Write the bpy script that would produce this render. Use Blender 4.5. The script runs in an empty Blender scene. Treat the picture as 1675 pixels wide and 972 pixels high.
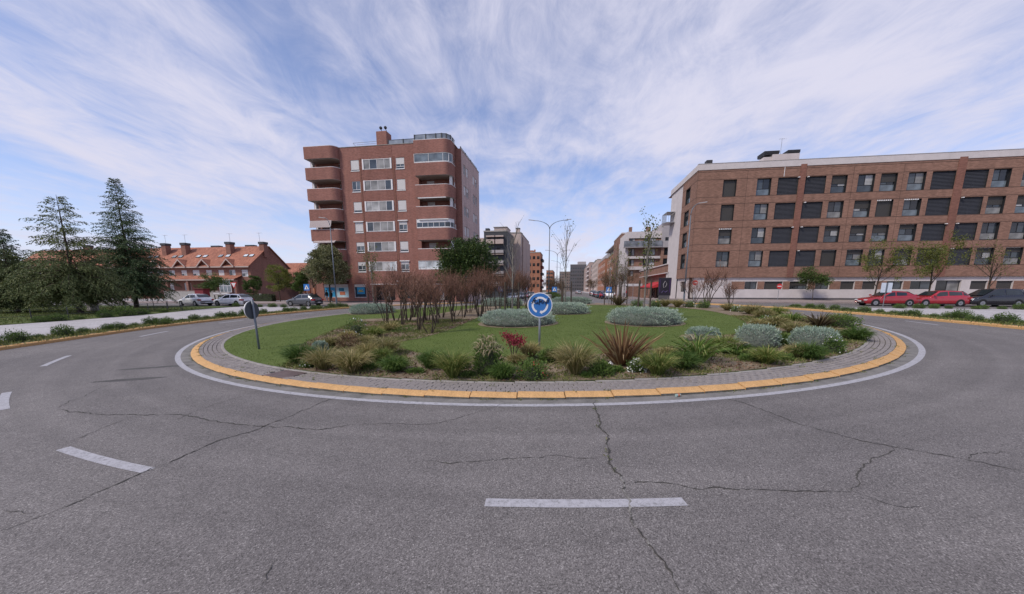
import bpy, bmesh, math, random
import numpy as np
from mathutils import Matrix, Vector

R = math.radians
SC = bpy.context.scene
COL = SC.collection
rnd = random.Random(7)

# ------------------------------------------------------------------ camera
cam_d = bpy.data.cameras.new('camera')
cam_d.sensor_width = 36.0
cam_d.sensor_fit = 'HORIZONTAL'
cam_d.lens = 598.8 / 1675 * 36
cam_d.shift_y = (581.7 - 486) / 1675
cam_d.clip_start = 0.05
cam_d.clip_end = 9000
cam = bpy.data.objects.new('camera', cam_d)
COL.objects.link(cam)
cam.location = (0, 0, 2.5)
cam.rotation_euler = (math.pi / 2 - 0.178, 0, 0)
SC.camera = cam

# ------------------------------------------------------------------ sky and sun
SUN_ELEV, SUN_AZ = 47.0, 236.0      # azimuth clockwise from +Y: sun behind the camera on its left
wd = bpy.data.worlds.new('World')
SC.world = wd
wd.use_nodes = True
nt = wd.node_tree
N, Lk = nt.nodes, nt.links
for n_ in list(N): N.remove(n_)


def nd(tree, typ, **kw):
    n = tree.nodes.new(typ)
    for k, v in kw.items():
        if k.startswith('i_'):
            n.inputs[k[2:].replace('_', ' ')].default_value = v
        else:
            setattr(n, k, v)
    return n


out = nd(nt, 'ShaderNodeOutputWorld')
bg = nd(nt, 'ShaderNodeBackground')
bg.inputs['Strength'].default_value = 0.1
sky = nd(nt, 'ShaderNodeTexSky', sky_type='NISHITA', sun_disc=False)
sky.sun_elevation = R(SUN_ELEV)
sky.sun_rotation = R(SUN_AZ)
sky.altitude = 650
sky.air_density = 1.0
sky.dust_density = 0.3
sky.ozone_density = 4.5
tc = nd(nt, 'ShaderNodeTexCoord')
sep = nd(nt, 'ShaderNodeSeparateXYZ')
Lk.new(tc.outputs['Generated'], sep.inputs[0])


def wmath(op, a, b=None, clamp=False):
    m = nd(nt, 'ShaderNodeMath', operation=op, use_clamp=clamp)
    for i, x in enumerate((a, b)):
        if x is None: continue
        if isinstance(x, (int, float)): m.inputs[i].default_value = x
        else: Lk.new(x, m.inputs[i])
    return m.outputs[0]


zz = wmath('ADD', wmath('MAXIMUM', sep.outputs['Z'], 0.0), 0.10)
px_ = wmath('DIVIDE', sep.outputs['X'], zz)
py_ = wmath('DIVIDE', sep.outputs['Y'], zz)
cmb = nd(nt, 'ShaderNodeCombineXYZ')
Lk.new(px_, cmb.inputs[0]); Lk.new(py_, cmb.inputs[1])


def wnoise(scale, loc, nscale, detail, rough, dist=0.0, rot=0.0):
    mp = nd(nt, 'ShaderNodeMapping')
    mp.inputs['Location'].default_value = loc
    mp.inputs['Rotation'].default_value = (0, 0, rot)
    mp.inputs['Scale'].default_value = scale
    Lk.new(cmb.outputs[0], mp.inputs[0])
    t = nd(nt, 'ShaderNodeTexNoise')
    t.inputs['Scale'].default_value = nscale
    t.inputs['Detail'].default_value = detail
    t.inputs['Roughness'].default_value = rough
    t.inputs['Distortion'].default_value = dist
    Lk.new(mp.outputs[0], t.inputs['Vector'])
    return t.outputs['Fac']


veil = wnoise((0.62, 0.44, 1), (2.2, 8.3, 0), 1.25, 5, 0.55, 0.6, R(-24))
streak = wnoise((1.3, 0.42, 1), (3.1, 0.4, 0), 1.25, 12, 0.66, 0.7, R(-26))
fine = wnoise((1.7, 0.9, 1), (8.7, 5.2, 0), 2.4, 12, 0.70, 1.1, R(30))
csum = wmath('ADD', wmath('ADD', wmath('MULTIPLY', veil, 0.74), wmath('MULTIPLY', streak, 0.34)), wmath('MULTIPLY', fine, 0.30))
mr = nd(nt, 'ShaderNodeMapRange', interpolation_type='SMOOTHSTEP')
mr.inputs['From Min'].default_value = 0.535
mr.inputs['From Max'].default_value = 0.85
mr.inputs['To Min'].default_value = 0.14
mr.inputs['To Max'].default_value = 1.0
Lk.new(csum, mr.inputs['Value'])
cloudc = nd(nt, 'ShaderNodeRGB')
cloudc.outputs[0].default_value = (6.75, 6.7, 8.1, 1)
mixc = nd(nt, 'ShaderNodeMixRGB', blend_type='MIX')
hz = nd(nt, 'ShaderNodeMapRange', interpolation_type='SMOOTHSTEP')      # the veil thickens towards the horizon
hz.inputs['From Min'].default_value = 0.0
hz.inputs['From Max'].default_value = 0.26
hz.inputs['To Min'].default_value = 0.45
hz.inputs['To Max'].default_value = 0.0
Lk.new(sep.outputs['Z'], hz.inputs['Value'])
inv = wmath('MULTIPLY', wmath('SUBTRACT', 1.0, mr.outputs[0]), wmath('SUBTRACT', 1.0, hz.outputs[0]))
Lk.new(wmath('SUBTRACT', 1.0, inv), mixc.inputs['Fac'])
tint = nd(nt, 'ShaderNodeMixRGB', blend_type='MULTIPLY')
tint.inputs['Fac'].default_value = 1.0
tint.inputs['Color2'].default_value = (1.62, 1.46, 1.58, 1)
Lk.new(sky.outputs[0], tint.inputs['Color1'])
Lk.new(tint.outputs[0], mixc.inputs['Color1'])
Lk.new(cloudc.outputs[0], mixc.inputs['Color2'])
Lk.new(mixc.outputs[0], bg.inputs['Color'])
Lk.new(bg.outputs[0], out.inputs['Surface'])

sun_d = bpy.data.lights.new('sun', 'SUN')
sun_d.energy = 2.75
sun_d.angle = R(9)
sun_d.color = (1.0, 0.925, 0.80)
sun = bpy.data.objects.new('sun', sun_d)
COL.objects.link(sun)
az = R(SUN_AZ)
sdir = Vector((math.sin(az) * math.cos(R(SUN_ELEV)), math.cos(az) * math.cos(R(SUN_ELEV)), math.sin(R(SUN_ELEV))))
sun.rotation_euler = sdir.to_track_quat('Z', 'Y').to_euler()
sun.location = sdir * 60

vs = SC.view_settings
vs.view_transform = 'Standard'
vs.look = 'None'
vs.exposure = 0.10
vs.gamma = 1.0
vs.use_curve_mapping = False

# ------------------------------------------------------------------ terrain and city grid
EX, EY = (0.9889, -0.1493), (0.1493, 0.9889)      # along the facades / along the street
GROT = math.atan2(-0.1493, 0.9889)
CX, CY = 1.296, 25.782                            # centre of the roundabout


def cl(x, a, b): return a if x < a else b if x > b else x


def T(x, y):
    d = .017 * cl(y, -10, 48)
    d -= cl((x + 14) / 10, 0, 1) * .5 * cl((y - 50) / 28, 0, 1)
    return .018 * cl(x, -15, 20) + d


def city(a, b): return (a * EX[0] + b * EY[0], a * EX[1] + b * EY[1])


def TI(x, y):
    r2 = (x - CX) ** 2 + (y - CY) ** 2
    return T(x, y) + .125 + .14 * max(0, 1 - r2 / 17.05 ** 2)


# ------------------------------------------------------------------ material helpers
MATS = {}


def newmat(name):
    m = bpy.data.materials.new(name)
    m.use_nodes = True
    t = m.node_tree
    b = t.nodes['Principled BSDF']
    return m, t, b


def link(t, a, b): t.links.new(a, b)


def ramp(t, fac, stops, interp='LINEAR'):
    r = t.nodes.new('ShaderNodeValToRGB')
    cr = r.color_ramp
    cr.interpolation = interp
    while len(cr.elements) < len(stops): cr.elements.new(0.5)
    for e_, (p, c) in zip(cr.elements, stops):
        e_.position = p
        e_.color = (*c, 1) if len(c) == 3 else c
    link(t, fac, r.inputs[0])
    return r.outputs[0]


def noise(t, scale, detail=4, rough=.55, coord='Object', dist=0., stretch=None):
    tcn = t.nodes.new('ShaderNodeTexCoord')
    n = t.nodes.new('ShaderNodeTexNoise')
    n.inputs['Scale'].default_value = scale
    n.inputs['Detail'].default_value = detail
    n.inputs['Roughness'].default_value = rough
    n.inputs['Distortion'].default_value = dist
    src = tcn.outputs[coord]
    if stretch:
        mp = t.nodes.new('ShaderNodeMapping')
        mp.inputs['Scale'].default_value = stretch
        link(t, src, mp.inputs[0]); src = mp.outputs[0]
    link(t, src, n.inputs['Vector'])
    return n.outputs['Fac']


def bump(t, b, h, strength=.3, dist=.02):
    n = t.nodes.new('ShaderNodeBump')
    n.inputs['Strength'].default_value = strength
    n.inputs['Distance'].default_value = dist
    link(t, h, n.inputs['Height'])
    link(t, n.outputs[0], b.inputs['Normal'])


def mixc_(t, fac, a, b, mode='MIX'):
    m = t.nodes.new('ShaderNodeMixRGB')
    m.blend_type = mode
    for i, x in ((0, fac), (1, a), (2, b)):
        if isinstance(x, (int, float)): m.inputs[i].default_value = x
        elif isinstance(x, tuple): m.inputs[i].default_value = (*x, 1)
        else: link(t, x, m.inputs[i])
    return m.outputs[0]


def plain(name, col, rough=.7, var=.12, nscale=6., metal=0., spec=.4, bumpy=0.):
    """paint / plaster / metal with faint grain and soiling of its own"""
    if name in MATS: return MATS[name]
    m, t, b = newmat(name)
    c0 = tuple(c * (1 - var) for c in col); c1 = tuple(min(1, c * (1 + var)) for c in col)
    n = noise(t, nscale, 6, .6)
    link(t, ramp(t, n, [(.3, c0), (.7, c1)]), b.inputs['Base Color'])
    b.inputs['Roughness'].default_value = rough
    b.inputs['Metallic'].default_value = metal
    b.inputs['Specular IOR Level'].default_value = spec
    if bumpy: bump(t, b, noise(t, nscale * 8, 3), bumpy, .01)
    MATS[name] = m
    return m


def glass(name, col=(.03, .04, .05), rough=.06, spec=.7):
    if name in MATS: return MATS[name]
    m, t, b = newmat(name)
    n = noise(t, .7, 2)
    link(t, ramp(t, n, [(.35, tuple(c * .6 for c in col)), (.65, tuple(c * 1.5 for c in col))]), b.inputs['Base Color'])
    b.inputs['Roughness'].default_value = rough
    b.inputs['Specular IOR Level'].default_value = spec
    MATS[name] = m
    return m


def brick(name, col, mortar, bw=.25, bh=.065, var=.2, streaks=.08):
    """running-bond face brick, too fine to tell apart at this distance"""
    m, t, b = newmat(name)
    tcn = t.nodes.new('ShaderNodeTexCoord')
    # facade coordinates: use x+y along the wall, z up
    sp = t.nodes.new('ShaderNodeSeparateXYZ'); link(t, tcn.outputs['Object'], sp.inputs[0])
    ad = t.nodes.new('ShaderNodeMath'); ad.operation = 'ADD'
    link(t, sp.outputs[0], ad.inputs[0]); link(t, sp.outputs[1], ad.inputs[1])
    cb = t.nodes.new('ShaderNodeCombineXYZ')
    link(t, ad.outputs[0], cb.inputs[0]); link(t, sp.outputs[2], cb.inputs[1])
    bt = t.nodes.new('ShaderNodeTexBrick')
    bt.inputs['Scale'].default_value = 1.0
    bt.inputs['Brick Width'].default_value = bw
    bt.inputs['Row Height'].default_value = bh
    bt.inputs['Mortar Size'].default_value = .006
    bt.inputs['Color1'].default_value = (*[c * (1 - var) for c in col], 1)
    bt.inputs['Color2'].default_value = (*[c * (1 + var) for c in col], 1)
    bt.inputs['Mortar'].default_value = (*mortar, 1)
    link(t, cb.outputs[0], bt.inputs['Vector'])
    n = noise(t, .35, 5, .6)
    dirt = ramp(t, n, [(.3, (1 - streaks,) * 3), (.7, (1 + streaks,) * 3)])
    c = mixc_(t, 1.0, bt.outputs['Color'], dirt, 'MULTIPLY')
    n2 = noise(t, 1.2, 5, .65, stretch=(1, 1, .12))
    c = mixc_(t, 1.0, c, ramp(t, n2, [(.35, (.90,) * 3), (.6, (1.04,) * 3)]), 'MULTIPLY')
    link(t, c, b.inputs['Base Color'])
    b.inputs['Roughness'].default_value = .9
    b.inputs['Specular IOR Level'].default_value = .2
    bump(t, b, bt.outputs['Fac'], -.25, .006)
    MATS[name] = m
    return m


def leafmat(name, stops, transl=.25, rough=.6):
    """leaf colour varies from leaf to leaf"""
    if name in MATS: return MATS[name]
    m, t, b = newmat(name)
    g_ = t.nodes.new('ShaderNodeNewGeometry')
    oi = t.nodes.new('ShaderNodeObjectInfo')
    col = ramp(t, g_.outputs['Random Per Island'], stops)
    col = mixc_(t, 1.0, col, ramp(t, oi.outputs['Random'], [(0, (.82, .84, .82)), (1, (1.16, 1.12, 1.1))]), 'MULTIPLY')
    link(t, col, b.inputs['Base Color'])
    b.inputs['Roughness'].default_value = rough
    b.inputs['Specular IOR Level'].default_value = .25
    if transl:
        tr = t.nodes.new('ShaderNodeBsdfTranslucent')
        link(t, col, tr.inputs['Color'])
        mx = t.nodes.new('ShaderNodeMixShader')
        mx.inputs[0].default_value = transl
        o = t.nodes['Material Output']
        link(t, b.outputs[0], mx.inputs[1]); link(t, tr.outputs[0], mx.inputs[2])
        link(t, mx.outputs[0], o.inputs['Surface'])
    MATS[name] = m
    return m


# ------------------------------------------------------------------ mesh helpers
class MB:
    """collects shapes; build() links them as one mesh object"""

    def __init__(s, M=None):
        s.v, s.f, s.m, s.M = [], [], [], M

    def add(s, verts, faces, mi=0):
        o = len(s.v)
        if s.M is not None: verts = [tuple(s.M @ Vector(p)) for p in verts]
        s.v += [tuple(p) for p in verts]
        s.f += [tuple(i + o for i in f) for f in faces]
        s.m += [mi] * len(faces)
        return s

    def quad(s, a, b, c, d, mi=0): return s.add([a, b, c, d], [(0, 1, 2, 3)], mi)

    def box(s, x0, x1, y0, y1, z0, z1, mi=0):
        return s.add([(x0, y0, z0), (x1, y0, z0), (x1, y1, z0), (x0, y1, z0), (x0, y0, z1), (x1, y0, z1), (x1, y1, z1), (x0, y1, z1)],
                     [(3, 2, 1, 0), (4, 5, 6, 7), (0, 1, 5, 4), (1, 2, 6, 5), (2, 3, 7, 6), (3, 0, 4, 7)], mi)

    def bbox(s, x0, x1, y0, y1, z0, z1, c=.02, mi=0):
        """box with chamfered vertical edges and top"""
        p = [(x0 + c, y0), (x1 - c, y0), (x1, y0 + c), (x1, y1 - c), (x1 - c, y1), (x0 + c, y1), (x0, y1 - c), (x0, y0 + c)]
        q = [(cl(x, x0 + c, x1 - c), cl(y, y0 + c, y1 - c)) for x, y in p]
        v = [(x, y, z0) for x, y in p] + [(x, y, z1 - c) for x, y in p] + [(x, y, z1) for x, y in q]
        f = [(i, (i + 1) % 8, 8 + (i + 1) % 8, 8 + i) for i in range(8)] + [(8 + i, 8 + (i + 1) % 8, 16 + (i + 1) % 8, 16 + i) for i in range(8)]
        f += [tuple(range(16, 24)), tuple(range(7, -1, -1))]
        return s.add(v, f, mi)

    def prism(s, poly, z0, z1, mi=0, cap=True):
        n = len(poly)
        v = [(x, y, z0) for x, y in poly] + [(x, y, z1) for x, y in poly]
        f = [(i, (i + 1) % n, n + (i + 1) % n, n + i) for i in range(n)]
        if cap: f += [tuple(range(n, 2 * n)), tuple(range(n - 1, -1, -1))]
        return s.add(v, f, mi)

    def tube(s, pts, rad, n=6, mi=0, cap=True):
        pts = [Vector(p) for p in pts]
        if isinstance(rad, (int, float)): rad = [rad] * len(pts)
        v, f = [], []
        u = None
        for i, p in enumerate(pts):
            d = (pts[min(i + 1, len(pts) - 1)] - pts[max(i - 1, 0)])
            d = d.normalized() if d.length > 1e-9 else Vector((0, 0, 1))
            if u is None or abs(u.dot(d)) > .95:
                u = Vector((1, 0, 0)) if abs(d.x) < .8 else Vector((0, 1, 0))
            u = (u - d * u.dot(d)).normalized()
            w = d.cross(u)
            for k in range(n):
                an = 2 * math.pi * k / n
                v.append(p + (u * math.cos(an) + w * math.sin(an)) * rad[i])
        for i in range(len(pts) - 1):
            for k in range(n):
                a, b = i * n + k, i * n + (k + 1) % n
                f.append((a, b, b + n, a + n))
        if cap:
            f.append(tuple(range(n - 1, -1, -1)))
            f.append(tuple(range((len(pts) - 1) * n, len(pts) * n)))
        return s.add(v, f, mi)

    def lathe(s, prof, n=12, mi=0, c=(0, 0)):
        v, f = [], []
        for r, z in prof:
            for k in range(n):
                an = 2 * math.pi * k / n
                v.append((c[0] + r * math.cos(an), c[1] + r * math.sin(an), z))
        for i in range(len(prof) - 1):
            for k in range(n):
                a, b = i * n + k, i * n + (k + 1) % n
                f.append((a, b, b + n, a + n))
        f.append(tuple(range(n - 1, -1, -1))); f.append(tuple(range((len(prof) - 1) * n, len(prof) * n)))
        return s.add(v, f, mi)

    def mesh(s, name, mats, smooth=False):
        me = bpy.data.meshes.new(name)
        me.from_pydata(s.v, [], s.f)
        for m in (mats if isinstance(mats, (list, tuple)) else [mats]): me.materials.append(m)
        if any(s.m): me.polygons.foreach_set('material_index', s.m)
        if smooth: me.polygons.foreach_set('use_smooth', [True] * len(s.f))
        me.update()
        return me

    def build(s, name, mats, parent=None, loc=None, rz=0., smooth=False):
        return obj(name, s.mesh(name, mats, smooth), parent, loc, rz)


def obj(name, me, parent=None, loc=None, rz=0.):
    o = bpy.data.objects.new(name, me)
    COL.objects.link(o)
    if parent is not None: o.parent = parent
    if loc is not None: o.location = loc
    if rz: o.rotation_euler = (0, 0, rz)
    return o


LABELS = set()


def tag(o, label, cat, group=None):
    o['label'] = label
    o['category'] = cat
    if group: o['group'] = group
    return o


def thing(name, label, cat, loc=(0, 0, 0), rz=0., group=None):
    return tag(obj(name, None, None, loc, rz), label, cat, group)


def struct(o, kind='structure'):
    o['kind'] = kind
    return o


def copy_tree(o, parent=None):
    c = o.copy()
    COL.objects.link(c)
    c.parent = parent
    for ch in list(o.children): copy_tree(ch, c)
    return c


def npmesh(name, V, F, mats, mi=None, smooth=False):
    """fast mesh from numpy arrays; F is (M,3) or (M,4)"""
    me = bpy.data.meshes.new(name)
    V = np.asarray(V, np.float32); F = np.asarray(F, np.int32)
    k = F.shape[1]
    me.vertices.add(len(V)); me.vertices.foreach_set('co', V.ravel())
    me.loops.add(F.size); me.loops.foreach_set('vertex_index', F.ravel())
    me.polygons.add(len(F))
    me.polygons.foreach_set('loop_start', np.arange(0, F.size, k, dtype=np.int32))
    me.polygons.foreach_set('loop_total', np.full(len(F), k, np.int32))
    for m in (mats if isinstance(mats, (list, tuple)) else [mats]): me.materials.append(m)
    if mi is not None: me.polygons.foreach_set('material_index', np.asarray(mi, np.int32))
    if smooth: me.polygons.foreach_set('use_smooth', np.ones(len(F), bool))
    me.update(calc_edges=True)
    me.validate()
    return me


ORD = ['first', 'second', 'third', 'fourth', 'fifth', 'sixth', 'seventh', 'eighth', 'ninth', 'tenth', 'eleventh', 'twelfth', 'thirteenth', 'fourteenth',
       'fifteenth', 'sixteenth', 'seventeenth', 'eighteenth', 'nineteenth', 'twentieth']


def ordn(i):
    if i < 20: return ORD[i]
    if i < 29: return 'twenty-' + ORD[i - 20]
    if i == 29: return 'thirtieth'
    return 'thirty-' + ORD[i - 30]


def ground_poly(name, pts, dz, mat, skirt=0., zf=T, step=4., parent=None):
    """a sheet that follows the terrain, cut into a grid so that it stays flush; skirt = depth of its edge"""
    bm = bmesh.new()
    vs_ = [bm.verts.new((x, y, 0)) for x, y in pts]
    f = bm.faces.new(vs_)
    if f.normal.z < 0: f.normal_flip()
    f.normal_update()
    if f.normal.z < 0: bmesh.ops.reverse_faces(bm, faces=[f])
    bmesh.ops.triangulate(bm, faces=bm.faces[:])
    xs = [p[0] for p in pts]; ys = [p[1] for p in pts]
    cx = [x for x in list(np.arange(math.ceil(min(xs) / step) * step, max(xs), step)) + [-15, -14, -4, 20]]
    cy = [y for y in list(np.arange(math.ceil(min(ys) / step) * step, max(ys), step)) + [-10, 48, 50, 78]]
    for x in cx:
        if min(xs) < x < max(xs):
            bmesh.ops.bisect_plane(bm, geom=bm.verts[:] + bm.edges[:] + bm.faces[:], plane_co=(x, 0, 0), plane_no=(1, 0, 0))
    for y in cy:
        if min(ys) < y < max(ys):
            bmesh.ops.bisect_plane(bm, geom=bm.verts[:] + bm.edges[:] + bm.faces[:], plane_co=(0, y, 0), plane_no=(0, 1, 0))
    for v in bm.verts: v.co.z = zf(v.co.x, v.co.y) + dz
    if skirt:
        be = [e_ for e_ in bm.edges if e_.is_boundary]
        r_ = bmesh.ops.extrude_edge_only(bm, edges=be)
        for g_ in r_['geom']:
            if isinstance(g_, bmesh.types.BMVert): g_.co.z -= skirt
    me = bpy.data.meshes.new(name)
    bm.to_mesh(me); bm.free()
    me.materials.append(mat)
    return obj(name, me, parent)


def ring_mesh(r0, r1, dz, a0, a1, n, zf=T, nr=1):
    V, F = [], []
    for j in range(nr + 1):
        r = r0 + (r1 - r0) * j / nr
        for i in range(n + 1):
            a = R(a0 + (a1 - a0) * i / n)
            x, y = CX + r * math.cos(a), CY + r * math.sin(a)
            V.append((x, y, zf(x, y) + dz))
    for j in range(nr):
        for i in range(n):
            p = j * (n + 1) + i
            F.append((p, p + n + 1, p + n + 2, p + 1))
    return V, F


def smooth_path(P, step=.5):
    """Catmull-Rom through P, resampled evenly"""
    P = [Vector(p) for p in P]
    Q = []
    for i in range(len(P) - 1):
        p0, p1, p2, p3 = P[max(i - 1, 0)], P[i], P[i + 1], P[min(i + 2, len(P) - 1)]
        for k in range(12):
            t = k / 12
            Q.append(.5 * ((2 * p1) + (p2 - p0) * t + (2 * p0 - 5 * p1 + 4 * p2 - p3) * t * t + (3 * p1 - p0 - 3 * p2 + p3) * t ** 3))
    Q.append(P[-1])
    out_, acc = [Q[0]], 0.
    for a, b in zip(Q, Q[1:]):
        L = (b - a).length
        while acc + L >= step:
            tt = (step - acc) / L
            a = a + (b - a) * tt
            out_.append(a.copy()); L = (b - a).length; acc = 0.
        acc += L
    return out_
# ------------------------------------------------------------------ points taken from image pixels, cast onto the ground (metres)
PLANTS= [('fine', -6.74, 11.46, 0.74, 0.51), ('flower', -6.1, 10.79, 0.44, 0.24), ('stan', -5.51, 10.49, 0.82, 0.54), ('stan', -4.47, 10.0, 0.83, 0.57), ('grey', -6.94, 13.08, 0.44, 0.33), ('stan', -7.16, 14.29, 0.72, 0.36), ('rust', -6.29, 13.92, 0.85, 0.45), ('flower', -7.37, 17.24, 0.99, 0.72), ('stan', -7.24, 16.07, 0.7, 0.32), ('stan', -5.74, 14.43, 0.78, 0.37), ('stan', -4.75, 11.77, 0.64, 0.46), ('stan', -4.35, 12.37, 0.92, 0.55), ('sgreen', -4.03, 11.14, 0.53, 0.38), ('fine', -3.28, 10.01, 0.58, 0.39), ('stan', -6.26, 18.91, 1.33, 0.41), ('sgreen', -6.34, 16.71, 0.96, 0.39), ('low', -5.29, 18.06, 1.33, 0.33), ('low', -4.17, 10.39, 0.53, 0.18), ('fine', -2.3, 10.24, 0.45, 0.44), ('sgreen', -1.52, 9.22, 0.7, 0.58), ('flower', -1.45, 10.17, 0.35, 0.28), ('curly', -0.64, 9.53, 0.85, 0.91), ('red', 0.05, 10.88, 0.67, 0.85), ('fine', -0.23, 9.05, 0.48, 0.35), ('leafyred', 0.5, 9.0, 0.73, 0.43), ('stan', 0.55, 11.3, 0.5, 0.42), ('leafy', 1.11, 10.79, 0.55, 0.33), ('stan', 1.65, 9.29, 0.7, 0.67), ('stan', 1.34, 10.69, 0.44, 0.36), ('stan', 0.15, 10.53, 0.47, 0.27), ('phorm', 3.14, 10.28, 1.61, 1.26), ('leafy', 2.32, 9.24, 0.54, 0.27), ('white', 3.32, 9.51, 0.45, 0.28), ('sgreen', 3.71, 9.14, 0.75, 0.5), ('fine', 4.64, 9.77, 0.67, 0.43), ('strap', 5.39, 10.51, 1.07, 0.79), ('grey', 7.43, 14.16, 1.19, 0.43), ('sgreen', 6.89, 11.74, 0.72, 0.46), ('stan', 4.9, 11.4, 0.77, 0.27), ('grey', 8.68, 12.87, 1.3, 0.65), ('grey', 10.25, 12.32, 1.33, 0.62), ('fine', 8.85, 10.77, 0.69, 0.42), ('strap', 7.08, 11.4, 0.77, 0.43), ('sgreen', 7.2, 10.19, 0.73, 0.4), ('stan', 8.64, 10.96, 0.48, 0.32), ('flower', 10.28, 11.58, 0.61, 0.44), ('fine', 13.16, 13.88, 0.74, 0.46), ('phorm', 14.95, 17.79, 1.67, 0.83), ('leafy', 9.74, 13.02, 0.57, 0.33), ('stan', 13.17, 18.34, 1.47, 0.46), ('stan', 12.13, 17.97, 0.78, 0.33), ('stan', 12.13, 15.7, 0.95, 0.45), ('stan', 16.24, 24.83, 1.65, 0.62), ('stan', 15.04, 21.95, 1.1, 0.48), ('flower', 13.68, 19.72, 0.79, 0.3), ('sgreen', 17.07, 23.68, 1.18, 0.51), ('strap', 15.52, 20.39, 1.7, 0.51), ('sgreen', 16.39, 18.4, 1.23, 0.52), ('leafy', 15.92, 17.51, 1.16, 0.55), ('leafy', 18.08, 25.16, 0.83, 0.29), ('phorm', 10.55, 36.52, 1.57, 1.21), ('leafy', 11.89, 35.1, 1.16, 0.47), ('leafy', 13.13, 33.79, 1.12, 0.56), ('stan', 13.93, 33.56, 0.83, 0.56), ('stan', 14.57, 32.5, 0.86, 0.59), ('flower', 15.47, 32.24, 0.96, 0.53), ('leafy', 16.17, 31.22, 1.03, 0.57), ('stan', 16.51, 28.23, 0.84, 0.47), ('flower', 16.59, 26.96, 0.98, 0.4), ('leafy', 9.91, 15.22, 0.61, 0.28), ('stan', 13.01, 14.82, 1.0, 0.35), ('sgreen', 7.07, 12.78, 0.56, 0.3), ('low', 7.0, 10.64, 0.72, 0.16), ('low', 8.08, 10.63, 0.54, 0.16), ('low', 2.81, 9.55, 0.42, 0.11), ('low', 1.9, 9.08, 0.34, 0.09), ('low', -2.64, 9.82, 0.5, 0.1), ('low', -1.15, 9.3, 0.38, 0.1)]
SHRUBS= [(-7.67, 22.34), (-7.52, 23.77), (-6.18, 20.23), (-6.68, 23.62), (-4.78, 18.7), (-5.41, 21.97), (-3.91, 17.43), (-5.37, 23.39), (-4.43, 21.48), (-4.88, 25.37), (-3.51, 21.99), (-4.02, 26.13), (-3.36, 25.08), (-3.37, 29.2), (-2.21, 25.3), (-2.23, 29.55), (-1.62, 28.23), (-3.4, 33.28), (-1.14, 30.58), (-0.29, 31.76), (0.58, 33.04), (1.37, 33.64), (-5.21, 31.54), (-7.06, 26.25)]
VERGE_L = [(-22.34, 16.08), (-23.99, 17.92), (-23.61, 18.34), (-23.07, 18.56), (-23.69, 19.73), (-24.25, 21.05), (-23.68, 21.33), (-25.02, 23.21), (-24.09, 23.21), (-24.61, 24.66), (-23.0, 23.92), (-23.47, 25.45), (-23.74, 26.73), (-24.33, 28.66), (-23.94, 29.18), (-24.18, 30.29), (-22.24, 29.18), (-23.02, 31.48), (-22.2, 32.77), (-21.66, 33.46), (-21.89, 34.92), (-21.31, 35.69), (-20.6, 35.69), (-20.3, 37.35), (-21.34, 40.15), (-20.34, 40.15), (-20.27, 42.26), (-19.29, 42.26), (-19.31, 44.6), (-18.79, 45.86)]
VERGE_R = [(25.15, 34.96), (26.08, 34.96), (26.26, 33.99), (25.21, 31.39), (24.89, 29.86), (24.55, 28.47), (25.63, 28.47), (25.19, 27.21), (25.4, 26.62), (25.2, 25.5), (26.42, 26.05), (25.42, 24.48), (26.08, 24.48), (25.63, 23.54), (26.26, 23.54), (26.27, 23.09), (26.32, 22.66), (26.11, 21.85), (26.27, 21.46), (26.01, 20.73), (26.19, 20.38), (25.94, 19.72), (25.75, 19.09), (25.5, 18.51)]
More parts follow.
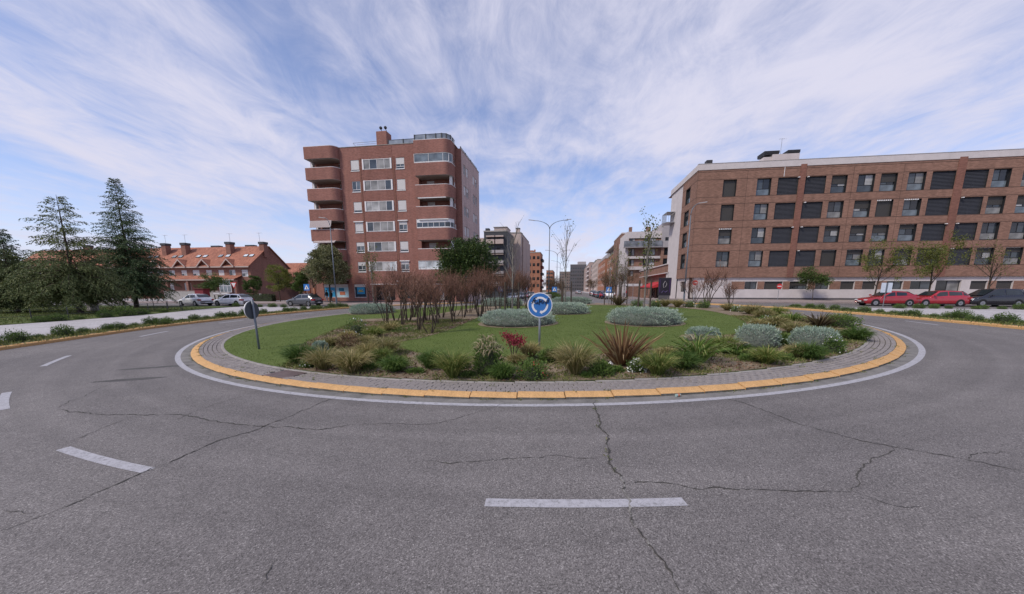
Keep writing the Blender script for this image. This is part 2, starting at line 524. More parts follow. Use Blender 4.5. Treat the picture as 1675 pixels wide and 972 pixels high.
CRACKS={
 'a': [(1.8, 7.53), (1.64, 6.99), (1.58, 6.34), (1.5, 6.06), (1.51, 5.6), (1.41, 5.12), (1.39, 4.89), (1.37, 4.58), (1.4, 4.42), (1.37, 4.13), (1.34, 3.81), (1.29, 3.54), (1.3, 3.34), (1.34, 3.08), (1.36, 2.72), (1.34, 2.61)] ,
 'b': [(-1.3, 4.93), (-0.85, 4.89), (-0.33, 4.89), (0.2, 4.97), (0.61, 5.07), (0.91, 4.98), (1.34, 4.93)] ,
 'c': [(1.42, 4.25), (1.71, 4.26), (2.06, 4.16), (2.48, 4.11), (2.9, 4.07), (3.32, 4.04), (3.73, 4.0), (4.05, 3.99)] ,
 'd': [(4.05, 3.99), (4.53, 4.39), (4.99, 4.71), (5.43, 4.93), (5.68, 5.12)] ,
 'e': [(4.61, 7.54), (4.84, 6.9), (5.01, 6.18), (5.2, 5.76), (5.41, 5.44), (5.66, 5.16), (5.93, 4.95), (6.26, 4.71), (6.46, 4.49), (6.57, 4.36)] ,
 'f': [(4.05, 3.99), (4.17, 3.85), (4.24, 3.72), (4.39, 3.67), (4.61, 3.69)] ,
 'g': [(-5.45, 3.51), (-5.42, 3.73), (-5.32, 4.06), (-5.24, 4.55), (-5.19, 4.79), (-5.04, 5.26), (-4.91, 5.81), (-4.61, 6.27), (-4.38, 7.01), (-4.04, 8.11)] ,
 'h': [(-9.73, 7.57), (-8.67, 7.22), (-7.7, 7.14), (-6.82, 7.13), (-5.88, 6.75), (-5.25, 6.53), (-4.71, 6.42), (-3.96, 6.3), (-3.36, 6.21), (-2.95, 6.4)] ,
 'i': [(-9.91, 7.66), (-10.23, 8.1), (-10.35, 8.57), (-10.74, 9.34), (-10.8, 9.7)] ,
 'j': [(-12.27, 11.63), (-12.22, 11.99), (-11.7, 12.13)] ,
 'k': [(-11.17, 10.04), (-11.16, 10.45), (-10.63, 10.56)] ,
 'l': [(-2.1, 2.69), (-2.16, 2.86), (-2.22, 3.08)] ,
 'm': [(-5.94, 3.86), (-5.78, 3.84), (-5.44, 3.8)] ,
 'n': [(-2.95, 6.4), (-2.24, 6.45), (-1.53, 6.33), (-0.91, 6.71), (-0.1, 7.55)] ,
 'o': [(-7.52, 5.79), (-7.53, 6.31), (-7.61, 6.93), (-7.6, 7.1)] ,
 'p': [(6.26, 4.71), (6.64, 4.89), (7.15, 4.94)] ,
 'q': [(-6.57, 6.72), (-6.62, 7.49), (-6.39, 8.25), (-6.21, 8.83)] ,
 'r': [(12.29, 9.97), (12.1, 9.27), (12.63, 8.79)] ,
}

# ------------------------------------------------------------------ ground materials
def asphalt_mat():
    m, t, b = newmat('asphalt')
    fine_ = noise(t, 75, 3, .75)
    vo = t.nodes.new('ShaderNodeTexVoronoi'); vo.inputs['Scale'].default_value = 84
    tcn = t.nodes.new('ShaderNodeTexCoord'); link(t, tcn.outputs['Object'], vo.inputs['Vector'])
    stones = ramp(t, vo.outputs['Color'], [(.0, (.070, .064, .063)), (.35, (.138, .127, .125)), (.75, (.198, .183, .180)), (1, (.34, .32, .31))])
    grit = ramp(t, fine_, [(.3, (.50, .50, .50)), (.68, (1.42, 1.42, 1.42))])
    c = mixc_(t, 1.0, stones, grit, 'MULTIPLY')
    big = noise(t, .22, 5, .6, dist=.6)
    c = mixc_(t, 1.0, c, ramp(t, big, [(.3, (.84, .83, .84)), (.7, (1.17, 1.16, 1.15))]), 'MULTIPLY')
    mid = noise(t, 2.3, 6, .65)
    c = mixc_(t, 1.0, c, ramp(t, mid, [(.32, (.92, .92, .92)), (.7, (1.06, 1.06, 1.06))]), 'MULTIPLY')
    # dark spots of old oil and gum
    sp = t.nodes.new('ShaderNodeTexVoronoi'); sp.inputs['Scale'].default_value = 1.9
    link(t, tcn.outputs['Object'], sp.inputs['Vector'])
    c = mixc_(t, ramp(t, sp.outputs['Distance'], [(.018, (.6, .6, .6)), (.04, (0, 0, 0))]), c, (.05, .047, .047))
    # tyre-polished wheel tracks round the roundabout
    mp = t.nodes.new('ShaderNodeVectorMath'); mp.operation = 'DISTANCE'
    fl = t.nodes.new('ShaderNodeVectorMath'); fl.operation = 'MULTIPLY'; fl.inputs[1].default_value = (1, 1, 0)
    link(t, tcn.outputs['Object'], fl.inputs[0]); link(t, fl.outputs[0], mp.inputs[0])
    mp.inputs[1].default_value = (CX, CY, 0)
    tr = ramp(t, noise_from(t, mp.outputs['Value']), [(.35, (.90,) * 3), (.65, (1.06,) * 3)])
    c = mixc_(t, 1.0, c, tr, 'MULTIPLY')
    link(t, c, b.inputs['Base Color'])
    b.inputs['Roughness'].default_value = .82
    b.inputs['Specular IOR Level'].default_value = .3
    h = mixc_(t, .5, vo.outputs['Distance'], fine_)
    bump(t, b, h, .55, .012)
    return m


def noise_from(t, val):
    n = t.nodes.new('ShaderNodeTexNoise'); n.noise_dimensions = '1D'
    n.inputs['Scale'].default_value = .9; n.inputs['Detail'].default_value = 3
    link(t, val, n.inputs['W'])
    return n.outputs['Fac']


M_ASPH = asphalt_mat()


def mottled(name, stops, s1=3., s2=40., rough=.9, bs=.4, bd=.02):
    m, t, b = newmat(name)
    a = noise(t, s1, 6, .65, dist=.4)
    c = ramp(t, a, stops)
    g2 = noise(t, s2, 4, .7)
    c = mixc_(t, 1.0, c, ramp(t, g2, [(.3, (.72,) * 3), (.7, (1.25,) * 3)]), 'MULTIPLY')
    link(t, c, b.inputs['Base Color'])
    b.inputs['Roughness'].default_value = rough
    b.inputs['Specular IOR Level'].default_value = .2
    bump(t, b, g2, bs, bd)
    MATS[name] = m
    return m


M_GRASS = mottled('lawn', [(.3, (0.0679, 0.0960, 0.0198)), (.45, (0.0870, 0.1220, 0.0258)), (.62, (0.1001, 0.1340, 0.0319)), (.8, (0.1261, 0.1480, 0.0441))], .8, 30, .9, .5, .02)
M_PARK = mottled('park_grass', [(.3, (.055, .075, .02)), (.5, (.075, .105, .025)), (.75, (.13, .13, .05))], .5, 14)
M_SOIL = mottled('bed_soil', [(.28, (.10, .072, .045)), (.45, (.19, .145, .10)), (.6, (.26, .205, .15)), (.75, (.13, .12, .06))], 1.1, 22, .95, .8, .04)
M_EARTH = mottled('earth', [(.3, (.10, .085, .06)), (.6, (.16, .14, .10)), (.8, (.10, .10, .05))], .6, 12)
M_PALE = mottled('pale_paving', [(.3, (0.3570, 0.3339, 0.3410)), (.6, (0.4410, 0.4187, 0.4290)), (.8, (0.4935, 0.4664, 0.4730))], .5, 9, .85, .15, .01)
M_PINK = mottled('pink_paving', [(.3, (.25, .20, .19)), (.6, (.31, .255, .245)), (.8, (.35, .29, .28))], .5, 9, .85, .15, .01)
M_GUTTER = mottled('gutter_grit', [(.3, (.13, .125, .12)), (.5, (.19, .18, .172)), (.75, (.25, .235, .22))], 2.2, 60, .9, .6, .01)
M_PAVER = mottled('paver_concrete', [(.3, (0.1900, 0.1693, 0.1634)), (.55, (0.2565, 0.2306, 0.2242)), (.8, (0.3135, 0.2837, 0.2755))], 5.3, 55, .9, .4, .006)
M_JOINT = mottled('joint_sand', [(.3, (.055, .048, .035)), (.6, (.11, .095, .07)), (.8, (.07, .085, .03))], 2.5, 40)
M_YELL = mottled('yellow_kerb_paint', [(.26, (0.3201, 0.2044, 0.1078)), (.40, (0.4850, 0.2871, 0.1270)), (.6, (0.5723, 0.3393, 0.1502)), (.85, (0.6111, 0.3741, 0.1809))], 2.6, 34, .8, .15, .004)
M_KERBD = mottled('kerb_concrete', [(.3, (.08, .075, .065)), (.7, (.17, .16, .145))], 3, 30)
M_KERBG = mottled('grey_kerb', [(.3, (.22, .20, .19)), (.7, (.34, .315, .30))], 3, 30)
M_CRACK = mottled('crack_filling', [(.35, (.045, .042, .040)), (.6, (.072, .068, .062)), (.75, (.07, .078, .045))], 4, 30)
M_CRACKP = mottled('pale_crack_filling', [(.35, (.05, .046, .042)), (.5, (.24, .23, .215)), (.75, (.30, .285, .27))], 5, 30)
M_RUSTPL = mottled('rusty_plate', [(.3, (.10, .072, .07)), (.6, (.15, .11, .105))], 3, 50, .6, .3, .005)


def paint_mat():
    m, t, b = newmat('road_paint')
    w = noise(t, 14, 6, .75)
    n2 = noise(t, 90, 3, .7)
    worn = ramp(t, mixc_(t, .4, w, n2), [(.37, (0.1530, 0.1485, 0.1485)), (.49, (0.3600, 0.3510, 0.3780)), (.7, (0.4680, 0.4590, 0.4905))])
    link(t, worn, b.inputs['Base Color'])
    b.inputs['Roughness'].default_value = .7
    bump(t, b, n2, .3, .004)
    return m


M_PAINT = paint_mat()

# ------------------------------------------------------------------ ground, road
xs = sorted(set([-15., -14., -4., 20.] + list(np.arange(-80, 81, 4.)) + [-3000, -1500, -700, -350, -180, -120, 120, 180, 350, 700, 1500, 3000]))
ys = sorted(set([-10., 48., 50., 78.] + list(np.arange(-24, 121, 4.)) + [-3000, -1500, -600, -250, -90, -45, 150, 220, 350, 600, 1200, 2000, 3500]))
V = [(x, y, T(x, y) - .12) for y in ys for x in xs]
F = [(j * len(xs) + i, j * len(xs) + i + 1, (j + 1) * len(xs) + i + 1, (j + 1) * len(xs) + i) for j in range(len(ys) - 1) for i in range(len(xs) - 1)]
struct(MB().add(V, F).build('ground', M_EARTH))
x2 = sorted(set([-15., -14., -4., 20.] + list(np.arange(-88, 89, 4.)))); y2 = sorted(set([-10., 48., 50., 78.] + list(np.arange(-24, 121, 4.))))
V = [(x, y, T(x, y)) for y in y2 for x in x2]
F = [(j * len(x2) + i, j * len(x2) + i + 1, (j + 1) * len(x2) + i + 1, (j + 1) * len(x2) + i) for j in range(len(y2) - 1) for i in range(len(x2) - 1)]
road = struct(MB().add(V, F).build('road', M_ASPH))
st_pts = [city(-14, 112), city(12, 112), city(12, 620), city(-14, 620)]
struct(ground_poly('street', st_pts, .02, M_ASPH, 0, step=40))

# painted lines
V, F = ring_mesh(18.42, 18.58, .005, 0, 360, 240)
mk = MB().add(V, F).build('edge_line', M_PAINT, road)
V, F = ring_mesh(18.10, 18.42, .003, 0, 360, 240)
MB().add(V, F).build('gutter', M_GUTTER, road)
for i, ac in enumerate([-91.2, -110.0, -127.2, -144.7, -165.6, -183, -201, -219, -237, -70.6, -52, -15, 7, 25]):
    V, F = ring_mesh(21.87, 22.03, .005, ac - 3.0, ac + 3.0, 10)
    MB().add(V, F).build('lane_dash', M_PAINT, road)

# cracks: ragged ribbons of grit and weeds lying in the asphalt
crk = random.Random(3)
for key, pts in CRACKS.items():
    P_ = smooth_path([(x, y, 0) for x, y in pts], .06)
    wb = {'a': .016, 'e': .010, 'g': .012, 'c': .009, 'h': .013, 'd': .010}.get(key, .007)
    V, F = [], []
    off = 0.
    for i, p in enumerate(P_):
        d = (P_[min(i + 1, len(P_) - 1)] - P_[max(i - 1, 0)]).normalized()
        nrm = Vector((-d.y, d.x, 0))
        off = off * .82 + crk.uniform(-.028, .028)
        w = wb * crk.uniform(.15, 1.15) * (.3 + .7 * min(1, i / 4, (len(P_) - 1 - i) / 4))
        for s_ in (-1, 1):
            q = p + nrm * (off + s_ * w)
            V.append((q.x, q.y, T(q.x, q.y) + .007))
    F = [(2 * i, 2 * i + 1, 2 * i + 3, 2 * i + 2) for i in range(len(P_) - 1)]
    me = MB().add(V, F)
    o = me.build('crack', [M_CRACK, M_CRACKP], road)
    if key == 'a':
        o.data.polygons.foreach_set('material_index', [1 if (4.42 > V[2 * i][1] > 3.2) and crk.random() < .8 else 0 for i in range(len(F))])
# sunken patches at the left
for (x, y, w, l, rot) in ((-10.9, 10.15, .9, .16, .25), (-11.7, 11.75, 1.1, .15, .3)):
    mb = MB()
    ring = [(x + math.cos(rot) * w * math.cos(k * .3142) * crk.uniform(.85, 1.1) - math.sin(rot) * l * math.sin(k * .3142), y + math.sin(rot) * w * math.cos(k * .3142) + math.cos(rot) * l * math.sin(k * .3142) * crk.uniform(.8, 1.3)) for k in range(20)]
    mb.add([(a, b, T(a, b) + .003) for a, b in ring], [tuple(range(20))])
    mb.build('asphalt_patch', mottled('asphalt_patch_mat', [(.3, (.07, .066, .066)), (.7, (.125, .12, .12))], 3, 60), road)

# ------------------------------------------------------------------ the island: kerb, pavers, lawn, bed
kerb = None
V, F = ring_mesh(17.86, 18.11, .03, 0, 360, 240)
kerb = struct(MB().add(V, F).build('kerb', M_KERBD))
nst = 108
Lst = 2 * math.pi * 18.0 / nst
prof = [(.125, -.10), (.125, .045), (.112, .056), (-.09, .112), (-.115, .114), (-.115, -.10)]   # radial offset from 18.0, height


def stone_mesh(L, r, curved=True):
    mb = MB()
    n = 3
    V = []
    for i in range(n + 1):
        for dr, z in prof:
            if curved:
                a = (i / n - .5) * (L - .022) / r
                V.append(((r + dr) * math.cos(a) - r, (r + dr) * math.sin(a), z))
            else:
                V.append((dr, (i / n - .5) * (L - .022), z))
    k = len(prof)
    F = [(i * k + j, i * k + (j + 1) % k, (i + 1) * k + (j + 1) % k, (i + 1) * k + j) for i in range(n) for j in range(k)]
    F += [tuple(range(k - 1, -1, -1)), tuple(range(n * k, n * k + k))]
    mb.add(V, F)
    mb.m = [1 if curved and q_ < n * k and q_ % k == 0 else 0 for q_ in range(len(F))]      # road face coloured dark for the shadow below the kerb's outer edge
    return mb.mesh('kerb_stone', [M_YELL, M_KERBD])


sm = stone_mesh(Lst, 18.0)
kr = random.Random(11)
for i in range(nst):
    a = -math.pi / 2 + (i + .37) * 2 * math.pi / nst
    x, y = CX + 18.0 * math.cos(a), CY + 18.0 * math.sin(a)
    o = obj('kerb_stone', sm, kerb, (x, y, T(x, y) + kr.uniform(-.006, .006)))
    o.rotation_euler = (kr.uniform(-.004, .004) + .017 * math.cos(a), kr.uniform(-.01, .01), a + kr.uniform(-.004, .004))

V, F = ring_mesh(17.1, 17.89, .088, 0, 360, 240)
pav = struct(MB().add(V, F).build('paving', M_JOINT))
courses = 5
cw = (17.88 - 17.17) / courses
allp = []
pr_ = random.Random(5)
for c in range(courses):
    r = 17.17 + cw * (c + .5)
    n = int(2 * math.pi * r / .222)
    for i in range(n):
        a = 2 * math.pi * (i + .5 * (c % 2) + pr_.uniform(-.03, .03)) / n
        x, y = CX + r * math.cos(a), CY + r * math.sin(a)
        deg = math.degrees((a + math.pi) % (2 * math.pi) - math.pi)
        if -117.6 < deg < -114.4: continue            # the iron cover
        allp.append((math.hypot(x, y), x, y, a, 2 * math.pi * r / n))
allp.sort()
pm = MB().bbox(-cw / 2 + .006, cw / 2 - .006, -.104, .104, -.03, .022, .008).mesh('paver', M_PAVER)
for d, x, y, a, l in allp[:300]:
    o = obj('paver', pm, pav, (x, y, T(x, y) + .09 + pr_.uniform(-.004, .004)))
    o.rotation_euler = (pr_.uniform(-.02, .02), pr_.uniform(-.02, .02), a)
mb = MB()
for d, x, y, a, l in allp[300:]:
    mb.M = Matrix.Translation((x, y, T(x, y) + .09 + pr_.uniform(-.004, .004))) @ Matrix.Rotation(a, 4, 'Z')
    w, h_ = cw / 2 - .006, .104
    mb.add([(-w, -h_, 0), (w, -h_, 0), (w, h_, 0), (-w, h_, 0), (-w + .008, -h_ + .008, .022), (w - .008, -h_ + .008, .022), (w - .008, h_ - .008, .022), (-w + .008, h_ - .008, .022)],
           [(4, 5, 6, 7), (0, 1, 5, 4), (1, 2, 6, 5), (2, 3, 7, 6), (3, 0, 4, 7)])
struct(mb.build('farther_pavers', M_PAVER, pav), 'stuff')
# thin concrete edging between pavers and planting
nb = 109
em = MB().bbox(-.055, .055, -.49, .49, -.08, .035, .012).mesh('edging_stone', M_KERBG)
for i in range(nb):
    a = 2 * math.pi * i / nb
    x, y = CX + 17.12 * math.cos(a), CY + 17.12 * math.sin(a)
    o = obj('edging_stone', em, pav, (x, y, T(x, y) + .095 + pr_.uniform(-.008, .006)))
    o.rotation_euler = (0, 0, a)
# iron cover in the paving
V, F = ring_mesh(17.18, 17.87, .113, -117.55, -114.45, 4)
MB().add(V, F).build('iron_cover', M_RUSTPL, pav)

V, F = ring_mesh(0.01, 17.07, 0, 0, 360, 120, TI, 16)
lawn = struct(MB().add(V, F).build('lawn', M_GRASS, smooth=True))

BED = [(-6.97, 11.13), (-8.16, 13.63), (-8.91, 15.9), (-9.48, 18.99), (-9.95, 22.42), (-10.6, 25.2), (-9.4, 26.0), (-7.44, 25.6), (-5.95, 28.4), (-4.6, 33.2), (-2.9, 37.6), (-1.2, 38.0),
       (-1.4, 31.5), (-2.3, 25.0), (-3.1, 19.2), (-3.9, 16.2), (-4.89, 14.67), (-4.01, 13.35), (-2.87, 12.32), (-1.34, 11.8), (0.24, 11.6), (1.98, 11.55), (3.24, 11.9), (4.63, 12.4),
       (5.72, 13.0), (7.12, 14.0), (8.76, 15.21), (10.6, 16.3), (12.3, 19.14), (13.6, 22.06), (14.6, 25.7), (14.9, 29.5), (13.6, 33.0), (10.4, 36.2), (5.0, 38.9), (-1, 39.6), (-1.5, 41.9)]
BEDP = [Vector((x, y, 0)) for x, y in BED]
edge = smooth_path(BEDP, .45)
poly = [(p.x, p.y) for p in edge]
a_end, a_st = math.atan2(BED[-1][1] - CY, BED[-1][0] - CX), math.atan2(BED[0][1] - CY, BED[0][0] - CX)
for i in range(81):
    a = a_end + (a_st - a_end) * i / 80
    poly.append((CX + 17.05 * math.cos(a), CY + 17.05 * math.sin(a)))
bed = struct(ground_poly('planting_bed', poly, .012, M_SOIL, 0, TI, 1.0))


def in_bed(x, y):
    c = False
    j = len(poly) - 1
    for i in range(len(poly)):
        xi, yi = poly[i]; xj, yj = poly[j]
        if (yi > y) != (yj > y) and x < (xj - xi) * (y - yi) / (yj - yi) + xi: c = not c
        j = i
    return c


# ------------------------------------------------------------------ outer kerbs, verges, pavements
def offset_path(P_, d):
    o_ = []
    for i, p in enumerate(P_):
        t_ = (P_[min(i + 1, len(P_) - 1)] - P_[max(i - 1, 0)]).normalized()
        o_.append(p + Vector((-t_.y, t_.x, 0)) * d)
    return o_


KL = [(-11, -14), (-15.5, -6), (-18.6, 2), (-20.4, 9), (-21.5, 15.2), (-22.0, 19.06), (-22.35, 22.5), (-22.2, 26.0), (-21.6, 30.2), (-20.1, 36.0), (-17.6, 42.6), (-13.5, 46.6), (-7.85, 48.3), (-5.0, 51.5)]
KR = [(16.8, 43.5), (18.7, 39.2), (21.2, 35.4), (23.0, 31.6), (23.8, 28.0), (24.25, 24.0), (24.25, 20.6), (24.1, 18.0), (23.4, 14.0), (21.4, 8), (18, 0), (14, -8)]
PLp = smooth_path([(x, y, 0) for x, y in KL], 1.0)
PRp = smooth_path([(x, y, 0) for x, y in KR], 1.0)
prof = [(.0, -.10), (.0, .10), (-.03, .13), (-.22, .14), (-.25, .14), (-.25, -.10)]
km = stone_mesh(1.0, 1, False)
for nm, P_ in (('outer_kerb', PLp), ('outer_kerb', PRp)):
    base = []
    F = []
    for p, q in zip(offset_path(P_, .02), offset_path(P_, .24)):
        base += [(p.x, p.y, T(p.x, p.y) + .05), (q.x, q.y, T(q.x, q.y) + .05)]
    F = [(2 * i, 2 * i + 2, 2 * i + 3, 2 * i + 1) for i in range(len(P_) - 1)]
    ko = struct(MB().add(base, F).build(nm, M_KERBD))
    for a, b in zip(P_, P_[1:]):
        c = (a + b) / 2
        d = (b - a).normalized()
        o = obj('kerb_stone', km, ko, (c.x, c.y, T(c.x, c.y) + kr.uniform(-.005, .005)))
        o.rotation_euler = (0, 0, math.atan2(d.y, d.x) - math.pi / 2)

VL0, VL1 = offset_path(PLp, .25), offset_path(PLp, 1.75)
VR0, VR1 = offset_path(PRp, .25), offset_path(PRp, 1.9)
xy = lambda L_: [(p.x, p.y) for p in L_]
nl = min(i for i, p in enumerate(VL1) if p.x * EY[0] + p.y * EY[1] > 40.5)
struct(ground_poly('verge', xy(VL0[:nl]) + xy(VL1[:nl])[::-1], .125, M_EARTH, .1))
nr0 = min(i for i, p in enumerate(VR1) if p.x * EY[0] + p.y * EY[1] < 35.5)
struct(ground_poly('verge', xy(VR0[nr0:]) + xy(VR1[nr0:])[::-1], .125, M_EARTH, .1))

pl = xy(VL1[:nl])
nk = min(i for i, p in enumerate(VL1) if p.x * EY[0] + p.y * EY[1] > 37.8)
pl = xy(VL1[4:nk]) + [city(-27.5, 37.8), city(-37.5, 37.8), (-32.0, 37.5), (-31.2, 31), (-31.8, 27), (-33.5, 20), (-33.5, 12), (-29, 2), (-25, -6)]
struct(ground_poly('pavement', pl, .13, M_PALE, .15))
park = [(-32.1, 37.2), (-31.3, 31), (-31.9, 27), (-33.6, 20), (-33.6, 12), (-80, 4), (-84, 44), city(-74, 35.5), city(-38.2, 37.4)]
struct(ground_poly('park_lawn', park, .16, M_PARK, .2))
for a, b in zip(park[:4], park[1:5]):
    pass
n3 = nl
tw = xy(VL0[nl:]) + [city(-12.6, 54), city(-12.6, 120), city(-15.0, 120), city(-15.0, 52), city(-75, 52.0), city(-75, 45.4), city(-29, 45.4), city(-27.2, 40.6)]
struct(ground_poly('pavement', tw, .13, M_PINK, .15))
struct(ground_poly('pavement', [city(-130, 45.5), city(-75.2, 45.5), city(-75.2, 80), city(-130, 80)], .13, M_PALE, .15, step=8))
struct(ground_poly('house_forecourt', [city(-75.1, 52.2), city(-38.6, 52.2), city(-38.6, 64), city(-75.1, 64)], .10, M_PALE, .15))

nk = min(i for i, p in enumerate(VR1) if p.x * EY[0] + p.y * EY[1] < 34.8)
pr2 = [city(19.2, 34.8)] + xy(VR1[nk:]) + [(22, -14), (70, -14), (80, 22), city(60, 34.8)]
struct(ground_poly('pavement', pr2, .13, M_PALE, .15))
pb = xy(VR0[:nr0 - 1]) + [city(17.3, 35.9), city(18.2, 44.5), city(75, 44.5), city(75, 51.3), city(15.9, 51.3), city(15.9, 120), city(10.3, 120), city(10.3, 56)]
struct(ground_poly('pavement', [city(10.3, 47), city(18.5, 44.5), city(75, 44.5), city(75, 52.3), city(15.9, 52.3), city(15.9, 120), city(10.3, 120), city(10.3, 56)], .13, M_PINK, .15))
struct(ground_poly('pavement', [city(10.3, 120), city(15.9, 120), city(15.9, 400), city(10.3, 400)], .13, M_PALE, .15, step=30))
struct(ground_poly('pavement', [city(-15, 120), city(-12.6, 120), city(-12.6, 400), city(-15, 400)], .13, M_PALE, .15, step=30))
struct(ground_poly('median', [city(-4.8, 52), city(-3.3, 49.5), city(-1.6, 52), city(-1.4, 380), city(-4.8, 380)], .14, M_EARTH, .16, step=10))

# ------------------------------------------------------------------ building materials
M_BR_RED = brick('red_face_brick', (.285, .127, .100), (.25, .162, .145))
M_BR_PALE = brick('pale_pink_brick', (.50, .37, .35), (.45, .37, .35))
M_BR_BROWN = brick('brown_face_brick', (.25, .141, .104), (.205, .125, .10), .30, .075)
M_BR_ORANGE = brick('orange_brick', (.36, .155, .095), (.30, .18, .13))
M_BR_HOUSE = brick('house_brick', (.26, .125, .095), (.20, .13, .11))
M_WHITE = plain('white_render', (.54, .49, .485), .85, .08, 1.2, bumpy=.1)
M_CREAM = plain('cream_render', (.47, .375, .335), .85, .08, 1.0, bumpy=.1)
M_GREYP = plain('grey_panel', (.36, .33, .335), .7, .08, 1.)
M_DGREY = plain('dark_cladding', (.045, .048, .055), .6, .15, 2.)
M_PLINTH = plain('grey_plinth', (.085, .078, .082), .8, .2, 2.)
M_WFRAME = plain('white_frame', (.72, .70, .71), .5, .05, 3)
M_DFRAME = plain('dark_frame', (.022, .022, .024), .45, .1, 3)
M_RUST = brick('rust_strip', (.215, .098, .073), (.19, .11, .09))
M_METAL = plain('galvanised', (.33, .335, .345), .45, .12, 5, metal=.6)
M_DMETAL = plain('dark_metal', (.05, .05, .053), .5, .15, 5, metal=.3)
M_CONC = plain('concrete', (.33, .31, .29), .9, .15, 2, bumpy=.2)
M_SOFFIT = plain('soffit', (.38, .35, .33), .9, .1, 2)
M_GLASS = glass('window_glass', (.045, .055, .065))
M_GLASSD = glass('dark_window_glass', (.015, .017, .02), .05)
M_GLASSB = glass('sky_glass', (.12, .145, .165), .06, .8)
M_CURT = glass('curtained_glass', (.34, .335, .33), .25, .5)
M_CURTW = glass('white_curtain_glass', (.42, .45, .47), .15, .6)
M_BLINDG = glass('grey_blind_glass', (.21, .205, .20), .3, .5)


def slat_mat(name, col, col2, freq):
    m, t, b = newmat(name)
    tcn = t.nodes.new('ShaderNodeTexCoord')
    w = t.nodes.new('ShaderNodeTexWave')
    w.bands_direction = 'Z'
    w.inputs['Scale'].default_value = freq
    link(t, tcn.outputs['Object'], w.inputs['Vector'])
    c = ramp(t, w.outputs['Fac'], [(.0, col2), (.35, col), (1, col)])
    link(t, c, b.inputs['Base Color'])
    b.inputs['Roughness'].default_value = .6
    bump(t, b, w.outputs['Fac'], .4, .01)
    MATS[name] = m
    return m


M_SHUTW = slat_mat('white_roller_slats', (.62, .60, .60), (.40, .39, .39), 6.2)
M_SHUTD = slat_mat('dark_roller_slats', (.052, .047, .043), (.022, .02, .018), 6.2)
M_TILE = None


def roof_tile_mat():
    m, t, b = newmat('roof_tiles')
    tcn = t.nodes.new('ShaderNodeTexCoord')
    bt = t.nodes.new('ShaderNodeTexBrick')
    bt.inputs['Scale'].default_value = 1.
    bt.inputs['Brick Width'].default_value = .24; bt.inputs['Row Height'].default_value = .36
    bt.inputs['Mortar Size'].default_value = .02
    bt.inputs['Color1'].default_value = (.31, .112, .068, 1); bt.inputs['Color2'].default_value = (.45, .178, .108, 1); bt.inputs['Mortar'].default_value = (.11, .04, .028, 1)
    link(t, tcn.outputs['Object'], bt.inputs['Vector'])
    n = noise(t, .5, 5, .65)
    c = mixc_(t, 1., bt.outputs['Color'], ramp(t, n, [(.3, (.8, .8, .8)), (.7, (1.15, 1.15, 1.15))]), 'MULTIPLY')
    link(t, c, b.inputs['Base Color'])
    b.inputs['Roughness'].default_value = .85
    bump(t, b, bt.outputs['Fac'], -.6, .04)
    return m


M_TILE = roof_tile_mat()


# ------------------------------------------------------------------ wall and window builders
def wall(mb, x0, x1, z0, z1, ops, y=0., depth=.2, mi=0, mrev=None):
    """front face (looking to -y) with real openings and their reveals"""
    ops = [o for o in ops if o[1] > x0 and o[0] < x1 and o[3] > z0 and o[2] < z1]
    X = sorted(set([x0, x1] + [cl(v, x0, x1) for o in ops for v in o[:2]]))
    Z = sorted(set([z0, z1] + [cl(v, z0, z1) for o in ops for v in o[2:4]]))
    for zi in range(len(Z) - 1):
        run = None
        for xi in range(len(X) - 1):
            cx, cz = (X[xi] + X[xi + 1]) / 2, (Z[zi] + Z[zi + 1]) / 2
            hole = any(o[0] < cx < o[1] and o[2] < cz < o[3] for o in ops)
            if not hole and run is None: run = X[xi]
            if hole and run is not None:
                mb.quad((run, y, Z[zi]), (X[xi], y, Z[zi]), (X[xi], y, Z[zi + 1]), (run, y, Z[zi + 1]), mi); run = None
        if run is not None: mb.quad((run, y, Z[zi]), (x1, y, Z[zi]), (x1, y, Z[zi + 1]), (run, y, Z[zi + 1]), mi)
    k = mi if mrev is None else mrev
    for a, b, c, d in ops:
        mb.quad((a, y, c), (b, y, c), (b, y + depth, c), (a, y + depth, c), k)
        mb.quad((a, y + depth, d), (b, y + depth, d), (b, y, d), (a, y, d), k)
        mb.quad((a, y + depth, c), (a, y + depth, d), (a, y, d), (a, y, c), k)
        mb.quad((b, y, c), (b, y, d), (b, y + depth, d), (b, y + depth, c), k)


WC = {}


def cached(key, fn):
    if key not in WC: WC[key] = fn()
    return WC[key]


def frame_mesh(w, h, xs_, zs_, mat, t=.06, d=.07):
    """rectangular frame with mullions at xs_ and transoms at zs_ (pairs give partial bars)"""
    mb = MB()
    mb.box(0, w, 0, d, 0, t); mb.box(0, w, 0, d, h - t, h); mb.box(0, t, .002, d, t, h - t); mb.box(w - t, w, .002, d, t, h - t)
    for x, z0, z1 in xs_: mb.box(x - t * .45, x + t * .45, .004, d - .004, z0, z1)
    for z in zs_: mb.box(t, w - t, .006, d - .006, z - t * .45, z + t * .45)
    return mb.mesh('window', mat)


def pane_mesh(x0, x1, z0, z1, mat, y=.035): return MB().box(x0, x1, y, y + .012, z0, z1).mesh('pane', mat)


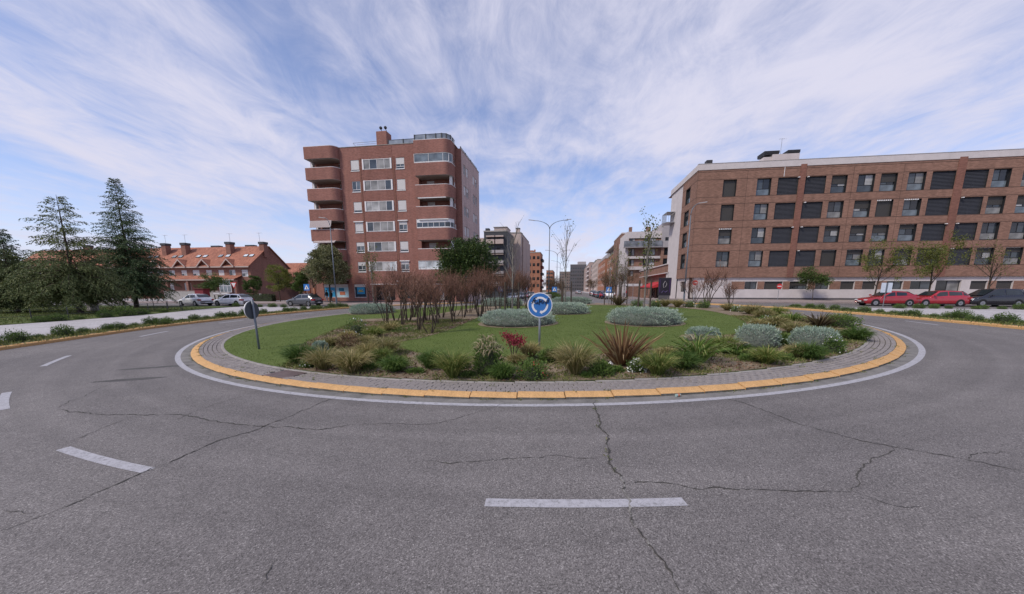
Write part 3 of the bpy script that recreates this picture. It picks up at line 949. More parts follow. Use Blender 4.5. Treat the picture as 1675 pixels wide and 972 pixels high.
def add_window(parent, M, x0, x1, z0, z1, y, kind, fm, gl, blind=0., bm_=None, name='window', sill=None):
    """a window in the frame of wall matrix M: frame > panes, roller shutter, sill"""
    w, h = round(x1 - x0, 2), round(z1 - z0, 2)
    rz = math.atan2(M[1][0], M[0][0])
    loc = M @ Vector((x0, y, z0))
    t = .06
    if kind == 'two': xs_, zs_, P_ = [(w / 2, t, h - t)], [], [(t, w / 2, t, h - t), (w / 2, w - t, t, h - t)]
    elif kind == 'tilt':      # two casements over a fixed light
        zt = h * .40
        xs_, zs_ = [(w / 2, zt, h - t)], [zt]
        P_ = [(t, w / 2, zt, h - t), (w / 2, w - t, zt, h - t), (t, w - t, t, zt)]
    elif kind == 'low':       # two casements over a low light
        zt = h * .22
        xs_, zs_ = [(w / 2, zt, h - t)], [zt]
        P_ = [(t, w / 2, zt, h - t), (w / 2, w - t, zt, h - t), (t, w - t, t, zt)]
    elif kind == 'four':
        xs_, zs_ = [(w * k / 4, t, h - t) for k in (1, 2, 3)], []
        P_ = [(max(t, w * k / 4), min(w - t, w * (k + 1) / 4), t, h - t) for k in range(4)]
    else: xs_, zs_, P_ = [], [], [(t, w - t, t, h - t)]
    me = cached(('f', kind, w, h, fm.name), lambda: frame_mesh(w, h, xs_, zs_, fm))
    o = obj(name, me, parent, loc, rz)
    gl = gl if isinstance(gl, (list, tuple)) else [gl]
    for i, p in enumerate(P_):
        g_ = gl[i % len(gl)]
        obj('pane', cached(('p', kind, w, h, i, g_.name), lambda: pane_mesh(*p, g_)), o)
    if blind > 0:
        bl = round(blind, 2)
        obj('shutter', cached(('s', w, h, bl, bm_.name), lambda: MB().box(.05, w - .05, -.014, .0, h * (1 - bl), h - .01).box(.04, w - .04, -.02, 0, h * (1 - bl) - .04, h * (1 - bl)).mesh('shutter', bm_)), o)
    if sill is not None:
        obj('sill', cached(('sl', w, sill.name), lambda: MB().box(-.05, w + .05, -y - .06, .0, -.07, -.003).mesh('sill', sill)), o)
    return o


def louvre(parent, M, x0, x1, z0, z1, y):
    w, h = round(x1 - x0, 2), round(z1 - z0, 2)

    def mk():
        mb = MB()
        n = 13
        for i in range(n):
            zc = h * (i + .5) / n
            mb.add([(0, 0, zc - .07), (w, 0, zc - .07), (w, .05, zc + .045), (0, .05, zc + .045), (0, .014, zc - .075), (w, .014, zc - .075), (w, .064, zc + .04), (0, .064, zc + .04)],
                   [(0, 1, 2, 3), (7, 6, 5, 4), (0, 4, 5, 1), (3, 2, 6, 7), (0, 3, 7, 4), (1, 5, 6, 2)])
        for x in (0.0, w / 2 - .02, w - .04): mb.box(x, x + .04, .066, .1, 0, h)
        mb.quad((0, .15, 0), (w, .15, 0), (w, .15, h), (0, .15, h))
        return mb.mesh('louvre', M_LOUV)
    rz = math.atan2(M[1][0], M[0][0])
    return obj('louvre', cached(('lv', w, h), mk), parent, M @ Vector((x0, y, z0)), rz)


M_LOUV = plain('louvre_slats', (.042, .043, .05), .45, .15, 3)
FRONT = Matrix.Identity(4)
FR = lambda x, y, z: Matrix.Translation((x, y, z))
RIGHTSIDE = lambda x, y, z: Matrix.Translation((x, y, z)) @ Matrix.Rotation(math.pi / 2, 4, 'Z')     # wall facing +x; its x runs away (+y)
LEFTSIDE = lambda x, y, z: Matrix.Translation((x, y, z)) @ Matrix.Rotation(-math.pi / 2, 4, 'Z')     # wall facing -x; its x runs towards -y


def building(name, label, a, b, z, group=None):
    x, y = city(a, b)
    return thing(name, label, 'building', (x, y, z), GROT, group)


wr = random.Random(21)

# ------------------------------------------------------------------ right-hand apartment block
zb = 1.0
RB = building('apartment_block', 'long brown brick apartment block with white base behind the parked red cars', 15.4, 51.0, zb)
M = FR(1.58, 0, -zb)                      # s runs from here along the facade
LEN = 46.0
cols = []
for k in (0, 16.0, 32.0):
    cols += [('w', 1.40 + k - (0 if k == 0 else .75), 2.92 + k - (0 if k == 0 else .75)) if k == 0 else ('w', 16.0 + k - 16, 17.72 + k - 16)]
cols = [('w', 1.40, 2.92), ('w', 5.20, 6.78), ('L', 7.50, 9.72), ('L', 10.46, 12.66), ('w', 13.26, 14.90), ('w', 16.02, 17.74), ('w', 18.34, 20.02), ('w', 21.1, 22.86),
        ('L', 23.45, 25.74), ('L', 26.6, 28.85), ('w', 29.30, 31.0), ('w', 32.1, 33.8), ('w', 34.5, 36.2), ('w', 37.2, 38.9), ('L', 39.5, 41.8), ('L', 42.6, 44.8)]
rows = [(5.33, 7.23), (8.12, 10.0), (10.92, 12.80), (13.73, 15.66)]
ops = [(c[1], c[2], r[0], r[1]) for c in cols for r in rows]
mb = MB(M)
wall(mb, -1.56, LEN, 4.03, 16.86, ops, 0, .30, 0, 1)
mb.quad((-1.56, 0, 4.03), (-1.56, .6, 4.03), (LEN, .6, 4.03), (LEN, 0, 4.03))
# its left flank (brown part)
flank = [(8.12, 10.0), (10.92, 12.80), (13.73, 15.66), (5.33, 7.23)]
mb.M = LEFTSIDE(0, 6.0, -zb)
wall(mb, 0, 6.0, 4.03, 16.86, [(1.55, 3.45, a, b) for a, b in rows], 0, .30, 0, 1)
mb.M = FR(0, 0, -zb)
mb.quad((0.02, 0, 4.03), (0.02, 6, 4.03), (.62, 6, 4.03), (.62, 0, 4.03))
mb.quad((0, 0, 16.86), (48, 0, 16.86), (48, 14, 16.86), (0, 14, 16.86))
mb.build('wall', [M_BR_BROWN, M_DFRAME], RB)
mb = MB(FR(0, 0, -zb))
mb.M = M
gops = [(5.18, 6.62, 2.54, 3.53), (7.46, 9.55, 2.54, 3.53), (10.36, 12.41, 2.54, 3.53), (13.26, 14.8, 2.54, 3.53), (16.03, 17.55, 2.54, 3.53), (18.41, 19.87, 2.54, 3.53), (21.0, 22.71, 2.54, 3.53),
        (23.48, 25.8, 2.54, 3.53), (29.61, 31.3, 2.54, 3.53), (32.18, 33.8, 2.54, 3.53), (35, 36.6, 2.54, 3.53), (38, 40.4, 2.54, 3.53)]
door_op = (26.12, 28.67, 1.25, 3.60)
wall(mb, -1.0, LEN, 1.46, 4.04, [o for o in gops] + [(5.0, 26.0, 2.53, 3.54)][:0] + [door_op], .22, .25)
mb.quad((-1.0, .22, 1.46), (-1.0, .22, 4.04), (-1.0, 5, 4.04), (-1.0, 5, 1.46))
mb.M = LEFTSIDE(.1, 12.2, -zb)
wall(mb, 0, 6.15, 1.0, 17.0, [(1.0, 1.55, 3.0, 5.2)], 0, .3)
wall(mb, 6.15, 11.4, 1.0, 4.035, [(7.6, 9.6, 2.2, 3.6)], .12, .3)
mb.M = FR(0, 0, -zb)
mb.quad((0.1, 6.05, 17.0), (.1, 12.2, 17.0), (10, 12.2, 17.0), (10, 6.05, 17.0))
mb.quad((0.1, 12.2, 1), (10, 12.2, 1), (10, 12.2, 17), (.1, 12.2, 17))
mb.build('base_wall', M_WHITE, RB)
# brown strips between the ground-floor windows
bands = [(6.64, 7.44), (9.57, 10.34), (12.43, 13.24), (14.82, 16.01), (17.57, 18.39), (19.89, 20.98), (22.73, 23.46), (33.82, 34.98), (31.32, 32.16), (36.62, 37.98), (3.6, 5.16)]
for a, b in bands: MB(M).box(a, b, .205, .225, 2.545, 3.525).build('brick_panel', M_BR_BROWN, RB)
MB(M).box(-1.02, LEN, .17, .26, 1.0, 1.48).build('plinth', M_PLINTH, RB)
mb = MB(M); mb.box(-1.62, LEN, -.06, .3, 16.86, 17.55)
mb.M = FR(0, 0, -zb); mb.box(-.06, .2, .2, 12.2, 16.862, 17.55)
mb.build('parapet', M_WHITE, RB)
MB(M).box(-1.64, LEN, -.085, .33, 17.55, 17.60).build('coping', M_CONC, RB)
for zl in (16.60, 15.70, 13.68, 12.86, 10.86, 10.05, 8.07, 7.28, 5.27):
    mb = MB(M); mb.box(-1.562, LEN, -.006, .01, zl, zl + .045)
    mb.M = LEFTSIDE(0, 6.0, -zb); mb.box(0, 6.005, -.006, .01, zl, zl + .045)
    mb.build('band_course', plain('dark_joint', (.06, .035, .028), .9), RB)
for xl in (4.05, 15.45, 20.55): MB(M).box(xl, xl + .03, -.004, .01, 4.05, 16.58).build('movement_joint', plain('dark_joint', (.06, .035, .028), .9), RB)
for a, b in ((9.76, 10.42), (25.78, 26.56), (41.86, 42.55)):
    MB(M).box(a, b, -.07, .0, 4.0, 17.05).build('rust_stained_strip', M_RUST, RB)
for ci, c in enumerate(cols):
    for ri, r in enumerate(rows):
        if c[0] == 'L': louvre(RB, M, c[1], c[2], r[0], r[1], .12); continue
        q = wr.random()
        bl = 0. if q < .45 else (.45 if q < .7 else (.99 if q < .86 else .25))
        g_ = wr.choice([[M_GLASSD, M_CURT, M_GLASS], [M_GLASS, M_GLASSD, M_GLASSB], [M_CURT, M_GLASSD, M_GLASSB], [M_GLASSD, M_GLASS, M_BLINDG], [M_GLASS, M_BLINDG, M_GLASSB]])
        add_window(RB, M, c[1] + .01, c[2] - .01, r[0] + .01, r[1] - .01, .24, 'tilt', M_DFRAME, g_, bl, M_SHUTD)
        if (ci, ri) in ((0, 1), (6, 2), (7, 2)):
            mbx = MB(M)
            for k in range(7): mbx.box(c[1] + k * .22, c[1] + k * .22 + .11, -.02, .16, r[1] - .14, r[1] - .02)
            mbx.build('window_awning', M_WFRAME, RB)
ML = LEFTSIDE(0, 6.0, -zb)
for r in rows: add_window(RB, ML, 1.56, 3.44, r[0] + .01, r[1] - .01, .2, 'tilt', M_DFRAME, [M_GLASSD, M_GLASS, M_GLASSB], wr.choice([0, .3, .45]), M_SHUTD)
add_window(RB, LEFTSIDE(.1, 12.2, -zb), 7.62, 9.58, 2.22, 3.58, .3, 'two', M_DFRAME, M_GLASSD)
add_window(RB, LEFTSIDE(.1, 12.2, -zb), 1.01, 1.54, 3.01, 5.19, .2, 'one', M_DFRAME, M_GLASSD)
for a, b, c, d in gops:
    q = wr.random()
    add_window(RB, M, a + .01, b - .01, c + .01, d - .01, .4, 'two', M_DFRAME, [M_GLASSD, M_GLASS], wr.choice([0, .99, .5, 0]), M_SHUTD)
dr = add_window(RB, M, 26.13, 28.66, 1.26, 3.59, .42, 'two', M_DFRAME, [M_GLASSD, M_BLINDG], 0, None, 'entrance_door')
MB(M).box(27.5, 28.9, .1, .2, 1.2, 2.28).build('letterbox_panel', M_GREYP, RB)
MB(M).box(8.05, 8.1, -.03, 0, 15.75, 16.9).build('white_pipe', M_WFRAME, RB)
# camera-like lamps beside the louvres
for s_ in (9.6, 10.6, 25.6, 26.7):
    for r in rows:
        if wr.random() < .75: MB(M).box(s_, s_ + .16, -.2, 0, r[1] - .1, r[1] - .02).build('wall_lamp', M_WFRAME, RB)
# roof house with louvred stacks, aerial
rh = MB(FR(0, 0, -zb)); rh.box(11.4, 14.7, 7, 12, 16.8, 20.45)
rh.build('roof_house', M_WHITE, RB)
for a, b, z_ in ((10.4, 12.2, 20.46), (13.3, 14.72, 20.46)):
    mb = MB(FR(0, 0, -zb)); mb.box(a, b, 7.1, 9, z_, z_ + .12)
    for i in range(4): mb.box(a - .04, b + .04, 7.05, 9.05, z_ + .13 + i * .09, z_ + .19 + i * .09)
    mb.build('louvred_stack', M_DMETAL, RB)
MB(FR(0, 0, -zb)).box(10.4, 11.39, 7.2, 12, 16.8, 20.2).build('roof_ramp_wall', M_WHITE, RB)
MB(FR(0, 0, -zb)).bbox(2.9, 3.7, 6.5, 7.3, 17.0, 20.0, .05).build('vent_stack', M_DMETAL, RB)


def aerial(parent, x, y, z, h_, s_=1.):
    mb = MB()
    mb.tube([(x, y, z), (x, y, z + h_)], .025, 5)
    for i in range(5):
        l = .35 * s_ * (1 - .1 * i)
        mb.tube([(x - l, y + .0, z + h_ - .05 - .0 * i), (x + l, y, z + h_ - .05)], .012, 4) if i == 0 else mb.tube([(x - .5 * s_ + i * .25 * s_, y - l * .6, z + h_ - .05), (x - .5 * s_ + i * .25 * s_, y + l * .6, z + h_ - .05)], .01, 4)
    return mb.build('aerial', M_METAL, parent)


aerial(RB, 12.8, 8, 19.4, 2.3)
# steel mesh bay on the flank
mb = MB(FR(-1.15, 9.4, -zb))
for i in range(9): mb.box(-.0, .03, i * .33, i * .33 + .04, 12.5, 13.9)
for i in range(8): mb.box(-.02, 0, 0, 2.7, 12.5 + i * .19, 12.53 + i * .19)
for i in range(4): mb.box(i * .3, i * .3 + .03, -.02, .0, 12.5, 13.9)
mb.box(.05, 1.2, 0, 2.7, 12.4, 12.5); mb.box(.05, 1.2, 0, 2.7, 13.9, 13.95)
mb.build('steel_bay', M_METAL, RB)

# ------------------------------------------------------------------ red brick tower
zb = .78
TW = building('brick_tower', 'red brick apartment tower with rounded corner balconies behind the bare shrubs', -38.4, 52.3, zb)
X = lambda a: a + 38.4
M = FR(0, 0, -zb)
FL = 2.82
trows = [19.21 - FL * i for i in range(6)]            # sill heights, top floor first
mb = MB(M)
ops = []
for z_ in trows:
    ops += [(X(-31.25), X(-29.95), z_, z_ + 1.46), (X(-24.40), X(-23.13), z_, z_ + 1.48)]
    ops += [(X(-29.45), X(-25.0), z_ + .12, z_ + 1.47)]
wall(mb, X(-32.9), X(-21.1), 3.35, 22.40, ops, 0, .2)
# loggia back walls
wall(mb, X(-38.4), X(-32.9), 3.35, 22.4, [(X(-33.9), X(-33.1), z_ + .1 - .4, z_ + 1.5) for z_ in trows], 1.2, .15)
wall(mb, X(-21.1), X(-16.1), 3.35, 22.4, [(X(-20.3), X(-19.2), z_ - .55, z_ + 1.3) for z_ in trows], .9, .15)
mb.quad((X(-32.9), 0, 3.35), (X(-32.9), 0, 22.4), (X(-32.9), 1.2, 22.4), (X(-32.9), 1.2, 3.35))
mb.quad((X(-21.1), 0, 3.35), (X(-21.1), .9, 3.35), (X(-21.1), .9, 22.4), (X(-21.1), 0, 22.4))
mb.quad((X(-38.4), 1.2, 3.35), (X(-38.4), 12, 3.35), (X(-38.4), 12, 22.4), (X(-38.4), 1.2, 22.4))
# flank beside the right balconies and the narrow return
mb.M = RIGHTSIDE(X(-16.1), .9, -zb)
wall(mb, 0, .35, 3.35, 22.2, [], 0, .2)
mb.M = RIGHTSIDE(X(-16.1), -.9, -zb)
wall(mb, 1.0, 2.3, .78, 22.2, [(1.2, 2.05, z_ - .35, z_ + .95) for z_ in trows], 0, .2)
mb.M = M
mb.quad((X(-16.1), 1.4, .78), (X(-15.3), 1.4, .78), (X(-15.3), 1.4, 21.9), (X(-16.1), 1.4, 21.9))
mb.quad((X(-38.4), 1.2, 22.38), (X(-16.1), 1.2, 22.38), (X(-16.1), 12, 22.38), (X(-38.4), 12, 22.38))
mb.quad((X(-32.9), 0, 22.38), (X(-21.1), 0, 22.38), (X(-21.1), 1.2, 22.38), (X(-32.9), 1.2, 22.38))
mb.build('wall', M_BR_RED, TW)
mb = MB(RIGHTSIDE(X(-15.3), 1.4, -zb))
side_ops = []
for z_ in trows:
    for o_ in (.95, 6.2): side_ops += [(o_, o_ + 2.6, z_ - 3.2 + FL, z_ - 1.85 + FL)]
wall(mb, 0, 10.4, .78, 21.75, side_ops, 0, .2)
mb.M = M
mb.quad((X(-15.3), 11.8, .78), (X(-30), 11.8, .78), (X(-30), 11.8, 21.75), (X(-15.3), 11.8, 21.75))
mb.quad((X(-16.1), 1.4, 21.75), (X(-15.3), 1.4, 21.75), (X(-15.3), 11.8, 21.75), (X(-16.1), 11.8, 21.75))
mb.build('side_wall', M_BR_PALE, TW)


def balcony_outline(x0, x1, y0, y1, left_round, right_round, r=1.0):
    p = []
    if left_round: p += [(x0 + r - r * math.cos(t_), y0 + r - r * math.sin(t_)) for t_ in [k * math.pi / 16 for k in range(9)]]
    else: p += [(x0, y0)]
    if right_round: p += [(x1 - r + r * math.sin(t_), y0 + r - r * math.cos(t_)) for t_ in [k * math.pi / 16 for k in range(9)]]
    else: p += [(x1, y0)]
    return [(x0, y1)] + p + [(x1, y1)]


def parapet_mesh(poly_, z0, z1, th=.16):
    """solid curved parapet with a floor slab behind it"""
    mb_ = MB()
    mb_.prism(poly_, z0, z0 + .22)
    cx = sum(p[0] for p in poly_) / len(poly_)
    inner = [(x + (th if x < cx - .8 else -th if x > cx + .8 else 0), y + (th if i not in (0, len(poly_) - 1) else 0)) for i, (x, y) in enumerate(poly_)]
    n = len(poly_)
    V_ = [(x, y, z0 + .22) for x, y in poly_] + [(x, y, z1) for x, y in poly_] + [(x, y, z1) for x, y in inner] + [(x, y, z0 + .22) for x, y in inner]
    F_ = []
    for i in range(n - 1):
        for j in range(3): F_.append((j * n + i, j * n + i + 1, (j + 1) * n + i + 1, (j + 1) * n + i))
    mb_.add(V_, F_)
    return mb_


def rail_mesh(poly_, z, mat, w=.05):
    mb_ = MB()
    mb_.tube([(x, y + .05, z) for x, y in poly_], w, 5)
    return mb_


lo = balcony_outline(X(-37.75), X(-32.92), -1.0, 1.19, False, True, .95)
ro = balcony_outline(X(-21.15), X(-16.08), -1.3, .88, False, True, 1.0)
lb = [(20.83, 22.42)] + [(18.02 - FL * i, 19.63 - FL * i) for i in range(6)]
rb_ = [(20.63, 22.28)] + [(17.84 - FL * i, 19.43 - FL * i) for i in range(6)]
for (z0, z1) in lb:
    if z0 < 3.4: z0 = 3.6
    bo = parapet_mesh(lo, z0 - zb, z1 - zb).build('balcony', M_BR_RED, TW)
    rail_mesh(lo, z1 - zb + .02, M_WFRAME).build('handrail', M_WFRAME, bo)
    MB().prism([(x * .995 + .05, y + .03) for x, y in lo], z0 - zb - .03, z0 - zb - .003).build('soffit', M_SOFFIT, bo)
for (z0, z1) in rb_:
    if z0 < 3.4: z0 = 3.5
    bo = parapet_mesh(ro, z0 - zb, z1 - zb).build('balcony', M_BR_RED, TW)
    rail_mesh(ro, z1 - zb + .02, M_WFRAME).build('handrail', M_WFRAME, bo)
    MB().prism([(x * .998 + .04, y + .03) for x, y in ro], z0 - zb - .03, z0 - zb - .003).build('soffit', M_SOFFIT, bo)
# white end columns of the loggias
for i in range(6):
    z0, z1 = lb[i + 1][1] - zb, lb[i][0] - zb - .03
    MB().box(X(-37.7), X(-37.45), .3, .9, z0 - .8, z1).build('column', M_WFRAME, TW)
    z0, z1 = rb_[i + 1][1] - zb, rb_[i][0] - zb - .03
    MB().box(X(-16.5), X(-16.25), -.5, .2, z0 - .8, z1).build('column', M_WFRAME, TW)
    add_window(TW, M, X(-33.9) + .01, X(-33.1) - .01, trows[i] - .3, trows[i] + 1.5, 1.3, 'one', M_WFRAME, M_GLASS)
    if i in (1, 2, 4): add_window(TW, M, X(-20.3) + .01, X(-19.2) - .01, trows[i] - .55, trows[i] + 1.3, .95, 'one', M_WFRAME, M_BLINDG, .8, M_SHUTW, 'balcony_door')


def glazing(parent, poly_, z0, z1, gmat, n, framed=True, name='balcony_glazing'):
    pts = poly_[1:-1]
    mb_ = MB(); mg = MB()
    for (xa, ya), (xb, yb) in zip(pts, pts[1:]):
        mg.quad((xa, ya + .07, z0), (xb, yb + .07, z0), (xb, yb + .07, z1), (xa, ya + .07, z1))
    Lx = pts[-9][0] - pts[0][0]
    go = mb_
    mb_.tube([(x, y + .06, z0 + .03) for x, y in pts], .05, 4); mb_.tube([(x, y + .06, z1 - .03) for x, y in pts], .05, 4)
    for k in range(n + 1):
        x = pts[0][0] + Lx * k / n
        mb_.box(x - .025, x + .025, pts[0][1] + .03, pts[0][1] + .09, z0, z1)
    for j in (-5, -1): mb_.box(pts[j][0] - .03, pts[j][0] + .03, pts[j][1] + .03, pts[j][1] + .1, z0, z1)
    o = mb_.build(name, M_WFRAME, parent)
    mg.build('pane', gmat, o)
    return o


glazing(TW, ro, rb_[1][1] - zb + .06, rb_[0][0] - zb - .04, M_GLASSB, 2)
g4 = glazing(TW, ro, rb_[4][1] - zb + .06, rb_[3][0] - zb - .04, M_GLASS, 5)
MB().prism([(x, y + .04) for x, y in ro[1:-1]] + [(x, y + .1) for x, y in ro[1:-1]][::-1], rb_[3][0] - zb - .5, rb_[3][0] - zb - .07).build('blind', M_WFRAME, g4)
glazing(TW, ro, rb_[6][1] - zb + .06, rb_[5][0] - zb - .04, M_CURTW, 4)
for (i, w_) in ((3, 4.3), (2, 4.0)): MB().box(X(-20.8), X(-20.8) + w_, -1.42, -1.28, rb_[i][0] - zb - .16, rb_[i][0] - zb - .06).build('awning_cassette', M_WFRAME, TW)


def stripe_mat():
    m, t, b = newmat('striped_canvas')
    tcn = t.nodes.new('ShaderNodeTexCoord')
    w = t.nodes.new('ShaderNodeTexWave'); w.bands_direction = 'X'; w.inputs['Scale'].default_value = 1.9
    link(t, tcn.outputs['Object'], w.inputs['Vector'])
    link(t, ramp(t, w.outputs['Fac'], [(.45, (.16, .09, .09)), (.55, (.62, .57, .56))]), b.inputs['Base Color'])
    b.inputs['Roughness'].default_value = .9
    return m


M_STRIPE = stripe_mat()
z_ = lb[4][1] - zb
MB().add([(X(-37.7), -1.02, z_ + 1.25), (X(-34.3), -1.02, z_ + 1.25), (X(-34.3), -1.3, z_ + .25), (X(-37.7), -1.3, z_ + .25), (X(-37.7), -1.0, z_ + 1.24), (X(-34.3), -1.0, z_ + 1.24), (X(-34.3), -1.28, z_ + .24), (X(-37.7), -1.28, z_ + .24)],
         [(3, 2, 1, 0), (4, 5, 6, 7), (0, 1, 5, 4), (2, 3, 7, 6)]).build('striped_awning', M_STRIPE, TW)
z_ = lb[5][1] - zb
MB().add([(X(-37.2), -1.02, z_ + 1.24), (X(-33.8), -1.02, z_ + 1.24), (X(-33.8), -1.5, z_ + .98), (X(-37.2), -1.5, z_ + .98), (X(-33.8), -1.5, z_ + .86), (X(-37.2), -1.5, z_ + .86)],
         [(3, 2, 1, 0), (5, 4, 2, 3)]).build('striped_awning', M_STRIPE, TW)
# stair seen in the top loggia
mb = MB()
for k in range(6): mb.box(X(-35.9) + k * .28, X(-35.9) + k * .28 + .3, .5, 1.1, 18.9 - zb + k * .24, 18.94 - zb + k * .24)
mb.tube([(X(-36), .5, 18.7 - zb), (X(-34.2), .5, 20.4 - zb)], .05, 4)
mb.build('inner_stair', plain('stair_red', (.13, .03, .028), .6), TW)
# windows of the main front
for i, z_ in enumerate(trows):
    for (a, b, st) in ((-31.25, -29.95, (.85, .0, .75, .85, .35, .35)[i]), (-24.40, -23.13, (.55, .9, .85, .3, .7, .25)[i])):
        add_window(TW, M, X(a) + .01, X(b) - .01, z_ + .01, z_ + 1.45, .05, 'low', M_WFRAME, [M_GLASS, M_GLASSB, M_GLASS], st, M_SHUTW, sill=M_WFRAME)
        if (i, a) in ((3, -31.25), (3, -24.4), (5, -24.4)): MB(M).box(X(a) - .12, X(b) + .12, -.14, .04, z_ + 1.47, z_ + 1.6).build('awning_cassette', M_WFRAME, TW)
    gl = [[M_BLINDG, M_GLASS, M_BLINDG, M_BLINDG], [M_BLINDG, M_BLINDG, M_BLINDG, M_GLASS], [M_CURT, M_CURT, M_BLINDG, M_GLASS], [M_GLASS, M_BLINDG, M_BLINDG, M_BLINDG], [M_BLINDG, M_GLASS, M_BLINDG, M_CURT], [M_BLINDG, M_BLINDG, M_CURT, M_CURTW]][i]
    add_window(TW, M, X(-29.44), X(-25.01), z_ + .13, z_ + 1.46, -.06, 'four', M_WFRAME, gl, name='gallery_window')
    for s_, xx in ((1, X(-29.44)), (-1, X(-25.01))): MB(M).box(min(xx, xx + s_ * .22), max(xx, xx + s_ * .22), -.1, -.062, z_ + .1, z_ + 1.48).build('window_post', M_WFRAME, TW)
    # grooved brick spandrel
    mb = MB(M)
    for k in range(7): mb.box(X(-29.62), X(-24.9), -.03, 0, z_ - 1.22 + k * .19, z_ - 1.22 + k * .19 + .165)
    mb.build('spandrel', M_BR_RED, TW)
mb = MB(M)
for k in range(8): mb.box(X(-29.62), X(-24.9), -.03, 0, trows[0] + 1.56 + k * .19, trows[0] + 1.56 + k * .19 + .165)
mb.build('spandrel', M_BR_RED, TW)
for a in (-29.93, -24.86): MB(M).box(X(a), X(a) + .26, -.05, 0, 3.4, 20.9).build('rust_red_strip', M_RUST, TW)
for i, z_ in enumerate(trows):
    add_window(TW, RIGHTSIDE(X(-16.1), -.9, -zb), 1.21, 2.04, z_ - .34, z_ + .94, .06, 'two', M_WFRAME, [M_GLASS, M_BLINDG], (.0, .95, .95, .5, .95, 0)[i], M_SHUTW)
    for o_ in (.95, 6.2):
        zz_ = z_ - 3.2 + FL
        for q in (0, 1): add_window(TW, RIGHTSIDE(X(-15.3), 1.4, -zb), o_ + q * 1.4 + .01, o_ + q * 1.4 + 1.19, zz_ + .01, zz_ + 1.34, .08, 'two', M_WFRAME, [M_GLASS, M_BLINDG], wr.choice([.9, .9, .4, 0]), M_SHUTW)
        MB(RIGHTSIDE(X(-15.3), 1.4, -zb)).box(o_ + 1.2, o_ + 1.4, .0, .2, zz_, zz_ + 1.35).build('window_pier', M_BR_PALE, TW)
# roof: coping, glass screens, chimney with two cowls, aerial
MB(M).box(X(-32.9), X(-21.1), -.05, .2, 22.4, 22.46).build('coping', M_CONC, TW)
MB(RIGHTSIDE(X(-15.3), 1.4, -zb)).box(0, 10.4, -.05, .25, 21.75, 21.83).build('coping', M_CONC, TW)


def screen(pts, z0, z1, name='roof_screen'):
    mb_ = MB(); mg = MB()
    for (xa, ya), (xb, yb) in zip(pts, pts[1:]):
        mg.quad((xa, ya, z0), (xb, yb, z0), (xb, yb, z1), (xa, ya, z1))
        mb_.box(xa - .06, xa + .06, ya - .06, ya + .06, z0 - .05, z1 + .04)
    mb_.tube([(x, y, z1) for x, y in pts], .03, 4)
    o = mb_.build(name, M_DMETAL, TW)
    mg.build('pane', glass('roof_glass', (.20, .22, .25), .1), o)


rr = [(X(-21.0), -1.2), (X(-19.4), -1.2), (X(-18), -1.2), (X(-17.2), -1.2), (X(-16.6), -1.0), (X(-16.2), -.4), (X(-16.2), .6), (X(-16.2), 1.4)]
screen(rr, 22.32 - zb, 22.95 - zb)
screen([(X(-25.4), .15), (X(-23.2), .15), (X(-21.1), .15)], 22.46 - zb, 23.05 - zb)
screen([(X(-15.4), 1.5), (X(-15.4), 4.0), (X(-15.4), 7.0), (X(-15.4), 11.0)], 21.83 - zb, 22.15 - zb)
ch = MB(M).bbox(X(-27.25), X(-25.7), .3, 1.8, 22.38, 24.35, .03).build('chimney', M_BR_RED, TW)
for dx in (.5, 1.2):
    mb = MB(M); mb.tube([(X(-27.2) + dx + .15, .8, 24.3), (X(-27.2) + dx, .8, 24.75)], .045, 6)
    mb.lathe([(.05, 24.72), (.2, 24.85), (.22, 25.0), (.12, 25.12), (.03, 25.16)], 10, c=(X(-27.2) + dx - .04, .8))
    mb.build('cowl', M_DMETAL, ch)
mb = MB(M); mb.tube([(X(-30.9), .4, 23.05), (X(-27.2), .4, 23.1)], .025, 4); mb.tube([(X(-30.9), .4, 23.05), (X(-30.3), .4, 22.4)], .025, 4)
mb.tube([(X(-30.3), .4, 22.8), (X(-27.2), .4, 22.85)], .02, 4)
mb.build('washing_frame', M_METAL, TW)
aerial(TW, X(-19.3), 2, 22.3 - zb, 1.6, 1.2)
# ground floor: shop front
mb = MB(M)
wall(mb, X(-38.4), X(-16.1), .78, 3.36, [(X(-37.2), X(-33.1), 1.32, 3.3), (X(-32.15), X(-30.2), 1.32, 3.3), (X(-28.6), X(-25.6), .95, 3.0), (X(-24.6), X(-21.4), 1.2, 3.0), (X(-20.6), X(-17.0), .95, 3.0)], .02, .25)
mb.quad((X(-38.4), .02, .78), (X(-38.4), 8, .78), (X(-38.4), 8, 3.36), (X(-38.4), .02, 3.36))
mb.build('ground_floor_wall', M_BR_RED, TW)
M_BLUE = plain('poster_blue', (.03, .27, .50), .5, .06); M_PALEB = plain('poster_pale_blue', (.42, .60, .68), .5, .05); M_TEAL = plain('poster_teal', (.03, .19, .30), .5, .1)
M_ORNG = plain('poster_orange', (.52, .17, .09), .5, .1); M_NAVY = plain('poster_navy', (.012, .03, .05), .4); M_YPOST = plain('poster_yellow', (.62, .42, .05), .5)
sw = add_window(TW, M, X(-37.19), X(-33.11), 1.33, 3.29, .1, 'two', M_WFRAME, [M_BLUE, M_PALEB], name='shop_window')
MB(M).box(X(-37.1), X(-33.2), .09, .1, 2.85, 3.22).build('fascia_panel', M_WHITE, TW)
MB(M).box(X(-34.75), X(-33.9), .118, .13, 2.25, 2.75).build('poster', M_TEAL, TW)
MB(M).box(X(-34.65), X(-33.75), .118, .13, 1.7, 2.2).build('poster', M_ORNG, TW)
for k, (xa, xb, zl) in enumerate(((-36.1, -35.75, 2.35), (-36.1, -35.6, 2.22), (-36.1, -35.85, 2.09))): MB(M).box(X(xa), X(xb), .115, .13, zl, zl + .06).build('poster_lettering', M_WFRAME, TW)
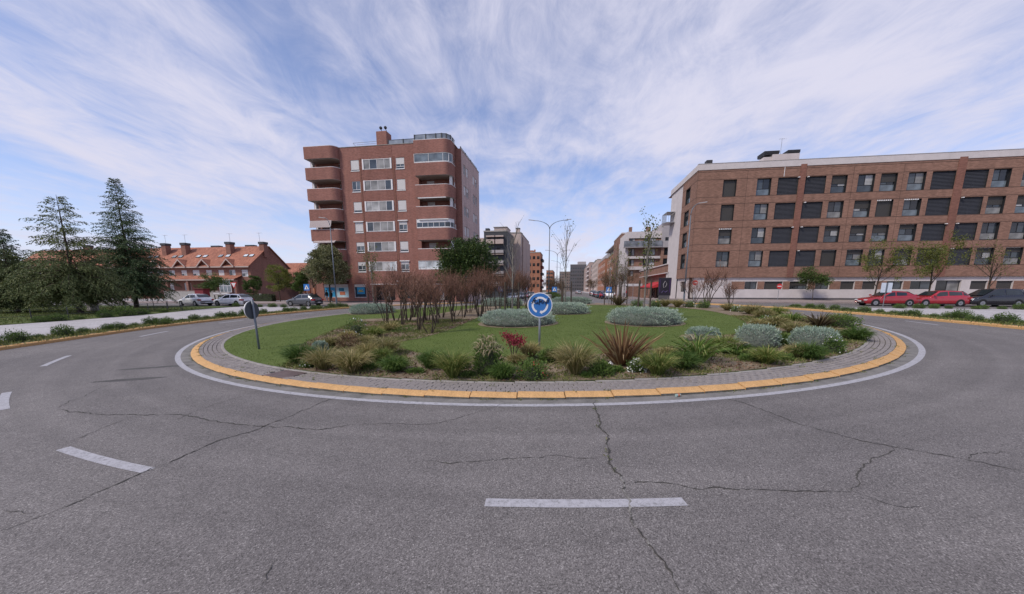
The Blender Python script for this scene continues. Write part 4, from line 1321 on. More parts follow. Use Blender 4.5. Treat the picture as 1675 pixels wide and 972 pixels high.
add_window(TW, M, X(-32.14), X(-30.21), 1.33, 3.29, .1, 'one', M_WFRAME, [M_NAVY], name='shop_window')
MB(M).box(X(-32.05), X(-30.3), .09, .1, 2.9, 3.24).build('fascia_panel', M_WHITE, TW)
MB(M).box(X(-31.75), X(-30.5), .118, .13, 1.85, 2.85).build('poster', M_BLUE, TW)
MB(M).tube([(X(-31.5), .125, 2.2), (X(-31.3), .125, 2.45), (X(-31.1), .125, 2.3), (X(-30.9), .125, 2.5), (X(-30.7), .125, 2.25), (X(-31.5), .125, 2.2)], .07, 4).build('poster_emblem', M_YPOST, TW)
for a, b, z0 in ((-28.6, -25.6, .96), (-24.6, -21.4, 1.21), (-20.6, -17.0, .96)):
    add_window(TW, M, X(a) + .01, X(b) - .01, z0, 2.99, .15, 'four', M_DFRAME, [M_GLASSD, M_GLASS, M_CURT, M_GLASSD], name='shop_window')
MB(M).box(X(-29.2), X(-16.3), -.5, .0, 3.22, 3.36).build('shop_canopy', M_WFRAME, TW)
mb = MB(M)
lx = X(-25.2)
for k in range(14):
    w_ = wr.uniform(.1, .22)
    if k not in (4, 9): mb.box(lx, lx + w_, -.02, .0, 3.65, 3.65 + wr.uniform(.18, .3))
    lx += w_ + .08
mb.build('shop_lettering', M_WFRAME, TW)

# ------------------------------------------------------------------ terraced houses at the left
zb = .5
HS = building('terraced_houses', 'row of brick terraced houses with red tiled roof behind the cedars', -120.0, 65.0, zb)
X = lambda a: a + 120.0
M = FR(0, 0, -zb)
xe = X(-61.6)
hw = [(-76.8, 1.3), (-74.0, 1.6), (-71.0, 1.3), (-68.2, 1.3), (-65.7, 1.4), (-62.9, 1.4)]
hw = [(a - 16.8 * k, w) for k in range(4) for a, w in hw]
uops = [(X(a) - w / 2, X(a) + w / 2, 5.05, 6.35) for a, w in hw if X(a) > 2]
gops2 = [(X(a) - .8, X(a) + .8, 2.4, 3.8) for a in (-71.4, -76.4, -80.5, -88, -93, -97)]
mb = MB(M)
wall(mb, 0, xe, .5, 7.2, uops + gops2, 0, .15)
mb.add([(xe, 0, .5), (xe, 10, .5), (xe, 10, 7.2), (xe, 5, 11.15), (xe, 0, 7.2)], [(0, 1, 2, 3, 4)])
mb.build('wall', M_BR_HOUSE, HS)
for (a, b, c, d) in uops: add_window(HS, M, a + .01, b - .01, c + .01, d - .01, .06, 'two', M_WFRAME, [M_GLASS, M_CURTW], wr.choice([0, .5, .9, .3]), M_SHUTW)
for (a, b, c, d) in gops2: add_window(HS, M, a + .01, b - .01, c + .01, d - .01, .06, 'two', M_WFRAME, [M_CURTW, M_CURT], .4, M_SHUTW)
dorm = [-66.0, -71.5, -77.0, -82.8, -88.3, -93.8, -99.6, -105]
mb = MB(Matrix.Translation((0, -.55, 6.95 - zb)) @ Matrix.Rotation(math.atan2(4.3, 5.55), 4, 'X'))
mb.box(-.3, xe + .3, 0, 7.03, 0, .12)
rf = mb.build('roof', M_TILE, HS)
mb = MB(Matrix.Translation((xe + .3, 10.55, 6.95 - zb)) @ Matrix.Rotation(math.pi, 4, 'Z') @ Matrix.Rotation(math.atan2(4.3, 5.55), 4, 'X'))
mb.box(0, xe + .6, 0, 7.0, 0, .12)
mb.build('roof', M_TILE, HS)
MB(M).box(-.3, xe + .2, -.62, -.5, 6.78, 7.0).build('gutter', M_CREAM, HS)
for a in dorm:
    x = X(a)
    mb = MB(M)
    zt, w = 8.35, 1.5
    for s_ in (-1, 1):
        mb.add([(x, -.75, zt), (x + s_ * w, -.75, 6.95), (x + s_ * w, 1.3, 6.95), (x, 2.2, zt), (x, -.75, zt + .12), (x + s_ * (w + .1), -.75, 7.0), (x + s_ * (w + .1), 1.3, 7.0), (x, 2.2, zt + .12)],
               [(0, 1, 2, 3), (7, 6, 5, 4), (1, 5, 6, 2)])
    dm = mb.build('dormer_roof', M_TILE, HS)
    mb = MB(M)
    for s_ in (-1, 1): mb.add([(x, -.8, zt - .12), (x + s_ * w, -.8, 6.78), (x + s_ * w, -.8, 7.02), (x, -.8, zt + .14), (x, -.7, zt - .12), (x + s_ * w, -.7, 6.78), (x + s_ * w, -.7, 7.02), (x, -.7, zt + .14)],
                              [(0, 1, 2, 3), (7, 6, 5, 4), (0, 4, 5, 1), (3, 2, 6, 7)])
    mb.build('bargeboard', M_CREAM, dm)
    MB(M).add([(x - w, -.05, 7.0), (x + w, -.05, 7.0), (x, -.05, zt)], [(0, 1, 2)]).build('dormer_wall', M_BR_HOUSE, dm)
rot = Matrix.Rotation(math.atan2(4.3, 5.55), 4, 'X')
for i, a in enumerate([-62.9, -64.2, -68.3, -70.0, -73.6, -75.2, -79.5, -81.0, -85.5, -87, -92, -94]):
    mb = MB(Matrix.Translation((X(a), 1.85, 8.95 - zb)) @ rot)
    mb.box(-.45, .45, 0, .8, .02, .12)
    sk = mb.build('skylight', M_DFRAME, HS)
    MB(Matrix.Translation((X(a), 1.85, 8.95 - zb)) @ rot).box(-.4, .4, .05, .75, .121, .13).build('pane', M_CURTW if i < 8 else M_GLASSB, sk)
for i, a in enumerate([-57.9 - 3.9, -68.6, -79.2, -84, -95, -104]):
    mb = MB(M); mb.bbox(X(a) - .55, X(a) + .55, 2.6 if i else 3.6, 3.7 if i else 4.6, 9, 11.6, .03)
    c_ = mb.build('chimney', M_BR_HOUSE, HS)
    MB(M).box(X(a) - .62, X(a) + .62, 2.5 if i else 3.5, 3.8 if i else 4.7, 11.6, 12.05).build('chimney_cap', M_DGREY, c_)
    aerial(HS, X(a) + .3, 3, 11.5 - zb, 2.2, 1.3)
for a in (-66.5, -74.8, -88): MB(M).box(X(a) - 1, X(a) + 1, 5.6, 6.6, 10.6, 11.75).build('chimney', M_DGREY, HS)
# lean-to porch roof
mb = MB(Matrix.Translation((0, -1.9, 4.45 - zb)) @ Matrix.Rotation(math.atan2(.75, 1.95), 4, 'X')); mb.box(X(-110), X(-63.6), 0, 2.1, 0, .1)
mb.build('porch_roof', M_TILE, HS)
MB(M).box(X(-110), X(-63.6), -1.98, -1.88, 4.28, 4.46).build('gutter', M_CREAM, HS)
for a in (-63.7, -69.4, -74.4, -79.2, -85, -91): MB(M).box(X(a) - .25, X(a) + .25, -1.8, -1.3, .5, 4.4).build('porch_pier', M_BR_HOUSE, HS)
cv = MB(M)
for k in range(4): cv.box(X(-67.2) + k * .84, X(-67.2) + k * .84 + .08, -1.75, -1.65, 2.0, 4.3)
for z_ in (2.0, 3.2, 4.25): cv.box(X(-67.2), X(-64.6), -1.76, -1.64, z_, z_ + .08)
cv = cv.build('conservatory', M_WFRAME, HS)
MB(M).box(X(-67.2), X(-64.6), -1.7, -1.69, 2.0, 4.3).build('pane', M_GLASSB, cv)

# a second row of roofs farther back
H2 = building('farther_houses', 'low red tiled roof of farther houses between the terrace and the tower', -80.0, 92.0, .5)
MB().box(0, 42, 0, 9, 0, 5.6).build('wall', M_BR_HOUSE, H2)
mb = MB(); mb.add([(-.4, -.5, 5.5), (42.4, -.5, 5.5), (42.4, 4.5, 9.3), (-.4, 4.5, 9.3), (-.4, 9.5, 5.5), (42.4, 9.5, 5.5), (-.4, -.5, 5.62), (42.4, -.5, 5.62), (42.4, 4.5, 9.44), (-.4, 4.5, 9.44), (-.4, 9.5, 5.62), (42.4, 9.5, 5.62)],
                   [(6, 7, 8, 9), (9, 8, 11, 10), (0, 1, 7, 6), (1, 2, 8, 7), (2, 5, 11, 8), (3, 2, 1, 0), (4, 5, 2, 3), (0, 6, 9, 3), (3, 9, 10, 4), (4, 10, 11, 5)])
mb.build('roof', M_TILE, H2)
for k in range(4):
    MB().box(8 + k * 9, 9.2 + k * 9, 4, 5, 8.8, 10.3).build('chimney', M_DGREY, H2)
x, y = city(-61.4, 58)
gw = thing('garden_wall', 'pale rendered garden wall in front of the terraced houses behind the white cars', 'wall', (*city(-73.5, 58.0), .55), GROT)
MB().box(0, 11.5, 0, .25, 0, 1.65).build('panel', M_CONC, gw); MB().box(-.05, 11.55, -.05, .3, 1.65, 1.73).build('coping', M_CREAM, gw)
# brick piers and dark fence between houses and tower
fn = thing('pier_fence', 'brick piers with dark panels between the terraced houses and the tower', 'fence', (*city(-50.0, 54.5), .75), GROT)
for i in range(7):
    MB().box(7 + i * .85 - .15, 7 + i * .85 + .15, -.15, .15, 0, 2.05).build('pier', M_BR_ORANGE if i else M_BR_RED, fn)
MB().box(0, 6.7, -.05, .05, 0, 2.1).build('dark_panel', plain('dark_red_panel', (.06, .022, .02), .7), fn)
MB().box(6.9, 12.3, -.03, .03, 0, 1.2).build('dark_panel', plain('dark_red_panel', (.06, .022, .02), .7), fn)
MB().box(-.4, 0, -.2, .2, 0, 1.1).build('pier', M_WHITE, fn)

# ------------------------------------------------------------------ generic street blocks
def block(name, label, a0, a1, b0, b1, z0, z1, mat, front=None, side=None, which='r', wm=M_WFRAME, gl=M_GLASS, roofm=None):
    """front=(cols,rows,w,h,zfirst,pitch) grid of windows; side: the same on the street flank"""
    B_ = building(name, label, a0, b0, z0)
    W_, D_, H_ = a1 - a0, b1 - b0, z1 - z0
    mb_ = MB()

    def grid(g_, Lw):
        if not g_: return []
        c, r, w, h_, zf_, pt = g_
        return [((k + .5) * Lw / c - w / 2, (k + .5) * Lw / c + w / 2, zf_ + j * pt, zf_ + j * pt + h_) for k in range(c) for j in range(r)]
    fo, so = grid(front, W_), grid(side, D_)
    wall(mb_, 0, W_, 0, H_, fo, 0, .15)
    MS = RIGHTSIDE(W_, 0, 0) if which == 'r' else LEFTSIDE(0, D_, 0)
    mb_.M = MS
    wall(mb_, 0, D_, 0, H_, so, 0, .15)
    mb_.M = None
    xo = 0 if which == 'r' else W_
    mb_.quad((xo, 0, 0), (xo, D_, 0), (xo, D_, H_), (xo, 0, H_)); mb_.quad((0, D_, 0), (W_, D_, 0), (W_, D_, H_), (0, D_, H_)); mb_.quad((0, 0, H_), (W_, 0, H_), (W_, D_, H_), (0, D_, H_))
    mb_.build('wall', mat, B_)
    for o_ in fo: add_window(B_, FRONT, o_[0] + .01, o_[1] - .01, o_[2] + .01, o_[3] - .01, .08, 'two', wm, gl, wr.choice([0, .4, .9, 0]), M_SHUTW if wm is M_WFRAME else M_SHUTD)
    for o_ in so: add_window(B_, MS, o_[0] + .01, o_[1] - .01, o_[2] + .01, o_[3] - .01, .08, 'two', wm, gl, wr.choice([0, .4, .9, 0]), M_SHUTW if wm is M_WFRAME else M_SHUTD)
    rm = roofm or M_CONC
    MB().box(-.1, W_ + .1, -.1, .25, H_, H_ + .3).build('parapet', rm, B_)
    if which == 'r': MB().box(W_ - .25, W_ + .1, .25, D_, H_, H_ + .3).build('parapet', rm, B_)
    else: MB().box(-.1, .25, .25, D_, H_, H_ + .3).build('parapet', rm, B_)
    return B_, W_, D_, H_


# dark tower down the left side of the street
D1, W_, D_, H_ = block('dark_apartment_block', 'dark grey apartment block with pale balcony panels beyond the brick tower', -22.7, -16.4, 100, 112, .6, 17.7, M_DGREY, None, (3, 5, 1.2, 1.4, 2, 2.9))
for k in range(5):
    z_ = 16.65 - .6 - k * 2.75
    for (xa, xb) in ((.75, 2.95), (3.25, 5.4)):
        bo = MB().box(xa, xb, -.9, 0, z_ - 2.05 + (0 if k == 0 else .3), z_ - 1.0).build('balcony', M_CREAM if k < 1 else M_GREYP, D1)
        MB().box(xa, xb, -.92, .0, z_ - 2.15, z_ - 2.0).build('slab', M_CREAM, bo)
        if k == 0: MB().box(xa, xb, -.88, 0, z_ - .35, z_).build('lintel', M_CREAM, bo)
        add_window(D1, FRONT, xa + .2, xb - .2, z_ - 1.0, z_ - .35, -.3 if k == 0 else -.05, 'two', M_DFRAME, [M_GLASSD, M_GLASS])
MB().box(2.4, 5.9, 2, 8, H_, H_ + 1.4).build('roof_house', M_CREAM, D1); MB().box(2.2, 6.0, 1.8, 8.2, H_ + 1.4, H_ + 1.55).build('roof_slab', M_CONC, D1)
MB().box(.3, 1.3, .5, 2, H_, H_ + 1).build('chimney', M_DGREY, D1)
MB().box(-2.6, -.05, 6, 12, 0, H_ - .7).build('pale_wing', M_CREAM, D1)
B2, W_, D_, H_ = block('cream_apartment_block', 'cream apartment block with blank end wall beside the dark block', -18.6, -14.4, 113, 136, .5, 19.1, M_CREAM, None, (5, 6, 1.3, 1.5, 2, 2.9))
for k in range(5): MB().bbox(W_ - .05, W_ + .55, 3.2 + k * 4.2, 5.8 + k * 4.2, 2.5, H_ - .6, .25).build('bay', M_CREAM, B2)
MB().box(2.6, 3.7, 1, 2.2, H_, H_ + 1.4).build('chimney', M_CREAM, B2); MB().box(2.5, 3.8, .9, 2.3, H_ + 1.4, H_ + 1.65).build('chimney_cap', M_DGREY, B2); MB().box(3.6, 4.0, 6, 6.5, H_, H_ + .9).build('vent', M_DGREY, B2)
B3, W_, D_, H_ = block('orange_apartment_block', 'orange brick apartment block beyond the cream block on the left', -17.4, -12.0, 160, 174, .5, 17.9, M_BR_ORANGE, (3, 5, 1.1, 1.3, 3.1, 2.9), (3, 5, 1.6, 1.8, 2.6, 2.9), wm=M_DFRAME, gl=M_GLASSD)
for k in range(5): MB().box(W_, W_ + .9, 3, 11, 2.5 + k * 2.9, 3.5 + k * 2.9).build('balcony', plain('balcony_red', (.16, .03, .03), .6) if k % 2 else M_DGREY, B3)
MB().box(.3, 2.2, 2, 6, H_, H_ + 1.2).build('roof_house', M_BR_ORANGE, B3); MB().box(2.5, 3.1, 2, 2.8, H_, H_ + 1.5).build('chimney', M_BR_ORANGE, B3)
block('far_orange_block', 'small orange block far down the street left of the lamps', -17, -12, 290, 330, .5, 17, M_BR_ORANGE, (3, 5, 1.5, 1.4, 2, 2.9), (6, 5, 1.6, 1.4, 2, 2.9), wm=M_DFRAME)
block('far_brown_block', 'brown grey block far down the street right of the lamps', -10, 3, 420, 440, .5, 22, plain('far_brown', (.20, .155, .135), .9), (5, 6, 1.4, 1.4, 2, 3.2), None, wm=M_DFRAME)
fg, W_, D_, H_ = block('far_grey_block', 'wide dark grey block closing the far end of the street', 1.6, 17, 372, 392, .5, 26.5, plain('far_grey', (.105, .10, .11), .9), (7, 7, 1.5, 1.3, 2, 3.3), None, 'l', wm=M_DFRAME, gl=M_GLASS)
MB().box(7, 15, 3, 10, H_, H_ + 3).build('roof_house', M_GREYP, fg)
# right side of the street
o1, W_, D_, H_ = block('orange_roofed_block', 'orange brick block with overhanging roof on the right of the street', 16, 28, 133.5, 163, .4, 15.4, M_BR_ORANGE, (3, 4, 2.0, 1.3, 3.6, 2.9), (6, 4, 2.2, 1.3, 3.6, 2.9), 'l', gl=M_CURT)
MB().box(.9, W_, .5, D_ - .5, H_ + .3, H_ + 2.1).build('attic', M_GREYP, o1); MB().box(-.9, W_, -.8, D_ + .8, H_ + 2.1, H_ + 2.45).build('roof', M_GREYP, o1)
o2, W_, D_, H_ = block('orange_attic_block', 'second orange block down the right side with grey attic', 15.6, 28, 168, 205, .4, 15.8, M_BR_ORANGE, (3, 4, 2.0, 1.3, 3.6, 2.9), (7, 4, 2.4, 1.3, 3.6, 2.9), 'l', gl=M_CURT)
MB().box(1.2, W_, .8, D_ - .8, H_ + .3, H_ + 2.4).build('attic', M_GREYP, o2)
o3, W_, D_, H_ = block('cream_recess_block', 'cream block with dark recessed balconies on the right beyond the orange blocks', 15.6, 28, 212, 262, .4, 18.8, M_CREAM, None, (6, 5, 3.4, 1.7, 3.2, 3.0), 'l', gl=M_GLASSD, wm=M_DFRAME)
o4, W_, D_, H_ = block('far_banded_block', 'pink block with white banded balconies farthest on the right', 15.0, 28, 280, 380, .4, 22, plain('pink_render', (.37, .27, .24), .9), (3, 6, 2, 1.5, 3, 3), (9, 6, 3, 1.5, 3, 3), 'l')
for k in range(6): MB().bbox(-1.2, .0, 4, 30, 2.6 + k * 3.1, 3.6 + k * 3.1, .4).build('balcony', M_WHITE, o4)
# white and brown block with the podium of shops
zb = .75
WB = building('white_brown_block', 'white and brown apartment block with long grey balcony above the restaurant', 13.4, 95.0, zb)
X = lambda a: (a - 13.4 * 1.0)
Z9 = lambda z: 2.5 + (z - 2.5) * .95 - zb
A9 = lambda a: a * .95 - 13.4
rowsW = [(14.5, 15.27), (11.04, 12.7), (8.53, 10.1), (5.9, 7.3)]
mb = MB()
fo = [(A9(15.14), A9(16.47), Z9(r[0]), Z9(r[1])) for r in rowsW] + [(A9(18.6), A9(21.5), Z9(r[0]), Z9(r[1])) for r in rowsW]
wall(mb, A9(14.9), A9(22.7), 0, Z9(16.0) - 1, fo, 0, .3)
mb.build('brown_wall', M_BR_BROWN, WB)
mb = MB()
mb.box(A9(14.4), A9(22.7), -.05, 12, Z9(15.3), Z9(16.9)); mb.box(A9(14.2), A9(14.9), -.06, 12, 0, Z9(15.3))
mb.box(A9(14.9), A9(22.7), -.5, 0, Z9(10.25), Z9(10.85)); mb.box(A9(14.9), A9(22.7), -.5, 0, Z9(7.5), Z9(8.3))
mb.build('white_wall', M_WHITE, WB)
MB().box(A9(13.55), A9(22.7), -1.4, -1.34, Z9(13.06), Z9(14.5)).build('balcony_glass', glass('grey_rail_glass', (.16, .17, .19), .15), WB)
MB().box(A9(13.55), A9(22.7), -1.4, 0, Z9(12.9), Z9(13.05)).build('balcony_slab', M_GREYP, WB)
mb = MB(); mb.box(A9(22.7), A9(27.2), -1.2, 10, Z9(12.85), Z9(18.7)); mb.build('grey_bay', M_GREYP, WB)
MB().box(A9(14.95), A9(22.66), .35, 12, 0, Z9(15.2)).box(A9(22.68), A9(27.2), -.55, 12, 0, Z9(12.84)).build('rear_mass', M_BR_BROWN, WB)
mb = MB(); wall(mb, A9(22.7), A9(27.2), 0, Z9(12.85), [(A9(23.4), A9(25.1), Z9(11.0), Z9(12.7)), (A9(23.3), A9(25.1), Z9(8.45), Z9(10.2))], -.9, .3); mb.build('brown_wall', M_BR_BROWN, WB)
for o_ in fo: add_window(WB, FRONT, o_[0] + .01, o_[1] - .01, o_[2] + .01, o_[3] - .01, .15, 'two', M_DFRAME, [M_GLASSD, M_CURT])
for o_ in ((A9(23.4), A9(25.1), Z9(11.0), Z9(12.7)), (A9(23.3), A9(25.1), Z9(8.45), Z9(10.2))): add_window(WB, FRONT, o_[0] + .01, o_[1] - .01, o_[2] + .01, o_[3] - .01, -.75, 'two', M_DFRAME, M_GLASSD)
MB().box(A9(23.4), A9(24.94), -1.23, -1.2, Z9(14.45), Z9(15.26)).build('window', M_GLASSD, WB)
for (a, b) in ((15.05, 15.75), (19.3, 20.3)): MB().box(A9(a), A9(b), 1, 2, Z9(16.9), Z9(18.2)).build('chimney', M_BR_BROWN, WB)
block('brown_flank_block', 'narrow brown block beyond the white and brown block on the right', 14.2, 24, 108, 126, .5, 17.6, M_BR_BROWN, (3, 5, 1.3, 1.5, 2.5, 2.9), (3, 5, .9, 1.8, 2.2, 2.9), 'l', wm=M_DFRAME, gl=M_GLASSD, roofm=M_WHITE)
PD = building('shop_podium', 'single storey brown shop podium with red awning beside the street', 16.0, 62.3, .8)
mb = MB(LEFTSIDE(0, 22.5, 0))
pops = [(2.5, 6, .5, 3.1), (8.5, 11, .5, 3.2), (13.0, 15.5, .3, 2.8), (16.5, 20, .5, 3.2)]
wall(mb, 0, 22.5, 0, 4.4, pops, 0, .4)
mb.build('wall', M_BR_BROWN, PD)
mb = MB(); mb.box(-.6, 6, 0, 22.7, 4.4, 5.6); mb.build('fascia', M_BR_BROWN, PD)
MB().box(-.75, 6, -.1, 22.8, 5.6, 5.75).build('roof_edge', M_WHITE, PD); MB().box(-.7, 6, -.05, 22.75, 4.28, 4.395).build('roof_edge', M_WHITE, PD)
for o_ in pops: add_window(PD, LEFTSIDE(0, 22.5, 0), o_[0] + .01, o_[1] - .01, o_[2] + .01, o_[3] - .01, .2, 'two', M_DFRAME, [M_GLASSD, M_GLASS], name='shop_window')
M_REDC = plain('red_canvas', (.42, .028, .035), .7, .1)
aw = MB(); aw.add([(-.05, 3, 3.1), (-.05, 13.5, 3.1), (-2.2, 13.5, 2.25), (-2.2, 3, 2.25), (-2.2, 13.5, 1.95), (-2.2, 3, 1.95), (-.05, 3, 2.3)], [(0, 1, 2, 3), (3, 2, 4, 5), (0, 3, 5, 6)])
aw.build('awning', M_REDC, PD)
MB().box(-.3, -.02, .3, 2.6, 2.6, 3.4).build('shop_sign', M_REDC, PD)
MB().box(-.8, .6, 18.5, 19.6, 0, 4.28).build('pillar', M_BR_BROWN, PD)
MB().box(-.4, -.05, 20.2, 21, 0, 1.3).build('white_box', M_WHITE, PD)

# ------------------------------------------------------------------ street furniture
M_SIGNW = plain('sign_white', (.74, .73, .75), .45, .04); M_SIGNB = plain('sign_blue', (.035, .165, .46), .4, .06); M_SIGNR = plain('sign_red', (.50, .03, .03), .4, .08)
M_GREYBACK = plain('sign_back_grey', (.085, .095, .115), .5, .15, 4, metal=.2)
M_BLACK = plain('black_ink', (.008, .008, .009), .5)
M_POST = plain('post_grey', (.24, .255, .28), .45, .1, 5, metal=.4)
M_POSTD = plain('post_dark_grey', (.15, .17, .20), .5, .12, 5, metal=.3)


def disc(mb_, r, y, n=32, mi=0, th=.004):
    v = [(r * math.cos(2 * math.pi * k / n), y, r * math.sin(2 * math.pi * k / n)) for k in range(n)]
    mb_.add(v + [(x_, y + th, z__) for x_, _, z__ in v], [tuple(range(n))] + [tuple(range(2 * n - 1, n - 1, -1))] + [(k, n + k, n + (k + 1) % n, (k + 1) % n) for k in range(n)], mi)


# roundabout sign, facing the camera
x, y = .91, 12.05
zg = TI(x, y)
sg = thing('roundabout_sign', 'blue roundabout sign with white arrows and black scribble in the front bed', 'road sign', (x, y, zg), R(-2))
MB().tube([(0, .03, -.3), (0, .03, 1.95)], [.036, .036], 10).build('pole', M_POST, sg, smooth=True)
zc = 1.61
face = thing_f = obj('sign_face', None, sg, (0, 0, zc))
mb = MB(); disc(mb, .40, 0, 40, 0, .03); face.data = None
COL.objects.unlink(face); bpy.data.objects.remove(face)
mb2 = MB(Matrix.Translation((0, -.02, zc))); disc(mb2, .405, 0, 40, 0, .03)
face = mb2.build('sign_face', M_SIGNW, sg)
mb2 = MB(Matrix.Translation((0, -.0245, zc))); disc(mb2, .378, 0, 40, 0, .003)
mb2.build('blue_field', M_SIGNB, face)
for k in range(3):
    a0 = R(90 + 35 - k * 120); a1 = R(90 - 45 - k * 120)
    mb2 = MB(Matrix.Translation((0, -.0285, zc)))
    V, F = [], []
    n = 10
    for i in range(n + 1):
        a = a0 + (a1 - a0) * i / n
        for r_ in (.205, .27): V.append((r_ * math.cos(a), 0, r_ * math.sin(a)))
    F = [(2 * i, 2 * i + 2, 2 * i + 3, 2 * i + 1) for i in range(n)]
    mb2.add(V, F)
    tip = a1 - R(17)
    mb2.add([(.165 * math.cos(a1), 0, .165 * math.sin(a1)), (.237 * math.cos(tip), 0, .237 * math.sin(tip)), (.31 * math.cos(a1), 0, .31 * math.sin(a1))], [(0, 1, 2)])
    mb2.build('arrow', M_SIGNW, face)
ink = MB(Matrix.Translation((0, -.032, zc)))
strokes = [[(-.26, .02), (-.19, .19), (-.13, .22), (-.10, .2)], [(-.24, .10), (-.12, .13)], [(-.12, .06), (-.15, .02), (-.10, .01), (-.07, .09), (-.06, .02)], [(-.03, -.02), (-.01, .17), (.0, .09)], [(.08, .14), (.0, .07), (.07, .02), (.05, .10)],
           [(.10, .02), (.11, .11), (.16, .10), (.17, .02)], [(.20, -.04), (.22, .12), (.28, .14), (.28, .07), (.22, .07)], [(.25, .17), (.31, .19)], [(-.2, .05), (-.16, .1)]]
for s_ in strokes: ink.tube([(a, 0, b + .03) for a, b in s_], .013, 4)
ink.build('scribble', M_BLACK, face)
mb2 = MB(); mb2.box(-.045, .045, .0, .066, zc - .2, zc - .16); mb2.box(-.045, .045, .0, .066, zc + .16, zc + .2); mb2.build('clamp', M_POST, sg)

# the second roundabout sign seen from behind
x, y = -9.97, 14.19
s2 = thing('roundabout_sign', 'round sign seen from its grey back at the left of the island lawn', 'road sign', (x, y, TI(x, y)), R(125 + 0))
s2.rotation_euler = (Matrix.Rotation(R(-1.2), 4, 'Y') @ Matrix.Rotation(R(-96), 4, 'Z')).to_euler()
MB().tube([(0, .05, -.3), (0, .05, 1.95)], .04, 10).build('pole', M_POSTD, s2, smooth=True)
mb2 = MB(Matrix.Translation((0, 0, 1.52))); disc(mb2, .335, -.03, 36, 0, .028)
bk = mb2.build('sign_back', M_GREYBACK, s2)
mb2 = MB(Matrix.Translation((0, 0, 1.52)))
disc(mb2, .34, -.06, 40, 0, .028); mb2.build('rim', M_SIGNW, bk)


def plate_sign(name, label, x, y, z, h_, kind, s_=.6, rz=0., group=None, post=.03):
    t = thing(name, label, 'road sign', (x, y, z), rz, group)
    MB().tube([(0, .04, -.1), (0, .04, h_)], post, 6).build('pole', M_POST, t)
    Mz = Matrix.Translation((0, 0, h_ - s_ / 2))
    if kind == 'zebra':
        f_ = MB(Mz).box(-s_ / 2, s_ / 2, -.015, .005, -s_ / 2, s_ / 2).build('sign_face', M_SIGNB, t)
        MB(Mz).add([(-s_ * .38, -.018, -s_ * .3), (s_ * .38, -.018, -s_ * .3), (0, -.018, s_ * .38)], [(0, 1, 2)]).build('white_triangle', M_SIGNW, f_)
        MB(Mz).tube([(-.02, -.022, -s_ * .22), (0, -.022, .0), (.0, -.022, s_ * .12)], s_ * .045, 4).tube([(.0, -.022, 0), (.07, -.022, -s_ * .22)], s_ * .035, 4).build('pictogram', M_BLACK, f_)
    elif kind == 'noentry':
        mb_ = MB(Mz); disc(mb_, s_ / 2, -.01, 24); f_ = mb_.build('sign_face', M_SIGNR, t)
        MB(Mz).box(-s_ * .36, s_ * .36, -.016, -.011, -s_ * .07, s_ * .07).build('white_bar', M_SIGNW, f_)
    elif kind == 'yield':
        f_ = MB(Mz).add([(-s_ * .55, -.01, s_ * .45), (0, -.01, -s_ * .5), (s_ * .55, -.01, s_ * .45), (-s_ * .55, .005, s_ * .45), (0, .005, -s_ * .5), (s_ * .55, .005, s_ * .45)], [(0, 1, 2), (5, 4, 3), (0, 3, 4, 1), (1, 4, 5, 2), (2, 5, 3, 0)]).build('sign_face', M_SIGNR, t)
        MB(Mz).add([(-s_ * .36, -.013, s_ * .34), (0, -.013, -s_ * .3), (s_ * .36, -.013, s_ * .34)], [(0, 1, 2)]).build('white_field', M_SIGNW, f_)
    elif kind == 'white':
        f_ = MB(Mz).box(-s_ / 2, s_ / 2, -.02, .01, -s_ / 2, s_ / 2).build('sign_face', plain('pale_sign', (.55, .60, .68), .5), t)
        MB(Mz).box(-.07, .07, -.03, -.021, -s_ / 2, s_ / 2).build('strap', M_POSTD, f_)
    elif kind == 'board':
        f_ = MB(Mz).box(-1.3, 1.3, -.02, .01, -.2, .2).build('sign_face', M_GREYP, t)
        MB(Mz).box(-1.1, -.2, -.025, -.021, -.05, .05).box(.1, 1.0, -.025, -.021, -.05, .05).build('lettering', M_SIGNW, f_)
    return t


def ctT(a, b):
    x, y = city(a, b)
    return x, y, T(x, y)


def psign(label, u, depth, zt, kind, s_=.6, name=None, rz=GROT):
    """a sign standing at lateral position u (m) and depth (m)"""
    x, y = u, depth
    z = T(x, y) + .12
    return plate_sign(name or {'zebra': 'crossing_sign', 'noentry': 'no_entry_sign', 'yield': 'yield_sign', 'white': 'plate_sign', 'board': 'direction_board'}[kind], label, x, y, z, zt - z, kind, s_, rz)


def lamp_post(name, label, x, y, z, H, arms, rz, group=None, reach=1.9):
    t = thing(name, label, 'street lamp', (x, y, z), rz, group)
    MB().tube([(0, 0, 0), (0, 0, .9)], [.11, .1], 10).build('base_sleeve', M_POSTD, t)
    MB().tube([(0, 0, .9), (0, 0, H - 1.3)], [.085, .055], 8).build('pole', M_POSTD, t, smooth=True)
    for s_ in arms:
        pts = [(0, 0, H - 1.32)] + [(s_ * reach * (1 - math.cos(q)) , 0, H - 1.3 + 1.2 * math.sin(q)) for q in [k * math.pi / 14 for k in range(1, 8)]]
        am = MB().tube(pts, [.05] * 4 + [.035] * 4, 6).build('arm', M_POSTD, t, smooth=True)
        ex = s_ * reach
        MB().add([(ex - s_ * .1, -.05, H - .12), (ex + s_ * .75, -.1, H - .02), (ex + s_ * .75, .1, H - .02), (ex - s_ * .1, .05, H - .12), (ex - s_ * .1, -.05, H - .04), (ex + s_ * .75, -.08, H + .06), (ex + s_ * .75, .08, H + .06), (ex - s_ * .1, .05, H - .04)],
                 [(0, 1, 2, 3), (7, 6, 5, 4), (0, 4, 5, 1), (1, 5, 6, 2), (2, 6, 7, 3), (3, 7, 4, 0)]).build('lamp_head', M_GREYP, am)
    return t


